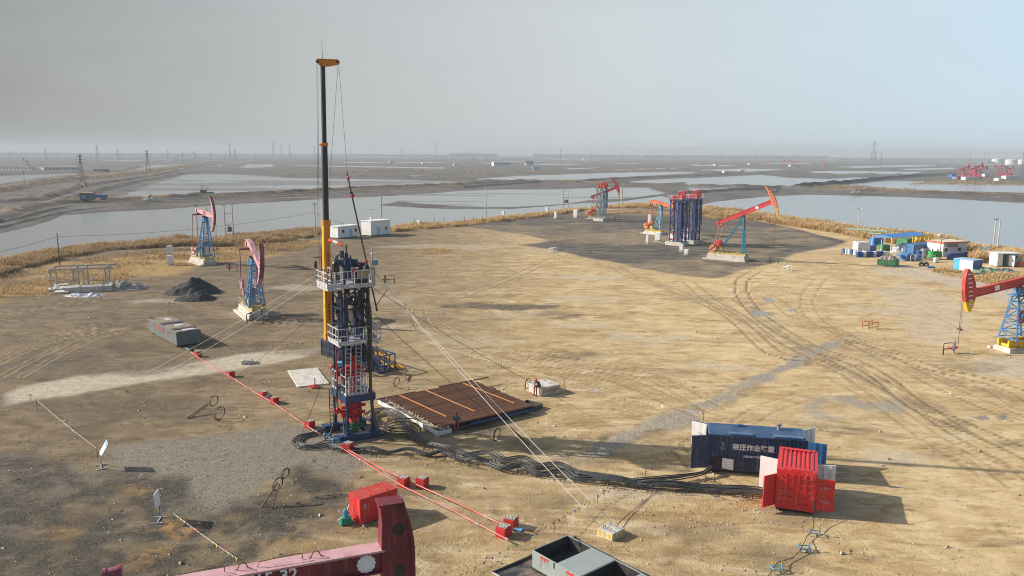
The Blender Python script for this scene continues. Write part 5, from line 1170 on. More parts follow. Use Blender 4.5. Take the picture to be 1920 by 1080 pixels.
# red equipment chest
A,ang,L=foot((676,986),(742,964)); T=thing('equipment_chest','red steel chest with two faded marks, beside the green pump','chest',(A.x,A.y,0),ang)
L=2.62
mb=MB(); mb.box(0,L,0,1.35,.14,1.62); mb.box(.02,L-.02,-.03,0,.14,.2); mb.box(-.02,L+.02,-.02,1.37,.08,.14); mb.build('body',red,T,bevel=.012)
mb=MB(); mb.box(-.02,L*.34,-.02,1.37,1.622,1.66); mb.box(L*.34+.01,L+.02,-.02,1.37,1.622,1.67); mb.build('lid',red_d,T,bevel=.01)
mb=MB()
for x in (L*.3,L*.72):
    for y in (.05,1.3): mb.ring((x,y,1.72),.06,.016,n=10,k=5)
mb.build('lifting_eye',red,T)
mb=MB(); mb.box(.1,.35,.05,1.3,0,.08); mb.box(L-.35,L-.1,.05,1.3,0,.08); mb.build('runner',red,T)
text('消',.32,letter_p,T,frame_m((.33,-.006,1.12),(1,0,0),(0,0,1))); text('防',.34,letter_p,T,frame_m((1.45,-.006,1.18),(1,0,0),(0,0,1)))
# green hand pump unit
T=thing('pump_unit','small green pump unit with pale handles beside red chest','pump',G(648,981),R(25))
mb=MB(); mb.prism([(-.3,-.3),(.3,-.3),(.34,-.0),(.2,.3),(-.2,.3),(-.34,0)],(0,0,.22),(1,0,0),(0,1,0),.42); mb.box(-.36,.36,-.32,.32,.02,.1); mb.build('tank',green_p,T,bevel=.02)
mb=MB(); mb.tube((0,0,.42),(0,0,.75),.14,10); mb.tube((-.1,.1,.6),(.15,-.12,.66),.08,8); mb.ball((0,0,.78),.12); mb.build('pump_body',sky_blue,T)
mb=MB(); mb.tube((-.1,0,.7),(-.42,-.1,.9),.03,6); mb.tube((.1,.05,.72),(.3,.2,1.05),.03,6); mb.tube((-.2,-.2,.5),(-.5,-.3,.42),.04,6); mb.build('handle',white,T)
# open grey tank at the bottom of the picture
A=G(998,1031,1.12); d=(G(1067,1004,1.12)-A); ang=math.atan2(d.y,d.x)
T=thing('sludge_tank','open topped grey tank with red Chinese characters standing on black liner','tank',(A.x,A.y,0),ang-R(90)+R(2))
# local x along the long side (away from A, along -45 deg), y along the short end
TW,TL,TH=d.length,8.4,1.12
mb=MB()
mb.box(0,TL,0,TW,.14,.2); th_=.05
mb.box(0,TL,0,th_,.2,TH); mb.box(0,TL,TW-th_,TW,.2,TH); mb.box(0,th_,th_,TW-th_,.2,TH); mb.box(TL-th_,TL,th_,TW-th_,.2,TH)
mb.box(1.85,1.9,th_,TW-th_,.2,TH-.01); mb.box(3.55,3.6,th_,TW-th_,.2,TH-.01); mb.box(5.3,5.35,th_,TW-th_,.2,TH-.01)
mb.build('body',grey_tank,T,bevel=.012)
mb=MB(); mb.box(1.9,3.55,.052,TW-.052,TH-.05,TH+.006); mb.box(5.35,8.35,.052,TW-.052,TH-.05,TH+.006); mb.build('deck_plate',grey_tank,T)
mb=MB()
for x0,x1 in ((.06,1.84),(3.61,5.29)):
    mb.box(x0,x1,.056,TW-.056,.21,.32,0); mb.box(x0,x1,.052,.06,.3,TH-.03,0); mb.box(x0,x1,TW-.06,TW-.052,.3,TH-.03,0); mb.box(x0-.003,x0+.004,.06,TW-.06,.3,TH-.03); mb.box(x1-.004,x1+.003,.06,TW-.06,.3,TH-.03)
mb.build('oily_lining',tank_in,T)
for x,y in ((.3,.2),(TL-.3,.2),(.3,TW-.2),(TL-.3,TW-.2)):
    MB().box(x-.2,x+.2,y-.12,y+.12,.02,.14).build('skid_foot',rustm,T)
mb=MB(); mb.box(1.66,1.72,-.02,0,TH-.35,TH-.03); mb.tube((1.0,TW-.12,TH-.2),(1.0,TW-.12,TH+.05),.03,6); mb.build('hook',black,T)
for x_,c_ in ((.95,'严'),(2.9,'禁'),(4.9,'烟'),(6.9,'火')):
    text(c_,.74,letter_r,T,frame_m((x_,-.006,.66),(1,0,0),(0,0,1)),bold=.02)
lin=thing('ground_liner','black plastic liner sheet with raised edges under the open grey tank','liner',(A.x,A.y,0),ang-R(90)+R(2))
mb=MB(); nx,ny=26,14; x0,x1,y0,y1=-1.0,7.5,-1.9,4.3; vs=[]
for j in range(ny+1):
    for i in range(nx+1):
        x=x0+(x1-x0)*i/nx;y=y0+(y1-y0)*j/ny; vs.append((x,y,.03+random.uniform(0,.025)))
mb._add(vs,[(j*(nx+1)+i,j*(nx+1)+i+1,(j+1)*(nx+1)+i+1,(j+1)*(nx+1)+i) for j in range(ny) for i in range(nx)],0); mb.build('sheet',tarp_b,lin)
mb=MB(); mb.pipe(smooth_path([(x0,y0,.06),(x0+.05,0,.1),(x0,2.5,.09),(x0,y1,.06)],.3),.07,6); mb.pipe(smooth_path([(x0,y0,.06),(2,y0+.06,.08),(5,y0,.07),(x1,y0,.06)],.3),.05,6,1); mb.build('liner_edge',[black,pole_c],lin)
# grey green sump tank in the west
A=G(332,652); T=thing('sump_tank','dark green grey tank with faded red characters and planked top at pipeline end','tank',(A.x,A.y,0),R(40))
# local x runs toward the far-right end face, local -x... long side faces the lower left
TW,TL,TH=2.75,10.0,1.75
T.rotation_euler=(0,0,R(131))     # x along the long side going away, y to the left
mb=MB(); mb.box(0,TL,-TW,0,.22,TH); mb.build('body',grey_dark,T,bevel=.02)
mb=MB(); mb.box(.15,TL-.15,-TW+.12,-.12,TH+.004,TH+.04,0); mb.box(1.2,2.0,-TW+.1,-.1,TH+.041,TH+.1,1); mb.box(5.0,6.0,-TW+.1,-.1,TH+.041,TH+.1,1); mb.box(.1,.9,-TW+.5,-1.0,TH+.041,TH+.12,2); mb.box(7.2,8.6,-TW+.8,-1.4,TH+.041,TH+.08,2); mb.box(3.2,4.0,-2.0,-1.1,TH+.041,TH+.09,2); mb.build('top_plate',[mat('dirty plank top',(.20,.155,.105),.8,0,(.33,.27,.2),.7,1.2),tank_in,tarp_w],T)
for x in (.6,TL-.9): MB().box(x,x+.3,-TW+.1,-.1,.02,.22).build('skid_foot',rustm,T)
for k in range(4): MB().pipe([(TL-.2-k*.35,-.2,TH),(TL-.2-k*.35,-.2,TH+.3),(TL-.3-k*.35,-.2,TH+.3)],.03,5).build('lifting_hook',rustm,T)
for k,c_ in enumerate('严禁烟火'): text(c_,.7,letter_r,T,frame_m((8.0-1.75*k,.008,1.2),(-1,0,0),(0,0,1)),bold=.01)

# ---------------------------------------------------------------- pipe rack
Pa=G(725,745,.72);Pb=G(890,713,.72);Pc=G(832,797,.72); ux=(Pb-Pa).normalized(); uy=(Pc-Pa); uy=(uy-ux*uy.dot(ux)); WR=uy.length; uy.normalize()
rk=math.atan2(ux.y,ux.x); RK=Vector((Pa.x,Pa.y,0)); 
def rkp(a,b,z): return RK+ux*a+uy*b+Vector((0,0,z))
T=thing('pipe_rack','low steel rack carrying a full layer of brown tubing','pipe rack',RK,rk)   # local y points away: use -y toward camera
mb=MB()
for x in (.9,3.6,6.2,8.4):
    mb.box(x-.1,x+.1,-WR-.1,.1,.40,.56)
    for y in (-WR+.1,-WR*.66,-WR*.33,-.2): mb.box(x-.07,x+.07,y-.07,y+.07,0,.40)
for y in (-WR-.05,.0): mb.box(.5,8.8,y-.06,y+.06,.2,.3)
mb.build('trestle',dkgrey,T)
MB().tube((2.6,-WR-.28,.42),(9.2,-WR-.28,.42),.08,8).build('front_rail',mat('deep blue rail paint',(.012,.045,.19),.45),T)
npipe=66; first=None
for k in range(npipe):
    f=k/(npipe-1); j=random.uniform(-.12,.12)+(.25 if 18<k<24 else 0)-(.3 if k>56 else 0)*0
    if first is None:
        mb=MB(); mb.tube((0,0,0),(9.2,0,0),.066,8); mb.tube((-.06,0,0),(.1,0,0),.082,8); mb.tube((9.1,0,0),(9.25,0,0),.08,8); mb.tube((-.065,0,0),(-.06,0,0),.05,8)
        first=mb.build('tubing',pipe_m); o=first
        tag(o,'brown steel tubing joint lying in the layer on the rack','tubing','tubing laid side by side on the rack')
    else: o=first.copy(); COL.objects.link(o)
    p=rkp(j,WR*f,.628); o.location=p; o.rotation_euler=(0,0,rk)
for k,(x,lo,hi) in enumerate(((1.25,.0,.82),(3.9,.0,.84),(7.9,.02,.86))):
    o=MB().beam(rkp(x,WR*lo,.725),rkp(x+.3,WR*hi,.725),.10,.05).build('wood_batten',wood)
    tag(o,('orange batten across tubing at the drip tray end','orange batten across the middle of the tubing layer','orange batten across tubing at the end by seated worker')[k],'batten','orange battens on the tubing')
o=MB().tube(rkp(-.9,-.25,.62),rkp(3.0,-.18,.64),.07,8).build('loose_pipe',rustm); tag(o,'loose rusty pipe poking past the tubing beside drip tray','pipe')
o=MB().tube(rkp(5.5,-.3,.66),rkp(11.2,-.42,.6),.06,8).build('loose_pipe',rustm); tag(o,'long rusty pipe jutting over the back of the rack','pipe')
def tray(p0,p1,w,label,mm,inn):
    A,a,L=foot(p0,p1,.2); T=thing('drip_tray',label,'drip tray',(A.x,A.y,0),a,'drip trays of the pipe rack')
    mb=MB(); mb.box(0,L,0,w,.08,.12); mb.box(0,L,-.06,0,.06,.42); mb.box(0,L,w,w+.06,.06,.42); mb.box(-.06,0,-.06,w+.06,.06,.42); mb.box(L,L+.06,-.06,w+.06,.06,.42); mb.build('pan',mm,T,bevel=.01)
    MB().box(.02,L-.02,.02,w-.02,.121,.14).build('residue',inn,T); return T,L
T,L=tray((710,754),(822,814),1.15,'long pale grey drip tray under the near tubing ends',offwhite,DUST and mat('oily residue',(.12,.10,.075),.5,0,(.5,.46,.38),.9,1.6,0,12,0,None,(.48,.56)))
mb=MB()
for k in range(46): x=L*(k+.5)/46; mb.ball((x,.95+random.uniform(-.05,.05),.52),.085,0,8,5)
mb.box(.2,L-.3,.9,1.0,.14,.46); mb.build('thread_protector',concrete_w,T)
tray((1003,766),(1016,761),1.6,'small dark drip tray past the far tubing ends',dkgrey,tank_in)

# ---------------------------------------------------------------- concrete blocks, slab
def cblock(p,ang,sx,sy,h,label,m,txt=None,stripe=False,cat='concrete block'):
    T=thing('anchor_block',label,cat,G(*p),ang)
    mb=MB(); mb.box(0,sx,0,sy,-.05,h); mb.build('body',m,T,bevel=.04)
    mb=MB()
    for fx,fy in ((.25,.3),(.72,.3),(.28,.75),(.75,.72)): mb.pipe([(sx*fx-.1,sy*fy,h-.02),(sx*fx-.08,sy*fy,h+.12),(sx*fx+.08,sy*fy,h+.12),(sx*fx+.1,sy*fy,h-.02)],.022,5)
    mb.build('lifting_loop',rustm,T)
    if stripe:
        mb=MB()
        for k in range(3): mb.prism([(.08+k*.38,.02),(.26+k*.38,.02),(.36+k*.38,h-.06),(.18+k*.38,h-.06)],(0,-.004,0),(1,0,0),(0,0,1),.006)
        for k in range(3): mb.prism([(.08+k*.38,.02),(.26+k*.38,.02),(.36+k*.38,h-.06),(.18+k*.38,h-.06)],(-.004,0,0),(0,1,0),(0,0,1),.006)
        mb.build('warning_stripe',yellow,T)
    if txt: text(txt,h*.62,letter_r,T,frame_m((sx/2,-.006,h*.52),(1,0,0),(0,0,1)),bold=.006)
    return T
CB=cblock((1014,743),R(34),2.25,2.35,.78,'pale concrete block with red lettering where a worker sits',concrete_w,'JXOKO3')
GB=cblock((1148,1015),R(44),1.15,1.15,.42,'pale concrete block with yellow stripes holding the white guy wires',concrete_w,None,True)
T=thing('concrete_slab','white concrete slab lying flat on the ground behind the rig','slab',G(560,727),R(24))
MB().box(-.1,2.9,0,6.2,-.05,.12).build('slab',concrete_w,T,bevel=.03)
o=T; T=thing('concrete_plinth','small pale concrete base alone behind the red pipeline','concrete base',G(452,684),R(15)); MB().box(0,1.25,0,1.1,-.03,.38).build('body',concrete_w,T,bevel=.03); MB().box(.2,1.05,.2,.9,.38,.44).build('cap',concrete,T)
T=thing('flanged_stub','red flanged wellhead stub with a white pipe beside the white slab','wellhead stub',G(590,727))
mb=MB(); mb.tube((0,0,0),(0,0,.18),.45,18); mb.tube((0,0,.18),(0,0,.32),.2,12)
for k in range(6): mb.tube((.36*math.cos(k),.36*math.sin(k),.18),(.36*math.cos(k),.36*math.sin(k),.26),.04,6)
mb.build('flange',red_d,T); MB().tube((0,0,.3),(0,0,1.0),.09,8).build('pipe_stub',white,T)

# ---------------------------------------------------------------- red pipeline and its weight blocks
BLK0=[((371,668),.8),((433,706),.8),((495,745),.8),((515,756),.8),((581,802),.85),((653,845),.9),((757,911),.9),((792,912),.9),((944,1006),.95),((958,990),.95)]
BLK=[(a,b*.72) for a,b in BLK0]
names=['red block topped with rubble at the sump tank end of the pipeline','second red block along the pipeline from the sump tank','upper one of two adjoining red blocks midway on the pipeline','lower one of two adjoining red blocks midway on the pipeline','red block just before the rig hoses','red block in front of the rig skid','red block on the near pipe beyond red chest','red block on the far pipe, paired beyond red chest','red block at the end of the near red pipe','red block at the end of the far red pipe']
bl0=None
for k,((px,py),s) in enumerate(BLK):
    if bl0 is None:
        T=thing('pipeline_block',names[k],'pipeline block',G(px,py),R(-33),'red blocks weighing down the pipeline')
        mb=MB(); mb.box(-.29,.29,-.29,.29,-.02,.56); mb.build('box',red_box,T,bevel=.015)
        mb=MB(); nx=9
        vs=[(-.26+.52*i/nx,-.26+.52*j/nx,.562+random.uniform(.0,.04)) for j in range(nx+1) for i in range(nx+1)]
        mb._add(vs,[(j*(nx+1)+i,j*(nx+1)+i+1,(j+1)*(nx+1)+i+1,(j+1)*(nx+1)+i) for j in range(nx) for i in range(nx)],0); mb.build('fill',concrete,T); bl0=T
    else: T=dup(bl0,G(px,py),R(-33)+random.uniform(-.2,.2),names[k],scale=s/.576)
def pipeline(label,pts,r=.042,z=.28):
    T=thing('red_pipe',label,'pipeline',(0,0,0)); W_=[G(*p)+Vector((0,0,z)) for p in pts]
    MB().pipe(W_,r,8).build('pipe',mat('red and white pipe',(.62,.05,.05),.45,0,(.72,.45,.42),.6,.5),T,smooth=True)
    for a,b in zip(W_[:-1],W_[1:]):
        c=a.lerp(b,.5); d=(b-a).normalized(); MB().tube(c-d*.12,c+d*.12,r*1.6,8).build('coupling',steel,T)
    return T
pipeline('red pipe from the sump tank to the rig',[(358,664),(371,674),(433,712),(495,751),(515,762),(581,808),(606,824)])
pipeline('red pipe from the rig running past near red blocks',[(632,842),(653,854),(700,884),(757,920),(850,966),(944,1016),(956,1022)])
pipeline('red pipe running parallel on far red blocks',[(653,850),(720,888),(792,921),(870,957),(958,1000),(970,1005)])
T=thing('valve_assembly','blue and black valve at the sump tank end of the red pipe','valve',G(357,662),R(-35)); mb=MB(); mb.tube((-.9,0,.45),(.2,0,.38),.06,8); mb.build('joint',sky_blue,T); mb=MB(); mb.box(.1,.4,-.2,.2,.2,.6); mb.ring((.25,0,.75),.15,.03,(1,0,0),(0,1,0),n=12); mb.build('valve_body',black,T)
T=thing('valve_assembly','dark valve between two adjoining red blocks','valve',G(505,752),R(-35)); mb=MB(); mb.box(-.2,.2,-.2,.2,.15,.55); mb.ring((0,0,.7),.15,.03,(1,0,0),(0,1,0),n=12); mb.tube((-.5,0,.35),(.5,0,.35),.08,8); mb.build('valve_body',dkgrey,T)
T=thing('pipe_union','blue hammer union at the far red pipe end','pipe union',G(976,1003),R(-33)); mb=MB(); mb.tube((-.4,0,.3),(.2,0,.28),.06,8); mb.tube((-.08,0,.29),(.12,0,.29),.13,8); mb.build('union',sky_blue,T); mb=MB(); mb.pipe(smooth_path([(.2,0,.28),(.35,.3,.35),(.4,.6,.1),(.8,1.2,.04)],.15),.03,6); mb.build('hose_tail',rustm,T)

# ---------------------------------------------------------------- hoses with their wire stands
UP=[(700,795,0.37),(693,783,0.22),(711,776,0.37),(734,780,0.43),(751,793,0.40),(767,816,0.40),(797,833,0.25),(838,847,0.40),(858,851,0.28),(878,857,0.22),(920,858,0.40),(942,868,0.18),(980,870,0.40),(1007,879,0.18),(1045,881,0.40),(1080,891,0.22),(1150,905,0.37),(1195,911,0.20),(1255,915,0.37),(1319,918,0.22),(1396,925,0.37),(1436,930,0.34)]
UB=[(1190,908,.22),(1255,906,.35),(1304,898,.3),(1326,893,.4),(1337,880,.75)]
LO=[(612,812,0.25),(585,818,0.18),(562,823,0.17),(556,834,0.15),(572,841,0.15),(600,840,0.15),(622,838,0.25),(647,846,0.25),(672,847,0.15),(695,848,0.37),(729,852,0.17),(767,850,0.37),(805,857,0.18),(826,854,0.34),(867,865,0.15),(888,868,0.37),(912,870,0.15),(945,884,0.28),(978,881,0.37),(1013,893,0.15),(1055,892,0.37),(1082,902,0.18),(1150,909,0.37),(1195,915,0.20),(1255,919,0.37),(1319,922,0.22),(1396,929,0.37),(1436,934,0.34)]
def hoses(path,n,label,group,sp=.085,seed=1,ends=None,r=.042):
    rr=random.Random(seed); P=[G(px,py)+Vector((0,0,z)) for px,py,z in path]; C=smooth_path(P,.3)
    for k in range(n):
        off=(k-(n-1)/2)*sp; ph=rr.uniform(0,6); pts=[]
        for i,c in enumerate(C):
            d=(C[min(i+1,len(C)-1)]-C[max(i-1,0)]); d.z=0; d.normalize(); s=Vector((-d.y,d.x,0))
            o=off*(1+.3*math.sin(i*.11+k*.1))+.05*math.sin(i*.15+ph)+.02*math.sin(i*.41+ph*2)
            zz=.03*math.sin(i*.2+ph*1.7)+(.045 if k%2 else 0)
            p=c+s*o; p.z=max(.055,c.z+zz); pts.append(p)
        o=MB().pipe(pts,r,6).build('hydraulic_hose',rubber,None,smooth=True); tag(o,label,'hose',group)
hoses(UP,9,'black hydraulic hose in the upper bundle from rig to red container','hoses of the upper bundle',.10,3)
hoses(LO,7,'black hydraulic hose in the lower bundle looping round rig skids','hoses of the lower bundle',.095,4)
hoses([UP[i] for i in range(15,18)]+UB,6,'black hydraulic hose branching off into the navy container','hoses into the navy container',.10,5)
# coil loops at the rig foot
for k in range(4):
    c=G(748+3*k,818-4*k); pts=[(c.x+(1.25+.12*k)*math.cos(a),c.y+(.9+.1*k)*math.sin(a),.1+.3*max(0,math.sin(a))+.06*k) for a in [2*math.pi*i/28 for i in range(24)]]
    o=MB().pipe(pts,.042,6).build('hydraulic_hose',rubber,None,smooth=True); tag(o,'black hose coiled in a loop beside the rig skid','hose','coiled hoses beside the rig skid')
st0=None
for k,(px,py) in enumerate([(632,848),(688,852),(706,856),(767,858),(826,864),(861,869),(888,878),(978,890),(983,882),(920,872),(838,856),(803,846),(769,826),(1050,902),(1052,892),(1150,915),(1213,922),(1277,926),(1337,932),(1400,938),(1331,905),(735,792)]):
    if st0 is None:
        T=thing('hose_stand','small black wire stand holding hoses off the ground','hose stand',G(px,py),R(70),'wire stands under the hoses')
        mb=MB()
        for y in (-.35,.35):
            mb.pipe([(-.22,y,0),(-.05,y,.32),(.05,y,.32),(.22,y,0)],.022,5); mb.tube((-.14,y,.18),(.14,y,.18),.018,5); mb.tube((0,y,.32),(0,y,.55),.02,5)
        mb.tube((0,-.35,.32),(0,.35,.32),.025,5); mb.tube((-.14,-.35,.18),(-.14,.35,.18),.018,5); mb.tube((.14,-.35,.18),(.14,.35,.18),.018,5)
        mb.build('wire_frame',black,T); st0=T
    else: dup(st0,G(px,py),R(70)+random.uniform(-.5,.5))
# power cable on blue saddles
cb=[(1526,962,1.2),(1525,985,.5),(1524,998,.3),(1512,1012,.15),(1507,1027,.3),(1492,1045,.12),(1470,1056,.15),(1456,1066,.3),(1443,1080,.1),(1420,1100,.1)]
o=MB().pipe(smooth_path([G(a,b)+Vector((0,0,c)) for a,b,c in cb],.25),.022,6).build('power_cable',black); tag(o,'thin black power cable from the red container over blue saddles','cable')
sa0=None
for k,(px,py) in enumerate([(1527,1003),(1508,1032),(1457,1071)]):
    lb=('small pale blue cable saddle closest to red container','middle one of three small pale blue cable saddles','small pale blue cable saddle closest to the grey tank')[k]
    if sa0 is None:
        T=thing('cable_saddle',lb,'cable saddle',G(px,py),R(-15),'blue cable saddles')
        mb=MB()
        for y in (-.2,.2):
            for x in (-.28,.28): mb.beam((x,y,0),(x,y,.26),.045)
            mb.beam((-.28,y,.2),(.28,y,.2),.05)
        for x in (-.28,.28): mb.beam((x,-.2,.2),(x,.2,.2),.045); mb.beam((x,0,.2),(x*1.0,0,.42),.05)
        mb.build('frame',post_pale,T); mb=MB(); mb.tube((-.28,0,.42),(-.28,0,.52),.05,6); mb.tube((.28,0,.42),(.28,0,.52),.05,6); mb.build('insulator',yellow,T); sa0=T
    else: dup(sa0,G(px,py),R(-15)+.2*k,lb)

# ---------------------------------------------------------------- guy wires and ground anchors
def wire(a,b,r,m,label,sag=.15,cat='guy wire',name='guy_wire'):
    a=Vector(a);b=Vector(b); n=14; pts=[]
    for i in range(n+1):
        f=i/n; p=a.lerp(b,f); p.z-=sag*4*f*(1-f); pts.append(p)
    o=MB().pipe(pts,r,5).build(name,m,None,smooth=True); return tag(o,label,cat,'guy wires of the rig' if name=='guy_wire' else None)
g0=GB.matrix_basis.to_translation()
wire(rp(1.74,-1.5,Z3+1.0),G(1122,994)+Vector((0,0,.35)),.024,wire_w,'white guy wire from top basket to striped block, nearer the hoses',.25)
wire(rp(1.74,-1.0,Z3+1.0),G(1142,986)+Vector((0,0,.4)),.024,wire_w,'white guy wire from top basket to striped block, passing closer to the tubing',.25)
wire(rp(1.7,.6,Z3-.1),G(1003,726)+Vector((0,0,.3)),.02,wire_d,'dark guy wire from top basket to the block with a seated worker',.3)
wire(rp(1.3,-.2,10.4),G(934,808)+Vector((0,0,.9)),.02,wire_d,'dark guy wire crossing over the tubing to a low anchor',.3)
wire(rp(-2.1,-.2,Z3+1.0),G(277,698),.013,wire_w,'pale guy wire from top basket westward, passing right by sump tank',.2)
wire(rp(-2.1,-1.6,Z3+1.0),G(318,694),.013,wire_w,'pale guy wire from top basket westward, ending on the pale strip',.2)
wire(rp(-1.0,.4,Z3-1.2),G(405,743)+Vector((0,0,.4)),.018,wire_d,'thin dark guy wire from the rig to coil anchor beyond gravel',.2)
wire(rp(-1.1,-.8,Z2-.2),G(527,905)+Vector((0,0,.2)),.018,wire_d,'thin dark guy wire from middle deck to the rod anchor on dark gravel',.2)
wire(rp(1.9,.7,Z2),G(744,690)+Vector((0,0,.5)),.018,wire_d,'thin dark guy wire from middle deck toward yellow ladder stack',.1)
wire(rp(1.2,1.2,Z2),G(768,718)+Vector((0,0,.1)),.015,wire_d,'thin dark guy wire from middle deck to coil anchor by tubing',.1)
wire(rp(-1.0,.6,Z2-.2),G(581,792)+Vector((0,0,.5)),.012,wire_d,'thin dark line from middle deck to the red block before hoses',.05)
def anchor(label,base1,base2,top,zt,coils,lying=False):
    T=thing('ground_anchor',label,'ground anchor',(0,0,0),0,'rod anchors with rope coils')
    a,b=G(*base1),G(*base2); t=G(*top,zt)
    mb=MB(); mb.tube(a-Vector((0,0,.1)),t,.045,6); mb.tube(b-Vector((0,0,.1)),t+Vector((.12,0,-.08)),.045,6); mb.build('anchor_rod',rustm,T)
    for (px,py,z,rr) in coils:
        c=G(px,py,z); mb=MB()
        for k in range(3): mb.ring(c+Vector((.03*k,.04*k,0)),rr*(1-.05*k),.022,(.5,.86,0),(.1,.12,1),n=22,k=5)
        mb.build('rope_coil',wire_d,T)
    return T
anchor('two rusty anchor rods with hanging rope coils on dark gravel',(488,952),(508,955),(521,905),1.3,[(520,908,1.1,.42),(534,888,1.4,.33)])
anchor('two anchor rods lying near a black rope coil on bare soil',(346,785),(349,787),(388,757),.7,[(400,752,.6,.45),(411,775,.52,.55)])
anchor('anchor rods with a rope coil behind the tubing rack',(768,718),(764,716),(750,690),.6,[(743,716,.6,.42)])
anchor('rusty anchor rods with rope coil before the tubing rack',(997,834),(994,838),(955,800),.8,[(931,815,.65,.5)])
anchor('anchor rods with rope coil hung beside block with seated worker',(1010,728),(1013,730),(1000,722),.5,[(989,719,.6,.5)])

# ---------------------------------------------------------------- signs and pennant ropes
def sign(p,rz,label,w,hb,h,tilt,blue=False):
    T=thing('notice_board',label,'notice board',G(*p),rz)
    mb=MB(); 
    for x in (-w/2+.05,w/2-.05):
        mb.beam((x,0,0),(x,0,h*.62),.05); mb.beam((x,-.35,.03),(x,.4,.03),.06)
    mb.beam((-w/2+.05,0,.03),(w/2-.05,0,.03),.05)
    mb.build('stand',white_rail,T)
    mb=MB(Matrix.Translation((0,0,h*.52))@Matrix.Rotation(tilt,4,'X')); mb.box(-w/2,w/2,-.02,.02,0,hb,0)
    if blue: mb.box(-w/2+.02,w/2-.02,-.026,-.021,hb*.8,hb*.97,1)
    mb.build('board',[white,sky_blue],T); return T
sign((190,876),R(-58),'white notice board with blue header on a tubular stand',1.05,1.0,1.75,R(-30),True)
sign((298,976),R(97),'plain white notice board standing on dark gravel',.95,.95,1.7,R(-4))
def pennants(label,pts,hs,n,r=.008,drop=.12):
    T=thing('pennant_rope',label,'pennant rope',(0,0,0),0,'ropes of coloured pennants')
    P=[G(*p)+Vector((0,0,z)) for p,z in zip(pts,hs)]; C=[]
    for a,b in zip(P[:-1],P[1:]):
        L=(b-a).length; m=max(4,int(L/.8))
        for i in range(m): f=i/m; q=a.lerp(b,f); q.z-=.012*L*4*f*(1-f)*.6; q.z=max(.04,q.z); C.append(q)
    C.append(P[-1]); MB().pipe(C,r,4).build('rope',white_rail,T)
    for k in range(n):
        f=(k+.5)/n*(len(C)-1); i=int(f); a=C[i].lerp(C[min(i+1,len(C)-1)],f-i); d=(C[min(i+1,len(C)-1)]-C[i]); 
        if d.length<1e-6: continue
        d.normalize(); sz=.13*random.uniform(.8,1.25); dn=Vector((random.uniform(.1,.5),random.uniform(-.4,.1),-1)).normalized()*sz*1.3
        if a.z<.12: dn.z=-.02
        mb=MB(); mb._add([a-d*sz*.6,a+d*sz*.6,a+dn,a+dn*.99+Vector((.004,.004,.002))],[(0,1,2),(1,0,3)],0); mb.build('pennant',random.choice(pen_cols),T)
    for p,z in zip(P,hs):
        if z>.3: MB().tube((p.x,p.y,0),(p.x,p.y,z+.1),.022,5).build('stake',rustm,T)
pennants('rope of pennants between thin stake and white blue-headed board',[(70,768),(183,858)],[.9,.7],26)
pennants('rope of pennants from the plain white board past the maroon pumpjack',[(300,968),(447,1068)],[.9,.6],22)
pennants('rope of pennants from the maroon pumpjack to the navy container',[(850,1096),(940,1040),(1040,1000),(1120,944),(1210,895),(1304,840)],[.3,.2,.75,.5,.4,1.4],44)
pennants('rope of pennants along tubing side to navy container',[(820,653),(940,690),(1058,728),(1170,758),(1318,800)],[.3,.5,.8,.6,1.2],46)
pennants('rope of pennants lying beyond the sump tank toward the rig',[(262,706),(330,690),(440,664),(493,660),(600,648)],[.1,.1,.15,.7,.6],34)
pennants('short rope of pennants over the far tubing trench',[(770,628),(820,653)],[.1,.3],6)

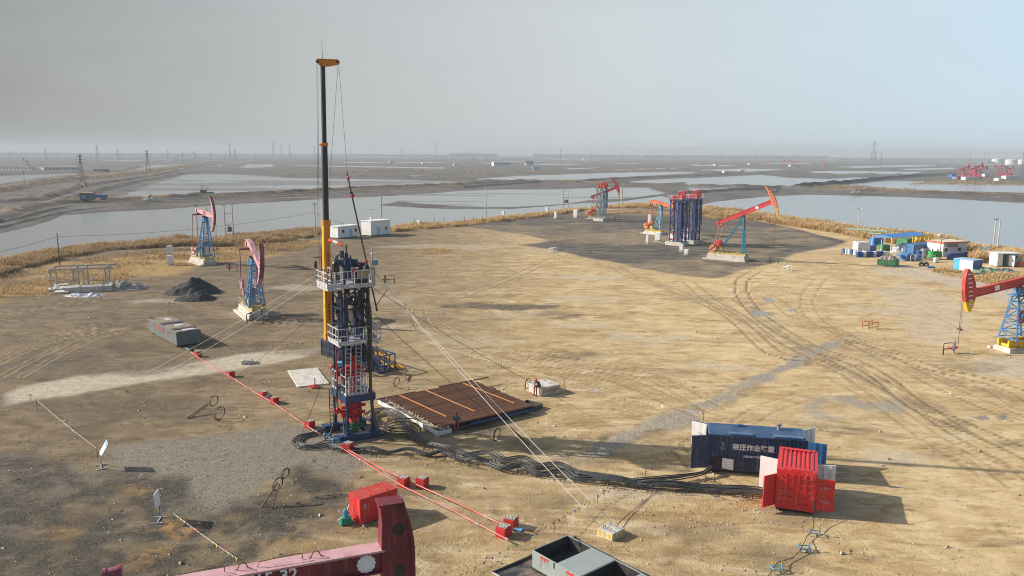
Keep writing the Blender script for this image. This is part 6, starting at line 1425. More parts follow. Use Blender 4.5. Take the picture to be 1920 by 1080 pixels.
# ================================================================ PEOPLE
def person(loc,rz,label,pose,jk):
    T=thing('person',label,'person',loc,rz,None)
    S=[]   # (p,q,r1,r2,material)
    def cap(p,q,r1,r2,m): S.append((Vector(p),Vector(q),r1,r2,m))
    J=pose
    hip,chest,neck,head=[Vector(J[k]) for k in ('hip','chest','neck','head')]
    cap(hip,chest,.135,.15,0); cap(hip+Vector((0,-.07,0)),hip+Vector((0,.07,0)),.125,.125,1); lat=Vector((0,1,0))
    cap(chest-lat*.13,chest+lat*.13,.125,.125,0); cap(chest,neck,.12,.07,0); cap(neck,head-(head-neck).normalized()*.03,.055,.055,2)
    fw=Vector(J['face']).normalized(); up=(head-neck).normalized()
    cap(head-up*.03,head+up*.04,.085,.098,2); cap(head-fw*.02+up*.03,head-fw*.03+up*.06,.098,.1,4)
    cap(head+fw*.08-up*.02,head+fw*.105-up*.035,.016,.02,2); cap(head+fw*.06-up*.085,head+fw*.075-up*.09,.03,.025,2)
    sd=fw.cross(up).normalized()
    for s in (-1,1):
        cap(head+sd*s*.09-up*.01,head+sd*s*.1-up*.03,.018,.016,2); cap(head+fw*.083+sd*s*.034+up*.01,head+fw*.086+sd*s*.034+up*.01,.013,.013,4)
    for s,k in ((-1,'r'),(1,'l')):
        sh=Vector(J['sh_'+k]); el=Vector(J['el_'+k]); wr=Vector(J['wr_'+k])
        cap(sh,el,.07,.055,0); cap(el,wr,.055,.04,0)
        d=(wr-el).normalized(); pl=wr+d*.085; cap(wr,pl,.032,.036,2); sdv=d.cross(Vector((0,0,1))); sdv=sdv.normalized() if sdv.length>.1 else Vector((0,1,0)); dn=sdv.cross(d)
        for i in range(4):
            b=pl+sdv*(.027-.018*i); L=(.07,.08,.075,.055)[i]; m=b+d*L*.55-dn*0; e=m+(d*.5-Vector((0,0,1))*.75).normalized()*L*.5
            cap(b,m,.0105,.0095,2); cap(m,e,.0095,.008,2)
        tb=wr+d*.03+sdv*.03; cap(tb,tb+(d*.6+sdv*.7).normalized()*.045,.013,.011,2); cap(tb+(d*.6+sdv*.7).normalized()*.045,tb+(d*.6+sdv*.7).normalized()*.045+d*.03,.011,.009,2)
        hp=Vector(J['hp_'+k]); kn=Vector(J['kn_'+k]); an=Vector(J['an_'+k])
        cap(hp,kn,.095,.068,1); cap(kn,an,.068,.05,1); ft=Vector(J['ft'])
        cap(an+Vector((0,0,-.03))-ft*.03,an+Vector((0,0,-.045))+ft*.16,.048,.038,3)
    mb=MB()
    for p,q,r1,r2,m in S:
        mb.tube(p,q,r1,10,0,r2); mb.ball(p,r1,0,10,7); mb.ball(q,r2,0,10,7)
    tmp=mb.build('body',skin); rm=tmp.modifiers.new('r','REMESH'); rm.mode='VOXEL'; rm.voxel_size=.0105; sm=tmp.modifiers.new('s','SMOOTH'); sm.iterations=3; sm.factor=.5
    dg=bpy.context.evaluated_depsgraph_get(); me=bpy.data.meshes.new_from_object(tmp.evaluated_get(dg)); bpy.data.objects.remove(tmp)
    me.materials.clear()
    for m in (jk,trous,skin,boot,hair_m): me.materials.append(m)
    n=len(me.polygons); c=np.zeros(n*3); me.polygons.foreach_get('center',c); c=c.reshape(-1,3); best=np.full(n,1e9); idx=np.zeros(n,np.int32)
    for p,q,r1,r2,m in S:
        a=np.array(p);b=np.array(q)-a; t=np.clip(((c-a)@b)/max(b@b,1e-9),0,1); d=np.linalg.norm(c-a-t[:,None]*b,axis=1)-(r1+(r2-r1)*t)
        k=d<best; best[k]=d[k]; idx[k]=m
    me.polygons.foreach_set('material_index',idx); me.polygons.foreach_set('use_smooth',np.ones(n,bool)); me.name='body'
    o=bpy.data.objects.new('body',me); COL.objects.link(o); o.parent=T
    mb=MB(); hc=head+up*.05-fw*.01; vs=[];N=14;K=5; right=sd
    for j in range(K+1):
        t=math.pi/2*j/K
        for i in range(N):
            p=2*math.pi*i/N; vs.append(hc+(fw*math.cos(p)*1.12+right*math.sin(p))*.122*math.cos(t)*1.0+up*.115*math.sin(t))
    mb._add(vs,[(j*N+i,j*N+(i+1)%N,(j+1)*N+(i+1)%N,(j+1)*N+i) for j in range(K) for i in range(N)],0)
    mb.prism([(.0,.115),(.13,.10),(.19,.04),(.2,0),(.19,-.04),(.13,-.10),(0,-.115)],hc-up*.005,fw,right,.014); mb.build('helmet',helmet_m,T,smooth=False)
    return T
STAND=dict(hip=(0,0,.95),chest=(.03,0,1.3),neck=(.04,0,1.48),head=(.07,0,1.63),face=(1,0,-.25),sh_r=(.03,-.2,1.40),el_r=(.06,-.28,1.13),wr_r=(.27,-.2,1.02),sh_l=(.03,.2,1.40),el_l=(.06,.28,1.13),wr_l=(.28,.18,1.05),
 hp_r=(0,-.1,.92),kn_r=(.03,-.12,.5),an_r=(0,-.14,.09),hp_l=(0,.1,.92),kn_l=(.02,.14,.5),an_l=(-.03,.18,.09),ft=(1,0,0))
person(G(856,813),R(75),'worker in red helmet, grey jacket and dark red trousers standing at the tubing rack',STAND,jacket_g)
SIT=dict(hip=(0,0,.12),chest=(.16,0,.42),neck=(.25,0,.57),head=(.36,0,.68),face=(.75,0,-.7),sh_r=(.2,-.19,.50),el_r=(.33,-.26,.27),wr_r=(.47,-.08,.2),sh_l=(.2,.19,.50),el_l=(.33,.26,.27),wr_l=(.47,.06,.21),
 hp_r=(0,-.1,.1),kn_r=(.44,-.14,.13),an_r=(.42,-.15,-.27+.0),hp_l=(0,.1,.1),kn_l=(.44,.14,.13),an_l=(.36,.12,-.27),ft=(1,0,0))
for k in ('kn_r','kn_l'): pass
# seated on the left front corner of the concrete block (top at 0.78 m)
SIT2=dict(SIT); SIT2['an_r']=(.46,-.15,-.69); SIT2['an_l']=(.38,.12,-.69); SIT2['kn_r']=(.46,-.14,-.16+.22); SIT2['kn_l']=(.44,.14,.07)
sp=CB.matrix_basis@Vector((.12,.42,.80))
person((sp.x,sp.y,.78),R(34+180),'worker in red helmet and black jacket sitting hunched on concrete block edge',SIT2,jacket)
LEAN=dict(STAND); LEAN.update(chest=(.12,0,1.25),neck=(.2,0,1.4),head=(.28,0,1.52),face=(1,0,-.5),sh_r=(.14,-.2,1.34),sh_l=(.14,.2,1.34),el_r=(.25,-.26,1.08),el_l=(.25,.26,1.08),wr_r=(.48,-.15,1.08),wr_l=(.48,.15,1.05))
b=rp(1.12,-.72,Z3); person(b,RA+R(150),'worker in red helmet bending toward the power tong in the top basket',LEAN,jacket)
b=rp(1.42,-1.0,Z3); person(b,RA+R(165),'worker in red helmet upright beside lamp post in the top basket',STAND,jacket)

# ================================================================ SMALL YARD FURNITURE
def pole(p,ytop,label,arm=0,r=.14,extra=None,group='poles around the yard',col=pole_c,name='utility_pole'):
    P_=G(*p); h=HZ(P_,ytop); T=thing(name,label,'pole',P_,0,group)
    MB().tube((0,0,-.3),(0,0,h),r,8,0,r*.75).build('shaft',col,T)
    if arm:
        mb=MB(); mb.beam((-arm/2,0,h-.5),(arm/2,0,h-.5),.1)
        for x in (-arm/2+.08,0,arm/2-.08): mb.tube((x,0,h-.45),(x,0,h-.18),.05,6)
        mb.build('crossarm',dkgrey,T)
    if extra=='lamp':
        mb=MB(); mb.beam((-.45,0,h-.35),(.45,0,h-.35),.07)
        for s in (-1,1): mb.tube((s*.45,0,h-.3),(s*.62,-.25,h-.5),.12,8,0,.24)
        mb.build('flood_lamp',white,T)
    if extra=='box': MB().box(.15,.75,-.25,.25,1.2,2.0).build('meter_box',white,T)
    return T,P_,h
def hframe(p1,p2,yt,label,rungs,trans=True):
    A=G(*p1);B=G(*p2); h=HZ(A,yt); T=thing('transformer_frame',label,'transformer frame',A,math.atan2((B-A).y,(B-A).x)); w=(B-A).length
    for x in (0,w): MB().tube((x,0,-.2),(x,0,h),.15,8,0,.11).build('pole',pole_c,T)
    mb=MB()
    for z in rungs: mb.beam((0,0,h*z),(w,0,h*z),.1)
    for x in (-.4,.4,w-.4,w+.4): mb.tube((x,0,h-.35),(x,0,h-.1),.05,6)
    mb.beam((-.5,0,h-.4),(.5,0,h-.4),.08); mb.beam((w-.5,0,h-.4),(w+.5,0,h-.4),.08)
    mb.build('crossarm',dkgrey,T)
    if trans:
        mb=MB(); z=h*rungs[0]; mb.box(w*.3,w*.75,-.4,.4,z+.05,z+1.2); mb.tube((w*.4,0,z+1.2),(w*.4,0,z+1.6),.08,6); mb.tube((w*.62,0,z+1.2),(w*.62,0,z+1.6),.08,6); mb.build('transformer',dkgrey,T)
    return T
pole((112,497),437,'thin dark pole among brown reeds at the west edge',0,.11,col=dkgrey)
_,p588,h588=pole((592,452),379,'concrete pole with short crossarm close to yellow boom',1.2,.16)
pole((716,430),364,'concrete pole behind the white cabins',0,.17); pole((911,410),350,'concrete pole by golden reeds across from mud flat',0,.2); pole((1166,381),343,'concrete pole beyond grey lattice tower',0,.24)
pole((371,446),382,'concrete pole peeping behind the pink pumpjack tail',1.0,.15); pole((391,446),381,'bare pole peeping behind the pink pumpjack beam',0,.15)
pole((1608,441),388,'pale lamp pole with two flood lamps beside the blue canopy',0,.16,'lamp',col=concrete_w)
pole((1861,473),407,'taller pale pole with crossarm beside the camp hut',1.1,.15,col=concrete_w); pole((1869,476),412,'shorter pale pole with a meter box beside the camp hut',0,.15,'box',col=concrete_w)
hframe((423,446),(438,445),382,'two pole frame carrying a transformer beyond the pink horse head',(.18,.4,.72))
hframe((1056,391),(1066,390),350,'tall two pole frame with a transformer among golden reeds',(.25,.5,.8)); pole((1072,391),356,'thin pole standing beside the tall transformer frame',0,.14)
wire(Vector(G(112,490))+Vector((0,0,5.0)),p588+Vector((0,0,h588-2.5)),.03,wire_d,'dark overhead cable sagging along the west pond',1.2,'cable','overhead_cable')
wire(G(-60,505)+Vector((0,0,2)),Vector(G(112,490))+Vector((0,0,5.0)),.03,wire_d,'dark stay cable slanting down from the thin west pole',.3,'cable','overhead_cable')
wire(p588+Vector((0,0,h588-2.5)),G(660,440)+Vector((0,0,2.5)),.03,wire_d,'dark overhead cable from concrete pole down to the cabins',.4,'cable','overhead_cable')
# fence stakes in the far shallows
stk=None
for k,px in enumerate((777,797,815,834,853,871,888,905,944,640,700)):
    py=421-.033*(px-777)+(2 if px<720 else 0)
    if stk is None:
        stk=MB().tube((0,0,-1.5),(0,0,1.9),.07,5).build('fence_stake',dkgrey,None,False,G(px,py)); tag(stk,'thin dark stake standing in shallow water by the reeds','stake','stakes along the shore')
    else: o=stk.copy(); COL.objects.link(o); o.location=G(px,py)
# white electrical boxes on the yard
def ebox(p,h,w,label,rz=R(-35),two=False):
    T=thing('electrical_box',label,'electrical box',G(*p),rz,'white electrical boxes')
    mb=MB(); mb.box(-w/2,w/2,-w*.4,w*.4,.35,h); mb.box(-w/2-.04,w/2+.04,-w*.4-.04,w*.4+.04,h,h+.06); mb.build('cabinet',white,T,bevel=.01)
    mb=MB(); mb.box(-w*.3,w*.3,-w*.3,w*.3,0,.35); mb.box(-w*.7,w*.7,-w*.6,w*.6,-.05,.06); mb.build('pedestal',concrete,T)
    MB().box(-w/2+.06,w/2-.06,-w*.4-.015,-w*.4-.002,.5,h-.12).build('door',offwhite,T)
    if two: MB().box(-w*.42,w*.42,-w*.35,w*.35,h+.5,h+1.9).build('upper_cabinet',offwhite,T); MB().box(-.06,.06,-.06,.06,h+.06,h+.5).build('neck',dkgrey,T)
ebox((320,497),1.9,1.1,'two grey white electrical cabinets stacked on one post near reeds',R(-10),True)
ebox((1278,472),1.75,.85,'taller white electrical box by navy towers'); ebox((1287,478),1.2,.95,'short white electrical box by navy towers')
ebox((1214,457),2.2,.7,'narrow white electrical box before orange pumpjack'); ebox((1234,452),2.1,1.4,'wide white electrical box at the end of orange pumpjack base')
ebox((1080,408),2.8,1.5,'white electrical box beside the bright red pumpjack base'); ebox((1042,410),2.3,1.0,'white electrical box alone on grey grit'); ebox((1026,401),2.3,1.0,'white electrical box at the reed edge'); ebox((944,407),2.0,.9,'white electrical box in the reeds near concrete pole'); ebox((786,424),1.7,.9,'white electrical box by the reeds east of white cabins')
ebox((1218,421),3.2,1.0,'white electrical box behind orange pumpjack')
# cabins
def cabin(p0,p1,dep,h,label,door,win,name='site_cabin',awn=False):
    A,a,L=foot(p0,p1); T=thing(name,label,'cabin',A,a,None)
    mb=MB(); mb.box(0,L,0,dep,.25,h); mb.build('wall',white,T)
    mb=MB(); mb.box(-.15,L+.15,-.15,dep+.15,h,h+.18); mb.build('roof',white,T)
    MB().box(.2,L-.2,.1,dep-.1,-.05,.25).build('footing',dkgrey,T)
    if door is not None: MB().box(L*door-.5,L*door+.5,-.03,-.002,.28,2.35).build('door',door_blue,T)
    for w in win:
        fr=MB().box(L*w-.55,L*w+.55,-.03,-.002,1.35,2.35).build('window',white,T); MB().box(L*w-.45,L*w+.45,-.04,-.031,1.45,2.25).build('pane',glass_d,fr)
        if awn: mb=MB(); mb.beam((L*w-.7,-.5,2.4),(L*w+.7,-.5,2.4),.9,.05,0,up=(0,0,1)); mb.build('awning',white,fr)
    return T,L
ca,L=cabin((634,448),(672,444),3.0,3.0,'low white site cabin with awning window, the one nearer the boom',.62,(.25,.88),awn=False)
cb_,L=cabin((696,443.5),(732,439.5),3.6,3.9,'taller white site cabin with pale blue door and roof vent',.38,(.78,))
mb=MB(); mb.tube((L*.3,2,4.0),(L*.3,2,4.4),.4,10); mb.ball((L*.3,2,4.45),.4); mb.build('roof_vent',white,cb_)
# steel frame on slabs in the west
A,a,L=foot((97,546),(188,542)); T=thing('steel_frame','rusting pale steel frame skeleton standing on concrete slabs',"steel frame",A,a)
mb=MB()
for x0 in (0,4.6):
    for x in (x0,x0+3.2):
        for y in (0,4.2): mb.tube((x,y,.3),(x,y,3.4),.13,8)
    for y in (0,4.2): mb.tube((x0-.2,y,3.4),(x0+4.4,y,3.4),.12,8); mb.tube((x0,y,.8),(x0+3.4,y,.8),.08,6); mb.tube((x0,y,.7),(x0+3.2,y,3.3),.05,5)
    for x in (x0,x0+3.2): mb.tube((x,0,3.4),(x,4.2,3.4),.12,8); mb.tube((x,0,.8),(x,4.2,.8),.07,6); mb.tube((x,0,3.2),(x,4.2,.8),.05,5)
mb.build('lattice_frame',steel,T)
for q in ((2.2,9.0,-2.6,-.4,.0,.85),(-.5,1.6,-.6,5,0,.4),(.8,3.0,-3.2,-1.2,0,.3)): MB().box(*q).build('slab',concrete_w,T,bevel=.04)
o=thing('rag_heap','crumpled pale sheets heaped before the steel frame slabs','heap',G(160,555)); 
def heap_mesh(w,d,h,seed,n=26,rough=.25,p=1.0):
    mb=MB(); vs=[]; 
    for j in range(n+1):
        for i in range(n+1):
            x=(i/n-.5)*2;y=(j/n-.5)*2; rr=math.hypot(x,y)
            q=max(0,1-rr)**p*h; q*=1+rough*2*float(fbm(np.array([x*3+seed]),np.array([y*3]),1.0,4,seed)[0]); q+=rough*h*.35*float(fbm(np.array([x*9+seed]),np.array([y*9]),1.0,3,seed)[0])*(1 if rr<.97 else 0)
            vs.append((x*w/2,y*d/2,q-.03))
    mb._add(vs,[(j*(n+1)+i,j*(n+1)+i+1,(j+1)*(n+1)+i+1,(j+1)*(n+1)+i) for j in range(n) for i in range(n)],0); return mb
heap_mesh(6.5,2.2,.5,3,26,1.3,.6).build('sheet',tarp_w,o)
o=heap_mesh(8.5,5,1.4,8,24,1.0,.8).build('rubble_heap',mat('rubble',(.42,.38,.32),.9,0,(.10,.09,.08),.9,1.4,.8,6),None,False,G(232,541)); tag(o,'heap of pale rubble and dark scrap past the steel frame',"heap")
def grit(p,w,d,h,rz,label,seed):
    o=heap_mesh(w,d,h*.92,seed,34,.5,.82).build('grit_heap',coal,None,True,G(*p),rz); tag(o,label,'heap')
grit((361,548),8.6,6.4,2.5,R(20),'larger black grit heap rising behind the smaller one',12); grit((367,561),6.0,4.6,1.6,R(10),'smaller black grit heap in front of the larger one',15)
for i,(px,py,w,lab) in enumerate(((1631,612,1.6,'pale timber frame and rubble lying by the gravel trench end'),(1476,503,1.5,'small white pipe oddments before teal A-frame pumpjack'),(1036,468,2.4,'low white trestle frame standing at the edge of dark grit'))):
    T=thing('low_trestle',lab,'trestle',G(px,py+4),R(20+25*i)); mb=MB()
    for x in (-w/2,w/2):
        for y in (-.5,.5): mb.tube((x,y,0),(x,y,.9),.06,6)
    for y in (-.5,.5): mb.tube((-w/2,y,.85),(w/2,y,.85),.06,6); mb.tube((-w/2,y,.3),(w/2,y,.3),.05,6)
    for x in (-w/2,w/2): mb.tube((x,-.5,.85),(x,.5,.85),.06,6)
    mb.build('frame',white if i else wood,T); 
# blue basket skid behind the rig, with the yellow ladders
A,a,L=foot((711,701),(741,694)); T=thing('basket_skid','long blue open basket skid full of pipe fittings behind the rig','basket skid',A,a)
Wd,Ln=L,10.5
mb=MB(); h=1.75
for x in (0,Wd):
    for k in range(8): y=Ln*k/7; mb.beam((x,y,.1),(x,y,h),.1)
    for z in (.1,.7,h): mb.beam((x,0,z),(x,Ln,z),.1)
for y in (0,Ln):
    for z in (.1,.7,h): mb.beam((0,y,z),(Wd,y,z),.1)
    for x in (Wd*.33,Wd*.66): mb.beam((x,y,.1),(x,y,h),.09)
mb.box(0,Wd,0,Ln,.02,.1); mb.build('basket_frame',rig_blue,T)
mb=MB(); mb.box(-.01,.02,.1,Ln-.1,.15,h-.1); mb.box(Wd-.02,Wd+.01,3.5,Ln-.1,.15,h-.1); mb.build('side_panel',rig_navy,T)
T=thing('fittings','white and steel pipe fittings lying inside the blue basket skid','fittings',A,a); mb=MB()
for k in range(16): x,y=random.uniform(.4,Wd-.4),random.uniform(.3,Ln-.4); mb.tube((x,y,.3),(x+random.uniform(-.4,.4),y+random.uniform(.2,.9),random.uniform(.3,.9)),random.uniform(.06,.16),8,k%2)
mb.build('pipe_fitting',[white,steel],T)
o=thing('work_bench','blue steel work frame standing between rig and basket skid','work frame',A,a); mb=MB()
for x in (-2.2,-.3):
    for y in (1.5,4.0): mb.beam((x,y,0),(x,y,1.5),.14)
for y in (1.5,4.0): mb.beam((-2.2,y,1.5),(-.3,y,1.5),.2); mb.beam((-2.2,y,.1),(-.3,y,1.4),.1)
for x in (-2.2,-.3): mb.beam((x,1.5,1.5),(x,4.0,1.5),.16); mb.beam((x,1.5,.1),(x,4,.1),.12)
mb.build('frame',rig_blue,o)
A2,a2,L2=foot((757,692),(696,648)); lad=None
for k in range(3):
    lb=('yellow ladder lying outermost in the stack beside blue basket','yellow ladder lying in the middle of the stack beside blue basket','yellow ladder lying closest to blue basket')[k]
    if lad is None:
        mb=MB()
        for y in (0,.5):
            mb.beam((0,y,.1),(L2,y,.1),.09,.12)
        for i in range(30): mb.tube((L2*(i+.5)/30,0,.12),(L2*(i+.5)/30,.5,.12),.03,5)
        lad=mb.build('loose_ladder',yel_b,None,False,A2,a2); tag(lad,lb,'ladder','yellow ladders beside the basket skid')
    else: o=lad.copy(); COL.objects.link(o); o.location=A2+Vector((-math.sin(a2)*.0,0,.0))+Vector((math.cos(a2+1.57),math.sin(a2+1.57),0))*(.55*k)+Vector((0,0,.18*k)); o['label']=lb
A,a,L=foot((640,667),(615,648)); T=thing('tool_skid','blue steel tool box skid half hidden by the rig','tool box',A,a)
mb=MB(); mb.box(0,4.4,-2.2,0,.1,1.75); mb.build('body',rig_navy,T,bevel=.02); mb=MB()
for x in (0,1.46,2.9,4.36): mb.box(x,x+.07,.002,.06,.1,1.8); mb.box(x,x+.07,-2.26,-2.202,.1,1.8)
for z in (.1,.9,1.72): mb.box(0,4.4,.003,.05,z,z+.08)
mb.build('rib_frame',rig_blue,T)
T=thing('hydraulic_unit','small hydraulic unit in blue, white and orange at the back of the rig','hydraulic unit',G(640,700),R(30)); mb=MB(); mb.box(-1.0,1.0,-.6,.6,.1,.5,0); mb.box(-.6,.2,-.4,.4,.5,1.2,1); mb.tube((.3,0,.6),(.9,0,.6),.3,10,2); mb.ball((-.9,.2,.8),.25,3); mb.build('unit_body',[dkgrey,sky_blue,white,orange],T)

# ================================================================ CAMP ON THE EAST EDGE
def boxat(name,label,cat,p0,p1,dep,h,m,z0=0.0,top=None,ribs=0,group=None,bev=.03):
    A,a,L=foot(p0,p1); T=thing(name,label,cat,A,a,group)
    mb=MB(); mb.box(0,L,0,dep,z0,h,0)
    if ribs:
        for i in range(ribs): x=L*(i+.5)/ribs; mb.box(x-.06,x+.06,-.05,-.001,z0+.05,h-.05,0)
    mb.build('body',m,T,bevel=bev)
    if top is not None: MB().box(-.06,L+.06,-.06,dep+.06,h+.003,h+.09).build('lid',top,T)
    return T,L
A,a,L=foot((1672,472),(1733,456)); # canopy
c4=[G(1672,446,3.6),G(1736,441.5,3.6),G(1717,435,3.9),G(1654,440,3.9)]
T=thing('canopy','open shelter with bright blue sheet roof over the camp','canopy',(0,0,0))
mb=MB(); pk=[c4[0],c4[1],c4[2],c4[3]]; mb._add([p+Vector((0,0,z)) for z in (0,.06) for p in pk],[(3,2,1,0),(4,5,6,7),(0,1,5,4),(1,2,6,5),(2,3,7,6),(3,0,4,7)],0); mb.build('roof_sheet',blue_b,T)
d4=[c4[0],c4[3],G(1655,440,3.9)*1,G(1636,444,3.5)]
mb=MB(); q4=[c4[0]+Vector((0,0,-.05)),c4[3]+Vector((0,0,-.05)),G(1636,442.5,3.5)]; mb._add([p+Vector((0,0,z)) for z in (0,.05) for p in q4],[(2,1,0),(3,4,5),(0,1,4,3),(1,2,5,4),(2,0,3,5)],0); mb.build('side_roof_sheet',sky_blue,T)
for p in c4+[q4[2]]: MB().tube((p.x,p.y,0),(p.x,p.y,p.z),.09,8).build('post',white,T)
boxat('tool_hut','small white box hut at the camp west end','hut',(1608,474),(1631,474),2.6,2.3,white,.15,offwhite)
boxat('cabinet_tank','deep blue cabinet next to the small white box hut','cabinet',(1632,474),(1643,473.5),2.2,1.5,con_blue,.1)
boxat('water_tank','bright blue square tank raised under the shelter edge','tank',(1637,467),(1655,467),2.2,2.6,blue_b,.8)
boxat('waste_bin','green ribbed bin behind the yellow frames','bin',(1700,464),(1747,461),3,2.0,green,.1,None,8)
T,L=boxat('waste_bin','long green ribbed bin piled with dark scrap by the pale road','bin',(1644,497),(1681,500),2.4,1.25,green,.05,None,7)
o=heap_mesh(L*1.0,2.6,1.1,21,22,1.3,.6).build('scrap_heap',mat('scrap',(.12,.11,.10),.7,.0,(.45,.40,.34),.9,1.2,.6,5),None,False,T.matrix_basis@Vector((L/2,1.2,1.15)),T.rotation_euler[2]); tag(o,'mixed dark scrap heaped in the long green bin','heap')
boxat('waste_bin','olive green crate beneath the blue shelter','bin',(1655,470),(1671,470),2.2,1.3,green,.1,None,4)
boxat('mud_tank','wide blue tank with bright blue end before the white camp building','tank',(1712,478),(1755,474),2.6,2.3,con_blue,.1,None,9)
for k,px in enumerate((1716,1723,1731,1739)):
    T=thing('yellow_stand',('yellow steel stand westmost among the yellow frames','second yellow steel stand among the yellow frames','third yellow steel stand among the yellow frames','yellow steel stand closest to the white camp building')[k],'steel stand',G(px,466-.6*k),R(20),'yellow frames in the camp')
    mb=MB(); 
    for x in (-.6,.6):
        for y in (-.4,.4): mb.beam((x,y,0),(x,y,3.0),.16)
    for z in (1.6,2.9): 
        for y in (-.4,.4): mb.beam((-.6,y,z),(.6,y,z),.16)
    mb.beam((-.6,-.4,1.6),(.6,-.4,2.9),.14); mb.build('frame',yellow,T)
A,a,L=foot((1767,481),(1812,479)); T=thing('camp_building','white camp building with orange roof trim and three wall fans','building',A,a)
MB().box(0,L,0,4.5,0,3.0).build('wall',offwhite,T); MB().box(-.25,L+.25,-.3,4.8,3.0,3.22).build('roof',mat('cream roof',(.72,.62,.5),.7),T); mb=MB(); mb.box(-.27,L+.27,-.33,-.302,2.92,3.24); mb.box(-.28,-.252,-.3,4.8,2.92,3.24); mb.build('roof_trim',orange,T)
for f in (.2,.36,.5): 
    mb=MB(); mb.box(L*f-.4,L*f+.4,-.36,-.004,2.05,2.75,0); mb.tube((L*f,-.38,2.4),(L*f,-.362,2.4),.28,14,1); mb.build('wall_fan',[steel,glass_d],T)
for f in (.12,.68):
    fr=MB().box(L*f-.5,L*f+.5,-.03,-.003,1.0,1.9).build('window',white,T); MB().box(L*f-.42,L*f+.42,-.04,-.031,1.08,1.82).build('pane',glass_d,fr); MB().box(L*f-.6,L*f+.6,-.6,-.03,1.95,2.0).build('awning',white,fr)
for k,(px,py) in enumerate(((1747,486),(1757,486))):
    T=thing('round_tank',('brighter green round tank closer to the blue tank','green round tank closer to the white camp building')[k],'tank',G(px,py),0,'green round tanks'); mb=MB(); mb.tube((0,0,.5),(0,0,1.7),.9,20); mb.build('tank',green_b if k==0 else green,T,bevel=.03); mb=MB()
    for q in range(4): mb.tube((.6*math.cos(q*1.57),.6*math.sin(q*1.57),0),(.6*math.cos(q*1.57),.6*math.sin(q*1.57),.5),.07,6)
    mb.tube((0,0,1.7),(0,0,2.2),.15,8); mb.build('leg',dkgrey,T)
def drum(p,m,label,grp,tpl=[None],lying=False,s=1.0):
    key=m.name
    T=thing('drum',label,'drum',G(*p),random.uniform(0,3),grp)
    mb=MB(); mb.tube((0,0,0),(0,0,.95*s),.3*s,12); mb.tube((0,0,.3*s),(0,0,.33*s),.315*s,12); mb.tube((0,0,.62*s),(0,0,.65*s),.315*s,12); mb.tube((0,0,.95*s),(0,0,.97*s),.25*s,12)
    o=mb.build('barrel',m,T); mb=MB(); mb.tube((.12*s,0,.97*s),(.12*s,0,1.02*s),.05,6); mb.build('bung',white,T); return T
for k in range(9): drum((1779+k*4,486-.35*k),blue_d,'blue plastic drum in the row before the white camp building','drums before the camp building',s=1.35)
for k in range(10): drum((1582+k*5.2,475+.65*k),white if k%3 else con_blue,'white or blue drum in the row at the camp west end','drums at the west end of the camp',s=1.15)
for k in range(9): drum((1608+k*6.4,482-.2*k),(blue_d,blue_d,white)[k%3],'drum in the row before the small white box hut','drums before the hut',s=1.2)
drum((1722,487),blue_d,'large blue drum behind the pale rail',None,s=2.0); drum((1731,485),steel,'grey steel drum behind the pale rail',None,s=2.2); drum((1847,481),cyan,'lone cyan drum in front of the reeds',None,s=2.2)
T=thing('round_cover','blue half round tank on a short skid behind the green bin','tank',G(1700,488),R(15)); mb=MB(); mb.prism([(1.1*math.cos(math.pi*i/12),.6+1.0*math.sin(math.pi*i/12)) for i in range(13)]+[(-1.1,.1),(1.1,.1)],(0,0,0),(1,0,0),(0,0,1),2.0); mb.build('body',con_blue,T); MB().box(-2.2,-1.1,-.6,.6,.9,1.2).build('side_shelf',blue_b,T)
T=thing('tarpaulin_heap','pale tarpaulin heap beneath the blue shelter','heap',G(1690,473)); heap_mesh(4.6,3,2.2,31,22,.7,.55).build('cover',tarp_w,T)
T=thing('pale_rail','pale pipe rail around camp pumps','rail',G(1707,490),R(-8)); mb=MB()
for x in (0,2.4,4.8): mb.tube((x,0,0),(x,0,1.4),.07,6)
for z in (.7,1.4): mb.tube((0,0,z),(4.8,0,z),.07,6)
mb.tube((0,0,.7),(1.5,1.8,.7),.06,6); mb.build('railing',white_rail,T)
o=MB().box(-.5,.5,-.35,.35,0,1.0).build('tote_bag',white,None,False,G(1755,492),R(10),.12); tag(o,'square white sack beside the pale rail','sack')
T=thing('tyre_stack','two black tyres lying below pale rail','tyre',G(1732,499)); 
for x in (-.45,.5): MB().ring((x,0,.3),.38,.19,(1,0,0),(0,.4,.9),n=16).build('tyre',black,T)
o=MB().box(-.7,.7,-.4,.4,0,.28).build('blue_pallet',con_blue,None,False,G(1745,502),R(-10),.05); tag(o,'flat blue pallet on the pale road edge','pallet')
A,a,L=foot((1786,507),(1823,512)); T=thing('storage_container','pale and cyan patched blue container in front of the camp hut','container',A,a)
mb=MB(); mb.box(0,L,0,3.0,.1,2.35,0); mb.box(.02,L*.32,-.012,-.001,.15,2.3,1); mb.box(L*.32,L-.03,-.011,-.001,.15,2.3,2); mb.build('body',[con_blue,cyan,white],T); MB().box(-.05,L+.05,-.05,3.05,2.353,2.43).build('roof',mat('pale blue roof',(.36,.52,.68),.6),T)
A,a,L=foot((1893,500),(1910,500)); T=thing('camp_hut','small white hut with open doorway and grey side beside pale poles','hut',A-Vector((2.6,0,0)),a)
mb=MB(); mb.box(0,1.1,0,2.6,.1,2.6,0); mb.box(2.4,4.6,0,2.6,.1,2.6,1); mb.box(1.1,2.4,2.4,2.6,.1,2.6,0); mb.build('wall',[white,mat('grey blue wall',(.30,.36,.45),.6)],T)
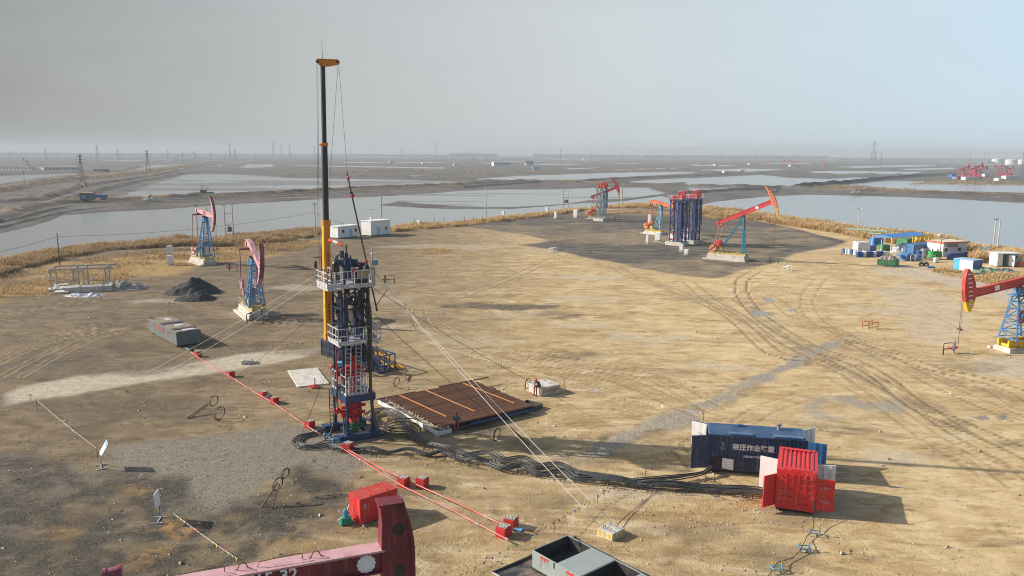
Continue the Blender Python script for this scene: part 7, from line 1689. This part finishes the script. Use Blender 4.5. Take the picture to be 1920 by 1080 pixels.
MB().box(-.2,4.9,-.25,2.9,2.6,2.72).build('roof',white,T); MB().box(2.85,3.25,-.02,-.002,1.6,2.2).build('window_pane',glass_d,T); MB().box(3.75,4.15,-.02,-.002,1.6,2.2).build('window_pane',glass_d,T); MB(Matrix.Translation((2.4,-.0,0))@rotz(R(-60))).box(0,1.1,-.04,0,.12,2.3).build('door',white,T)
T=thing('net_heap','green netting and pale rope heaped in front of the hut','heap',G(1858,512)); heap_mesh(11,4.5,.9,41,26,1.5,.5).build('netting',mat('netting',(.05,.22,.12),.9,0,(.45,.42,.38),.95,1.3,.6,6,0,None,(.46,.56)),T)
T=thing('teal_pipeline','pale teal pipe running on supports behind the shelter','pipeline',(0,0,0)); a_,b_=G(1592,429,2.6),G(1664,434,2.6); mb=MB(); mb.tube(a_,b_,.16,8); mb.tube(b_,(b_.x,b_.y,.2),.16,8); mb.tube(G(1629,437,1.8),G(1652,439,1.8),.14,8); mb.build('pipe',teal_p,T)
mb=MB()
for f in (.05,.35,.65): p=a_.lerp(b_,f); mb.tube((p.x,p.y,-.2),p,.09,6)
mb.build('support',concrete,T)
o=MB().pipe([G(1812,478,.3),G(1845,479,.3),G(1890,486,.3)],.2,8).build('teal_pipe',teal_p); tag(o,'teal pipe lying on the ground east of the white building','pipe')
T=thing('light_mast','slim rusty mast with two white flood lamps in the camp',"light mast",G(1762,482)); h=HZ(G(1762,482),442); MB().tube((0,0,0),(0,0,h),.08,6).build('mast',rustm,T)
for s in (-.5,.4): MB().ball((s,0,h+(.1 if s<0 else -.6)),.42,sc=(1.1,.8,.7)).build('flood_lamp',white,T)
T=thing('net_fence','low green net fence at the camp west corner','fence',G(1577,480),R(20)); mb=MB()
for k in range(5): mb.tube((k*1.4,0,0),(k*1.4,0,1.5),.05,5)
for z in (.3,.7,1.1,1.45): mb.tube((0,0,z),(5.6,0,z),.02,4)
mb.build('netting',green,T)
T=thing('crate','orange and white crates beside the camp hut','crate',G(1915,500),R(10)); mb=MB(); mb.box(-.9,0,-.5,.5,0,1.0,0); mb.box(.1,1.4,-.5,.5,0,1.3,1); mb.build('crate_body',[orange,white],T)

# ================================================================ FAR PLAIN
ZF=-0.9
def pylon_mb(h,w,arms):
    mb=MB(); b=w/2; t_=w*.09
    def c(i,f): sx,sy=((-1,-1),(1,-1),(1,1),(-1,1))[i]; r=b+(t_-b)*min(1,f/.8)**.85 if f<.8 else t_; return Vector((sx*r,sy*r,h*f))
    N=9; th=h*.0042+.04
    for k in range(N):
        f,g=k/N,(k+1)/N
        for i in range(4):
            mb.beam(c(i,f),c(i,g),th); j=(i+1)%4; mb.beam(c(i,f),c(j,g),th*.7); mb.beam(c(j,f),c(i,g),th*.7)
    for f,l in arms:
        for s in (-1,1): mb.beam((0,0,h*f),(s*l,0,h*f),th); mb.beam((0,0,h*(f+.04)),(s*l,0,h*f),th*.8); mb.tube((s*l,0,h*f),(s*l,0,h*f-1.2),th*.5,4)
    return mb
pyl=[None,None]
def pylon(px,py,ytop,kind=0,label=None,rz=None):
    P_=G(px,py,ZF); h=HZ(P_,ytop)-ZF
    lab=label or 'hazy lattice pylon far out on the plain'; grp='lattice pylons on the plain'
    if pyl[kind] is None:
        T=thing('pylon',lab,'pylon',P_,rz or 0,grp); o=pylon_mb(30,6.5 if kind==0 else 4,((.72,4.2),(.82,5.0),(.92,3.4)) if kind==0 else ((.9,2.2),)).build('lattice',far_dark,T); T.scale=(h/30,)*3; pyl[kind]=T
    else: T=dup(pyl[kind],P_,rz if rz is not None else random.uniform(-.5,.5),lab,grp,h/30)
    T['label']=lab; return T
pylon(154,346,289,0,'dark lattice pylon standing on the reedy dike in the west'); pylon(278,327,281,0,'dark lattice pylon farther along the reedy dike')
for px,py,yt,k in [(343,304,286,0),(366,300,283,0),(395,300,285,0),(423,298,284,0),(432,296,268,1),(441,300,279,0),(478,297,281,1),(513,294,266,0),(528,295,270,0),(544,296,272,1),(590,294,273,0),(598,293,276,1),(658,290,276,0),(662,290,279,0),(752,293,274,0),(756,293,277,0),(769,291,279,1),(818,292,267,0),(830,290,273,0),(876,289,266,0),(896,288,268,0),(902,289,281,0),(1014,290,272,0),(1020,291,274,1),(1051,303,280,1),(1119,290,270,0),(1098,291,280,0),(1141,291,280,0),(1223,293,280,1),(1256,292,278,0),(1262,292,277,0),(1268,293,281,0),(1353,292,265,0),(1400,293,280,1),(1415,294,279,0),(1419,294,280,0),(1481,293,283,1),(1584,296,280,1),(1633,302,283,0),(1637,300,264,0),(1641,302,283,0),(1651,314,283,1),(1738,296,285,1),(1819,299,283,0),(1845,300,286,0),(1852,299,284,0),(1916,322,283,1),(20,296,283,0),(87,298,277,0),(106,299,286,1),(183,300,272,0),(222,299,278,0),(315,298,280,0),(700,292,276,1),(970,291,274,1),(1163,291,283,0)]:
    pylon(px,py+2,yt,k)
cab=None
for (x0,y0),(x1,y1) in [((1119,273),(1353,272)),((1119,276),(1353,276)),((1353,270),(1637,274)),((1353,275),(1637,279)),((1637,272),(1819,290)),((1637,277),(1819,293)),((1819,288),(1960,282)),((1230,280),(1353,268)),((1000,280),(1119,274)),((1353,268),(1637,268)),((1637,268),(1916,286))]:
    a_=at_y(x0,y0,2400); b_=at_y(x1,y1,2400); n=16; pts=[a_.lerp(b_,i/n)-Vector((0,0,8*4*(i/n)*(1-i/n))) for i in range(n+1)]
    o=MB().pipe(pts,.14,3).build('power_line',far_dark); tag(o,'faint power line sagging between far pylons','power line','far power lines')
up0=None
for px,py,yt in [(47,358,321),(108,349,316),(193,337,310),(228,332,310),(252,325,306),(293,318,304),(310,315,302),(110,309,287),(1108,313,283),(1190,300,281),(50,307,295)]:
    P_=G(px,py,ZF); h=HZ(P_,yt)-ZF
    if up0 is None:
        T=thing('dike_pole','thin pole in the line along the western dike','pole',P_,0,'poles along the western dike'); mb=MB(); mb.tube((0,0,0),(0,0,10),.16,6,0,.12); mb.build('shaft',pole_c,T); mb=MB(); mb.beam((-.9,0,9.4),(.9,0,9.4),.14); mb.build('crossarm',far_dark,T); T.scale=(h/10,)*3; up0=T
    else: dup(up0,P_,None,None,None,h/10)
# far pumpjacks: one simple model copied
def far_pj(px,py,yt,mcol,label,grp,rz,tilt=18,tpl={}):
    P_=G(px,py,ZF); s=(HZ(P_,yt)-ZF)/12.0
    if mcol not in tpl:
        T=thing('distant_pumpjack',label,'pumpjack',P_,rz,grp); bm_={'r':far_red,'d':far_dark}[mcol]
        mb=MB()
        for s_ in (-1,1): mb.beam((.6,s_*1.0,0),(0,s_*.2,8.5),.4); mb.beam((-3,s_*.9,0),(0,s_*.2,8.5),.35)
        for z in (2,4,6): mb.beam((.6-.07*z,-.8+.08*z,z),(.6-.07*z,.8-.08*z,z),.2)
        mb.build('samson_post',post_blue if mcol=='d' else far_red,T)
        ca,sa=math.cos(R(tilt)),math.sin(R(tilt)); u=Vector((ca,0,sa)); n=Vector((-sa,0,ca)); o=Vector((0,0,8.6))
        mb=MB(); mb.prism([(-4.8,0),(4.8,.1),(4.8,.9),(-4.8,.9)],o,u,n,.6); mb.build('walking_beam',bm_,T)
        mb=MB(); mb.prism([(5.6*math.cos(a)+.2,5.6*math.sin(a)+.4) for a in [R(-30)+R(60)*i/8 for i in range(9)]]+[(4.7,1.8),(4.4,.4),(5.0,-1.6)],o,u,n,.7); mb.build('horse_head',bm_,T)
        mb=MB()
        for s_ in (-1,1): mb.beam((-4.2,s_*1.0,3.0),o-u*4.3+Vector((0,s_*.9,0)),.2); mb.prism([(-.3,-.3),(2.4,-.9),(2.4,.9),(-.3,.3)],(-4.0,s_*.9,2.6),(-.8,0,-.5),(.5,0,-.8),.5)
        mb.build('crank',bm_,T); mb=MB(); mb.box(-6.5,1.4,-1.2,1.2,0,.8); mb.box(-4.8,-3.2,-.7,.7,.8,2.9); mb.build('skid_base',far_white if mcol=='d' else far_red,T); T.scale=(s,)*3; tpl[mcol]=T
    else: dup(tpl[mcol],P_,rz,label,grp,s)
for k,(px,py,yt,rz) in enumerate([(1805,336,309,.2),(1817,335,311,-.2),(1828,337,306,.1),(1838,335,311,-.1),(1826,332,310,.4),(1872,330,310,2.8),(1885,331,308,3.0),(1893,330,311,.4)]): far_pj(px,py,yt,'r','crimson pumpjack crowded on the far eastern well pad','crimson pumpjacks on the far eastern pad',rz)
for k,(px,py,yt,rz) in enumerate([(1438,309,299,2.6),(1466,311,299,.4),(1474,310,299,.2),(1486,311,300,3.0),(1494,310,300,.2),(1525,309,300,2.9),(1546,312,301,3.1)]): far_pj(px,py,yt,'r','tiny crimson pumpjack out beyond the eastern ponds','tiny crimson pumpjacks beyond the ponds',rz)
for k,(px,py,yt,rz,lb) in enumerate([(885,307,296,.5,'dark distant pumpjack with beam raised, near low white building'),(914,307,295,2.7,'dark distant pumpjack beside the long white building'),(50,313,297,2.8,'dark distant pumpjack above the low cabins in the west'),(330,301,290,.5,'hazy dark pumpjack past the reedy dike'),(220,296,286,2.9,'hazy dark pumpjack on the western horizon'),(365,298,287,2.8,'hazy dark pumpjack among pylons')]): far_pj(px,py,yt,'d',lb,'dark pumpjacks on the far plain',rz)
def far_box(name,label,cat,p0,p1,dep,h,m,win=0,roof=None,group=None):
    A,a,L=foot(p0,p1,ZF); T=thing(name,label,cat,A,a,group); MB().box(0,L,0,dep,0,h).build('wall',m,T)
    if roof is not None: MB().box(-.3,L+.3,-.3,dep+.3,h+.01,h+.5).build('roof',roof,T)
    for i in range(win): x=L*(i+.5)/win; MB().box(x-L/win*.22,x+L/win*.22,-.06,-.005,h*.35,h*.72).build('window',glass_d,T)
    return T
far_box('white_building','long white two storey building out on the plain','building',(926,311),(958,311),12,6.5,far_white,9,far_white); far_box('white_wall','low white boundary wall beside the long white building','wall',(910,310),(926,310),2,1.6,far_white)
far_box('low_building','low white row of cabins in the far west','building',(-10,318),(59,319),8,3.4,far_white,10,mud_w); far_box('low_building','low pale row of cabins east of the white row','building',(82,319),(148,318),8,3.2,offwhite,9,far_white)
for px0,px1,py,h,m,lb in [(1810,1836,338,3.2,far_white,'white container at the front of crimson pumpjacks'),(1785,1792,332,2.8,con_blue,'blue and white hut west of crimson pumpjacks'),(1886,1912,336,3.4,far_white,'long white hut east of crimson pumpjacks'),(1872,1882,339,2.2,far_white,'small white tank before the east huts'),(1846,1856,331,3,far_white,'pale shed between two pumpjack clusters'),(1793,1800,336,2.4,sky_blue,'pale blue hut beside white container'),
  (1482,1502,312,3,far_white,'white shed under the tiny crimson pumpjacks'),(1341,1347,311,3,far_white,'white hut alone on the far dike'),(1405,1413,309,3,far_white,'white hut west of the tiny pumpjacks'),(851,862,310,3,far_white,'white hut among the far flats'),(792,796,308,3.5,far_white,'tiny white hut on the grey flats'),(730,740,305,3.5,far_white,'tiny grey hut farther north on the flats'),(1000,1012,317,3,cyan,'blue shed on the flats'),(986,992,309,2.5,far_white,'white kiosk before two brown tanks'),(1358,1364,324,2.4,far_white,'pale hut on the middle dike'),(1388,1396,323,2.6,concrete,'grey hut on the middle dike'),
  (1850,1870,306,5,blue_b,'blue roofed shed below the storage tanks'),(1024,1030,296,4,far_white,'tiny white shed near far woods'),(1095,1105,299,4,far_white,'tiny white shed below the large pylon'),(175,203,323,3,far_dark,'dark low sheds behind the western dike')]:
    far_box('far_hut',lb,'hut',(px0,py),(px1,py),6,h,m,0,None,'huts on the far plain')
for px,py,r,h,lb in [(1870,306,17,14,'pale grey storage tank behind blue roofed shed'),(1896,308,16,13,'pale storage tank in the middle of three'),(1917,308,14,13,'pale storage tank at the edge of view')]:
    T=thing('storage_tank',lb,'storage tank',G(px,py,ZF),0,'storage tanks in the east'); MB().tube((0,0,0),(0,0,h),r,28).build('shell',far_white,T); mb=MB(); mb.tube((0,0,h),(0,0,h+2.2),r,28,0,r*.1); mb.build('roof',offwhite,T)
for px,lb in ((988,'dark brown far tank, western of two'),(996,'dark brown far tank, eastern of two')):
    T=thing('storage_tank',lb,'storage tank',G(px,308,ZF),0); MB().tube((0,0,0),(0,0,6.5),4.6,18).build('shell',rustm,T); MB().tube((0,0,6.5),(0,0,7.3),4.6,18,0,.5).build('roof',far_dark,T)
T=thing('truck','blue truck parked beside the reed shelter on the dike','truck',G(172,374.5,.4),R(8)); 
mb=MB(); mb.box(1.6,6.5,-1.1,1.1,.9,2.2); mb.build('cargo_bed',con_blue,T); mb=MB(); mb.prism([(0,.7),(1.5,.7),(1.5,2.9),(.5,2.9),(0,1.8)],(0,0,0),(1,0,0),(0,0,1),2.1); mb.build('cab',con_blue,T,bevel=.05); mb=MB(); mb.box(.12,.5,-.9,.9,1.9,2.0); mb.box(.5,1.3,-1.07,1.07,2.0,2.7); mb.build('window',glass_d,T)
for x in (.8,4.6,5.6):
    for y in (-1,1): MB().tube((x,y*.85,.5),(x,y*1.12,.5),.5,12).build('wheel',rubber,T)
A,a,L=foot((150,375),(171,375),-.0); T=thing('reed_shelter','brown reed and plank shelter with pale window on the dike','shelter',A,a); MB().box(0,L,0,4,0,3.0).build('wall',mat('old plank wall',(.17,.12,.09),.9),T); MB().box(-.3,L+.3,-.4,4.3,3.0,3.3).build('roof',mud_w,T); MB().box(.8,2.4,-.04,-.003,.6,2.2).build('window',sky_blue,T)
T=thing('dredge_boat','dark work boat with a mast aground on the mud flat','boat',G(382,365,-.9),R(10)); mb=MB(); mb.prism([(-5,1.2),(-4.4,0),(4.4,0),(5.2,1.4)],(0,0,0),(1,0,0),(0,0,1),3.2); mb.build('hull',far_dark,T); mb=MB(); mb.box(-1.5,1.5,-1.1,1.1,1.2,2.6); mb.build('cabin',dkgrey,T); mb=MB(); mb.tube((-1,0,2.6),(-1,0,6.4),.12,6); mb.beam((-1,0,5),(3.5,0,2.6),.14); mb.build('mast',far_dark,T)
for px,py,lb in ((1447,361,'small pale boat drawn up on the eastern bank'),(1605,361,'dark heap of timber on the eastern dike'),(283,375,'pale rubble on the dike east of the blue truck')):
    if 'boat' in lb: T=thing('small_boat',lb,'boat',G(px,py,-.9),R(-8)); MB().prism([(-4,.9),(-3.4,0),(3.4,0),(4.4,1.1)],(0,0,0),(1,0,0),(0,0,1),2.2).build('hull',mud_w,T); MB().box(2.6,3.6,-.6,.6,.8,1.9).build('cabin',dkgrey,T)
    else: o=heap_mesh(7,4,1.6,int(px),14,1.4,.6).build('debris_heap',mat('debris',(.25,.22,.19),.9,0,(.5,.47,.42),.9,.8),None,False,G(px,py,-.2)); tag(o,lb,'heap')
T=thing('marker_flag','red and white marker flag on the western dike','flag',G(159,357,0)); MB().tube((0,0,0),(0,0,4.5),.1,6).build('pole',white,T); mb=MB(); mb.prism([(0,2.6),(1.6,2.0),(1.6,4.0),(0,4.4)],(0,0,0),(1,0,0),(0,0,1),.1); mb.build('cloth',[sock_o],T)
# far woods: masses of bare trees fading in the haze
wood_m=mat('bare far trees',(.085,.075,.06),.9,0,(.14,.115,.08),.6,.05)
def woods(pxs,n,hm,seed):
    r=np.random.default_rng(seed); V=[];Fs=[]; Pw=W(pxs,ZF); lo,hi=Pw.min(0),Pw.max(0); k=0
    while k<n:
        c=r.uniform(lo,hi,(2000,2)); c=c[sd_poly(c[:,0],c[:,1],Pw)>0]
        if len(c)==0: break
        hh=hm*(.45+.9*vnoise(c[:,0]/70,c[:,1]/70,seed))*r.uniform(.5,1.1,len(c))
        for (x,y),h in zip(c,hh):
            a=r.uniform(0,6.28); w=r.uniform(1.5,4.5); o=len(V); dx,dy=math.cos(a)*w,math.sin(a)*w
            V+=[(x-dx*.2,y-dy*.2,ZF-1),(x+dx*.2,y+dy*.2,ZF-1),(x+dx,y+dy,ZF+h*.7),(x+dx*.2,y+dy*.2,ZF+h),(x-dx,y-dy,ZF+h*.75)]; Fs.append((o,o+1,o+2,o+3,o+4)); k+=1
            if k>=n: break
    me=bpy.data.meshes.new('woods'); me.from_pydata(V,[],Fs); me.materials.append(wood_m); ob=bpy.data.objects.new('woods',me); COL.objects.link(ob); tag(ob,kind='stuff')
woods([(845,294.5),(930,294.5),(935,292),(840,292)],1500,20,1); woods([(1000,295.5),(1195,296.5),(1200,293.5),(1000,292.7)],2500,17,2); woods([(1200,297),(1540,299.5),(1560,296),(1205,293.8)],4500,18,3); woods([(640,293),(840,294.2),(840,292),(640,290.8)],1800,10,4); woods([(1560,300),(1940,303),(1940,299),(1560,297)],2500,9,5); woods([(-20,291),(640,293),(640,290.5),(-20,287.5)],2600,8,6)
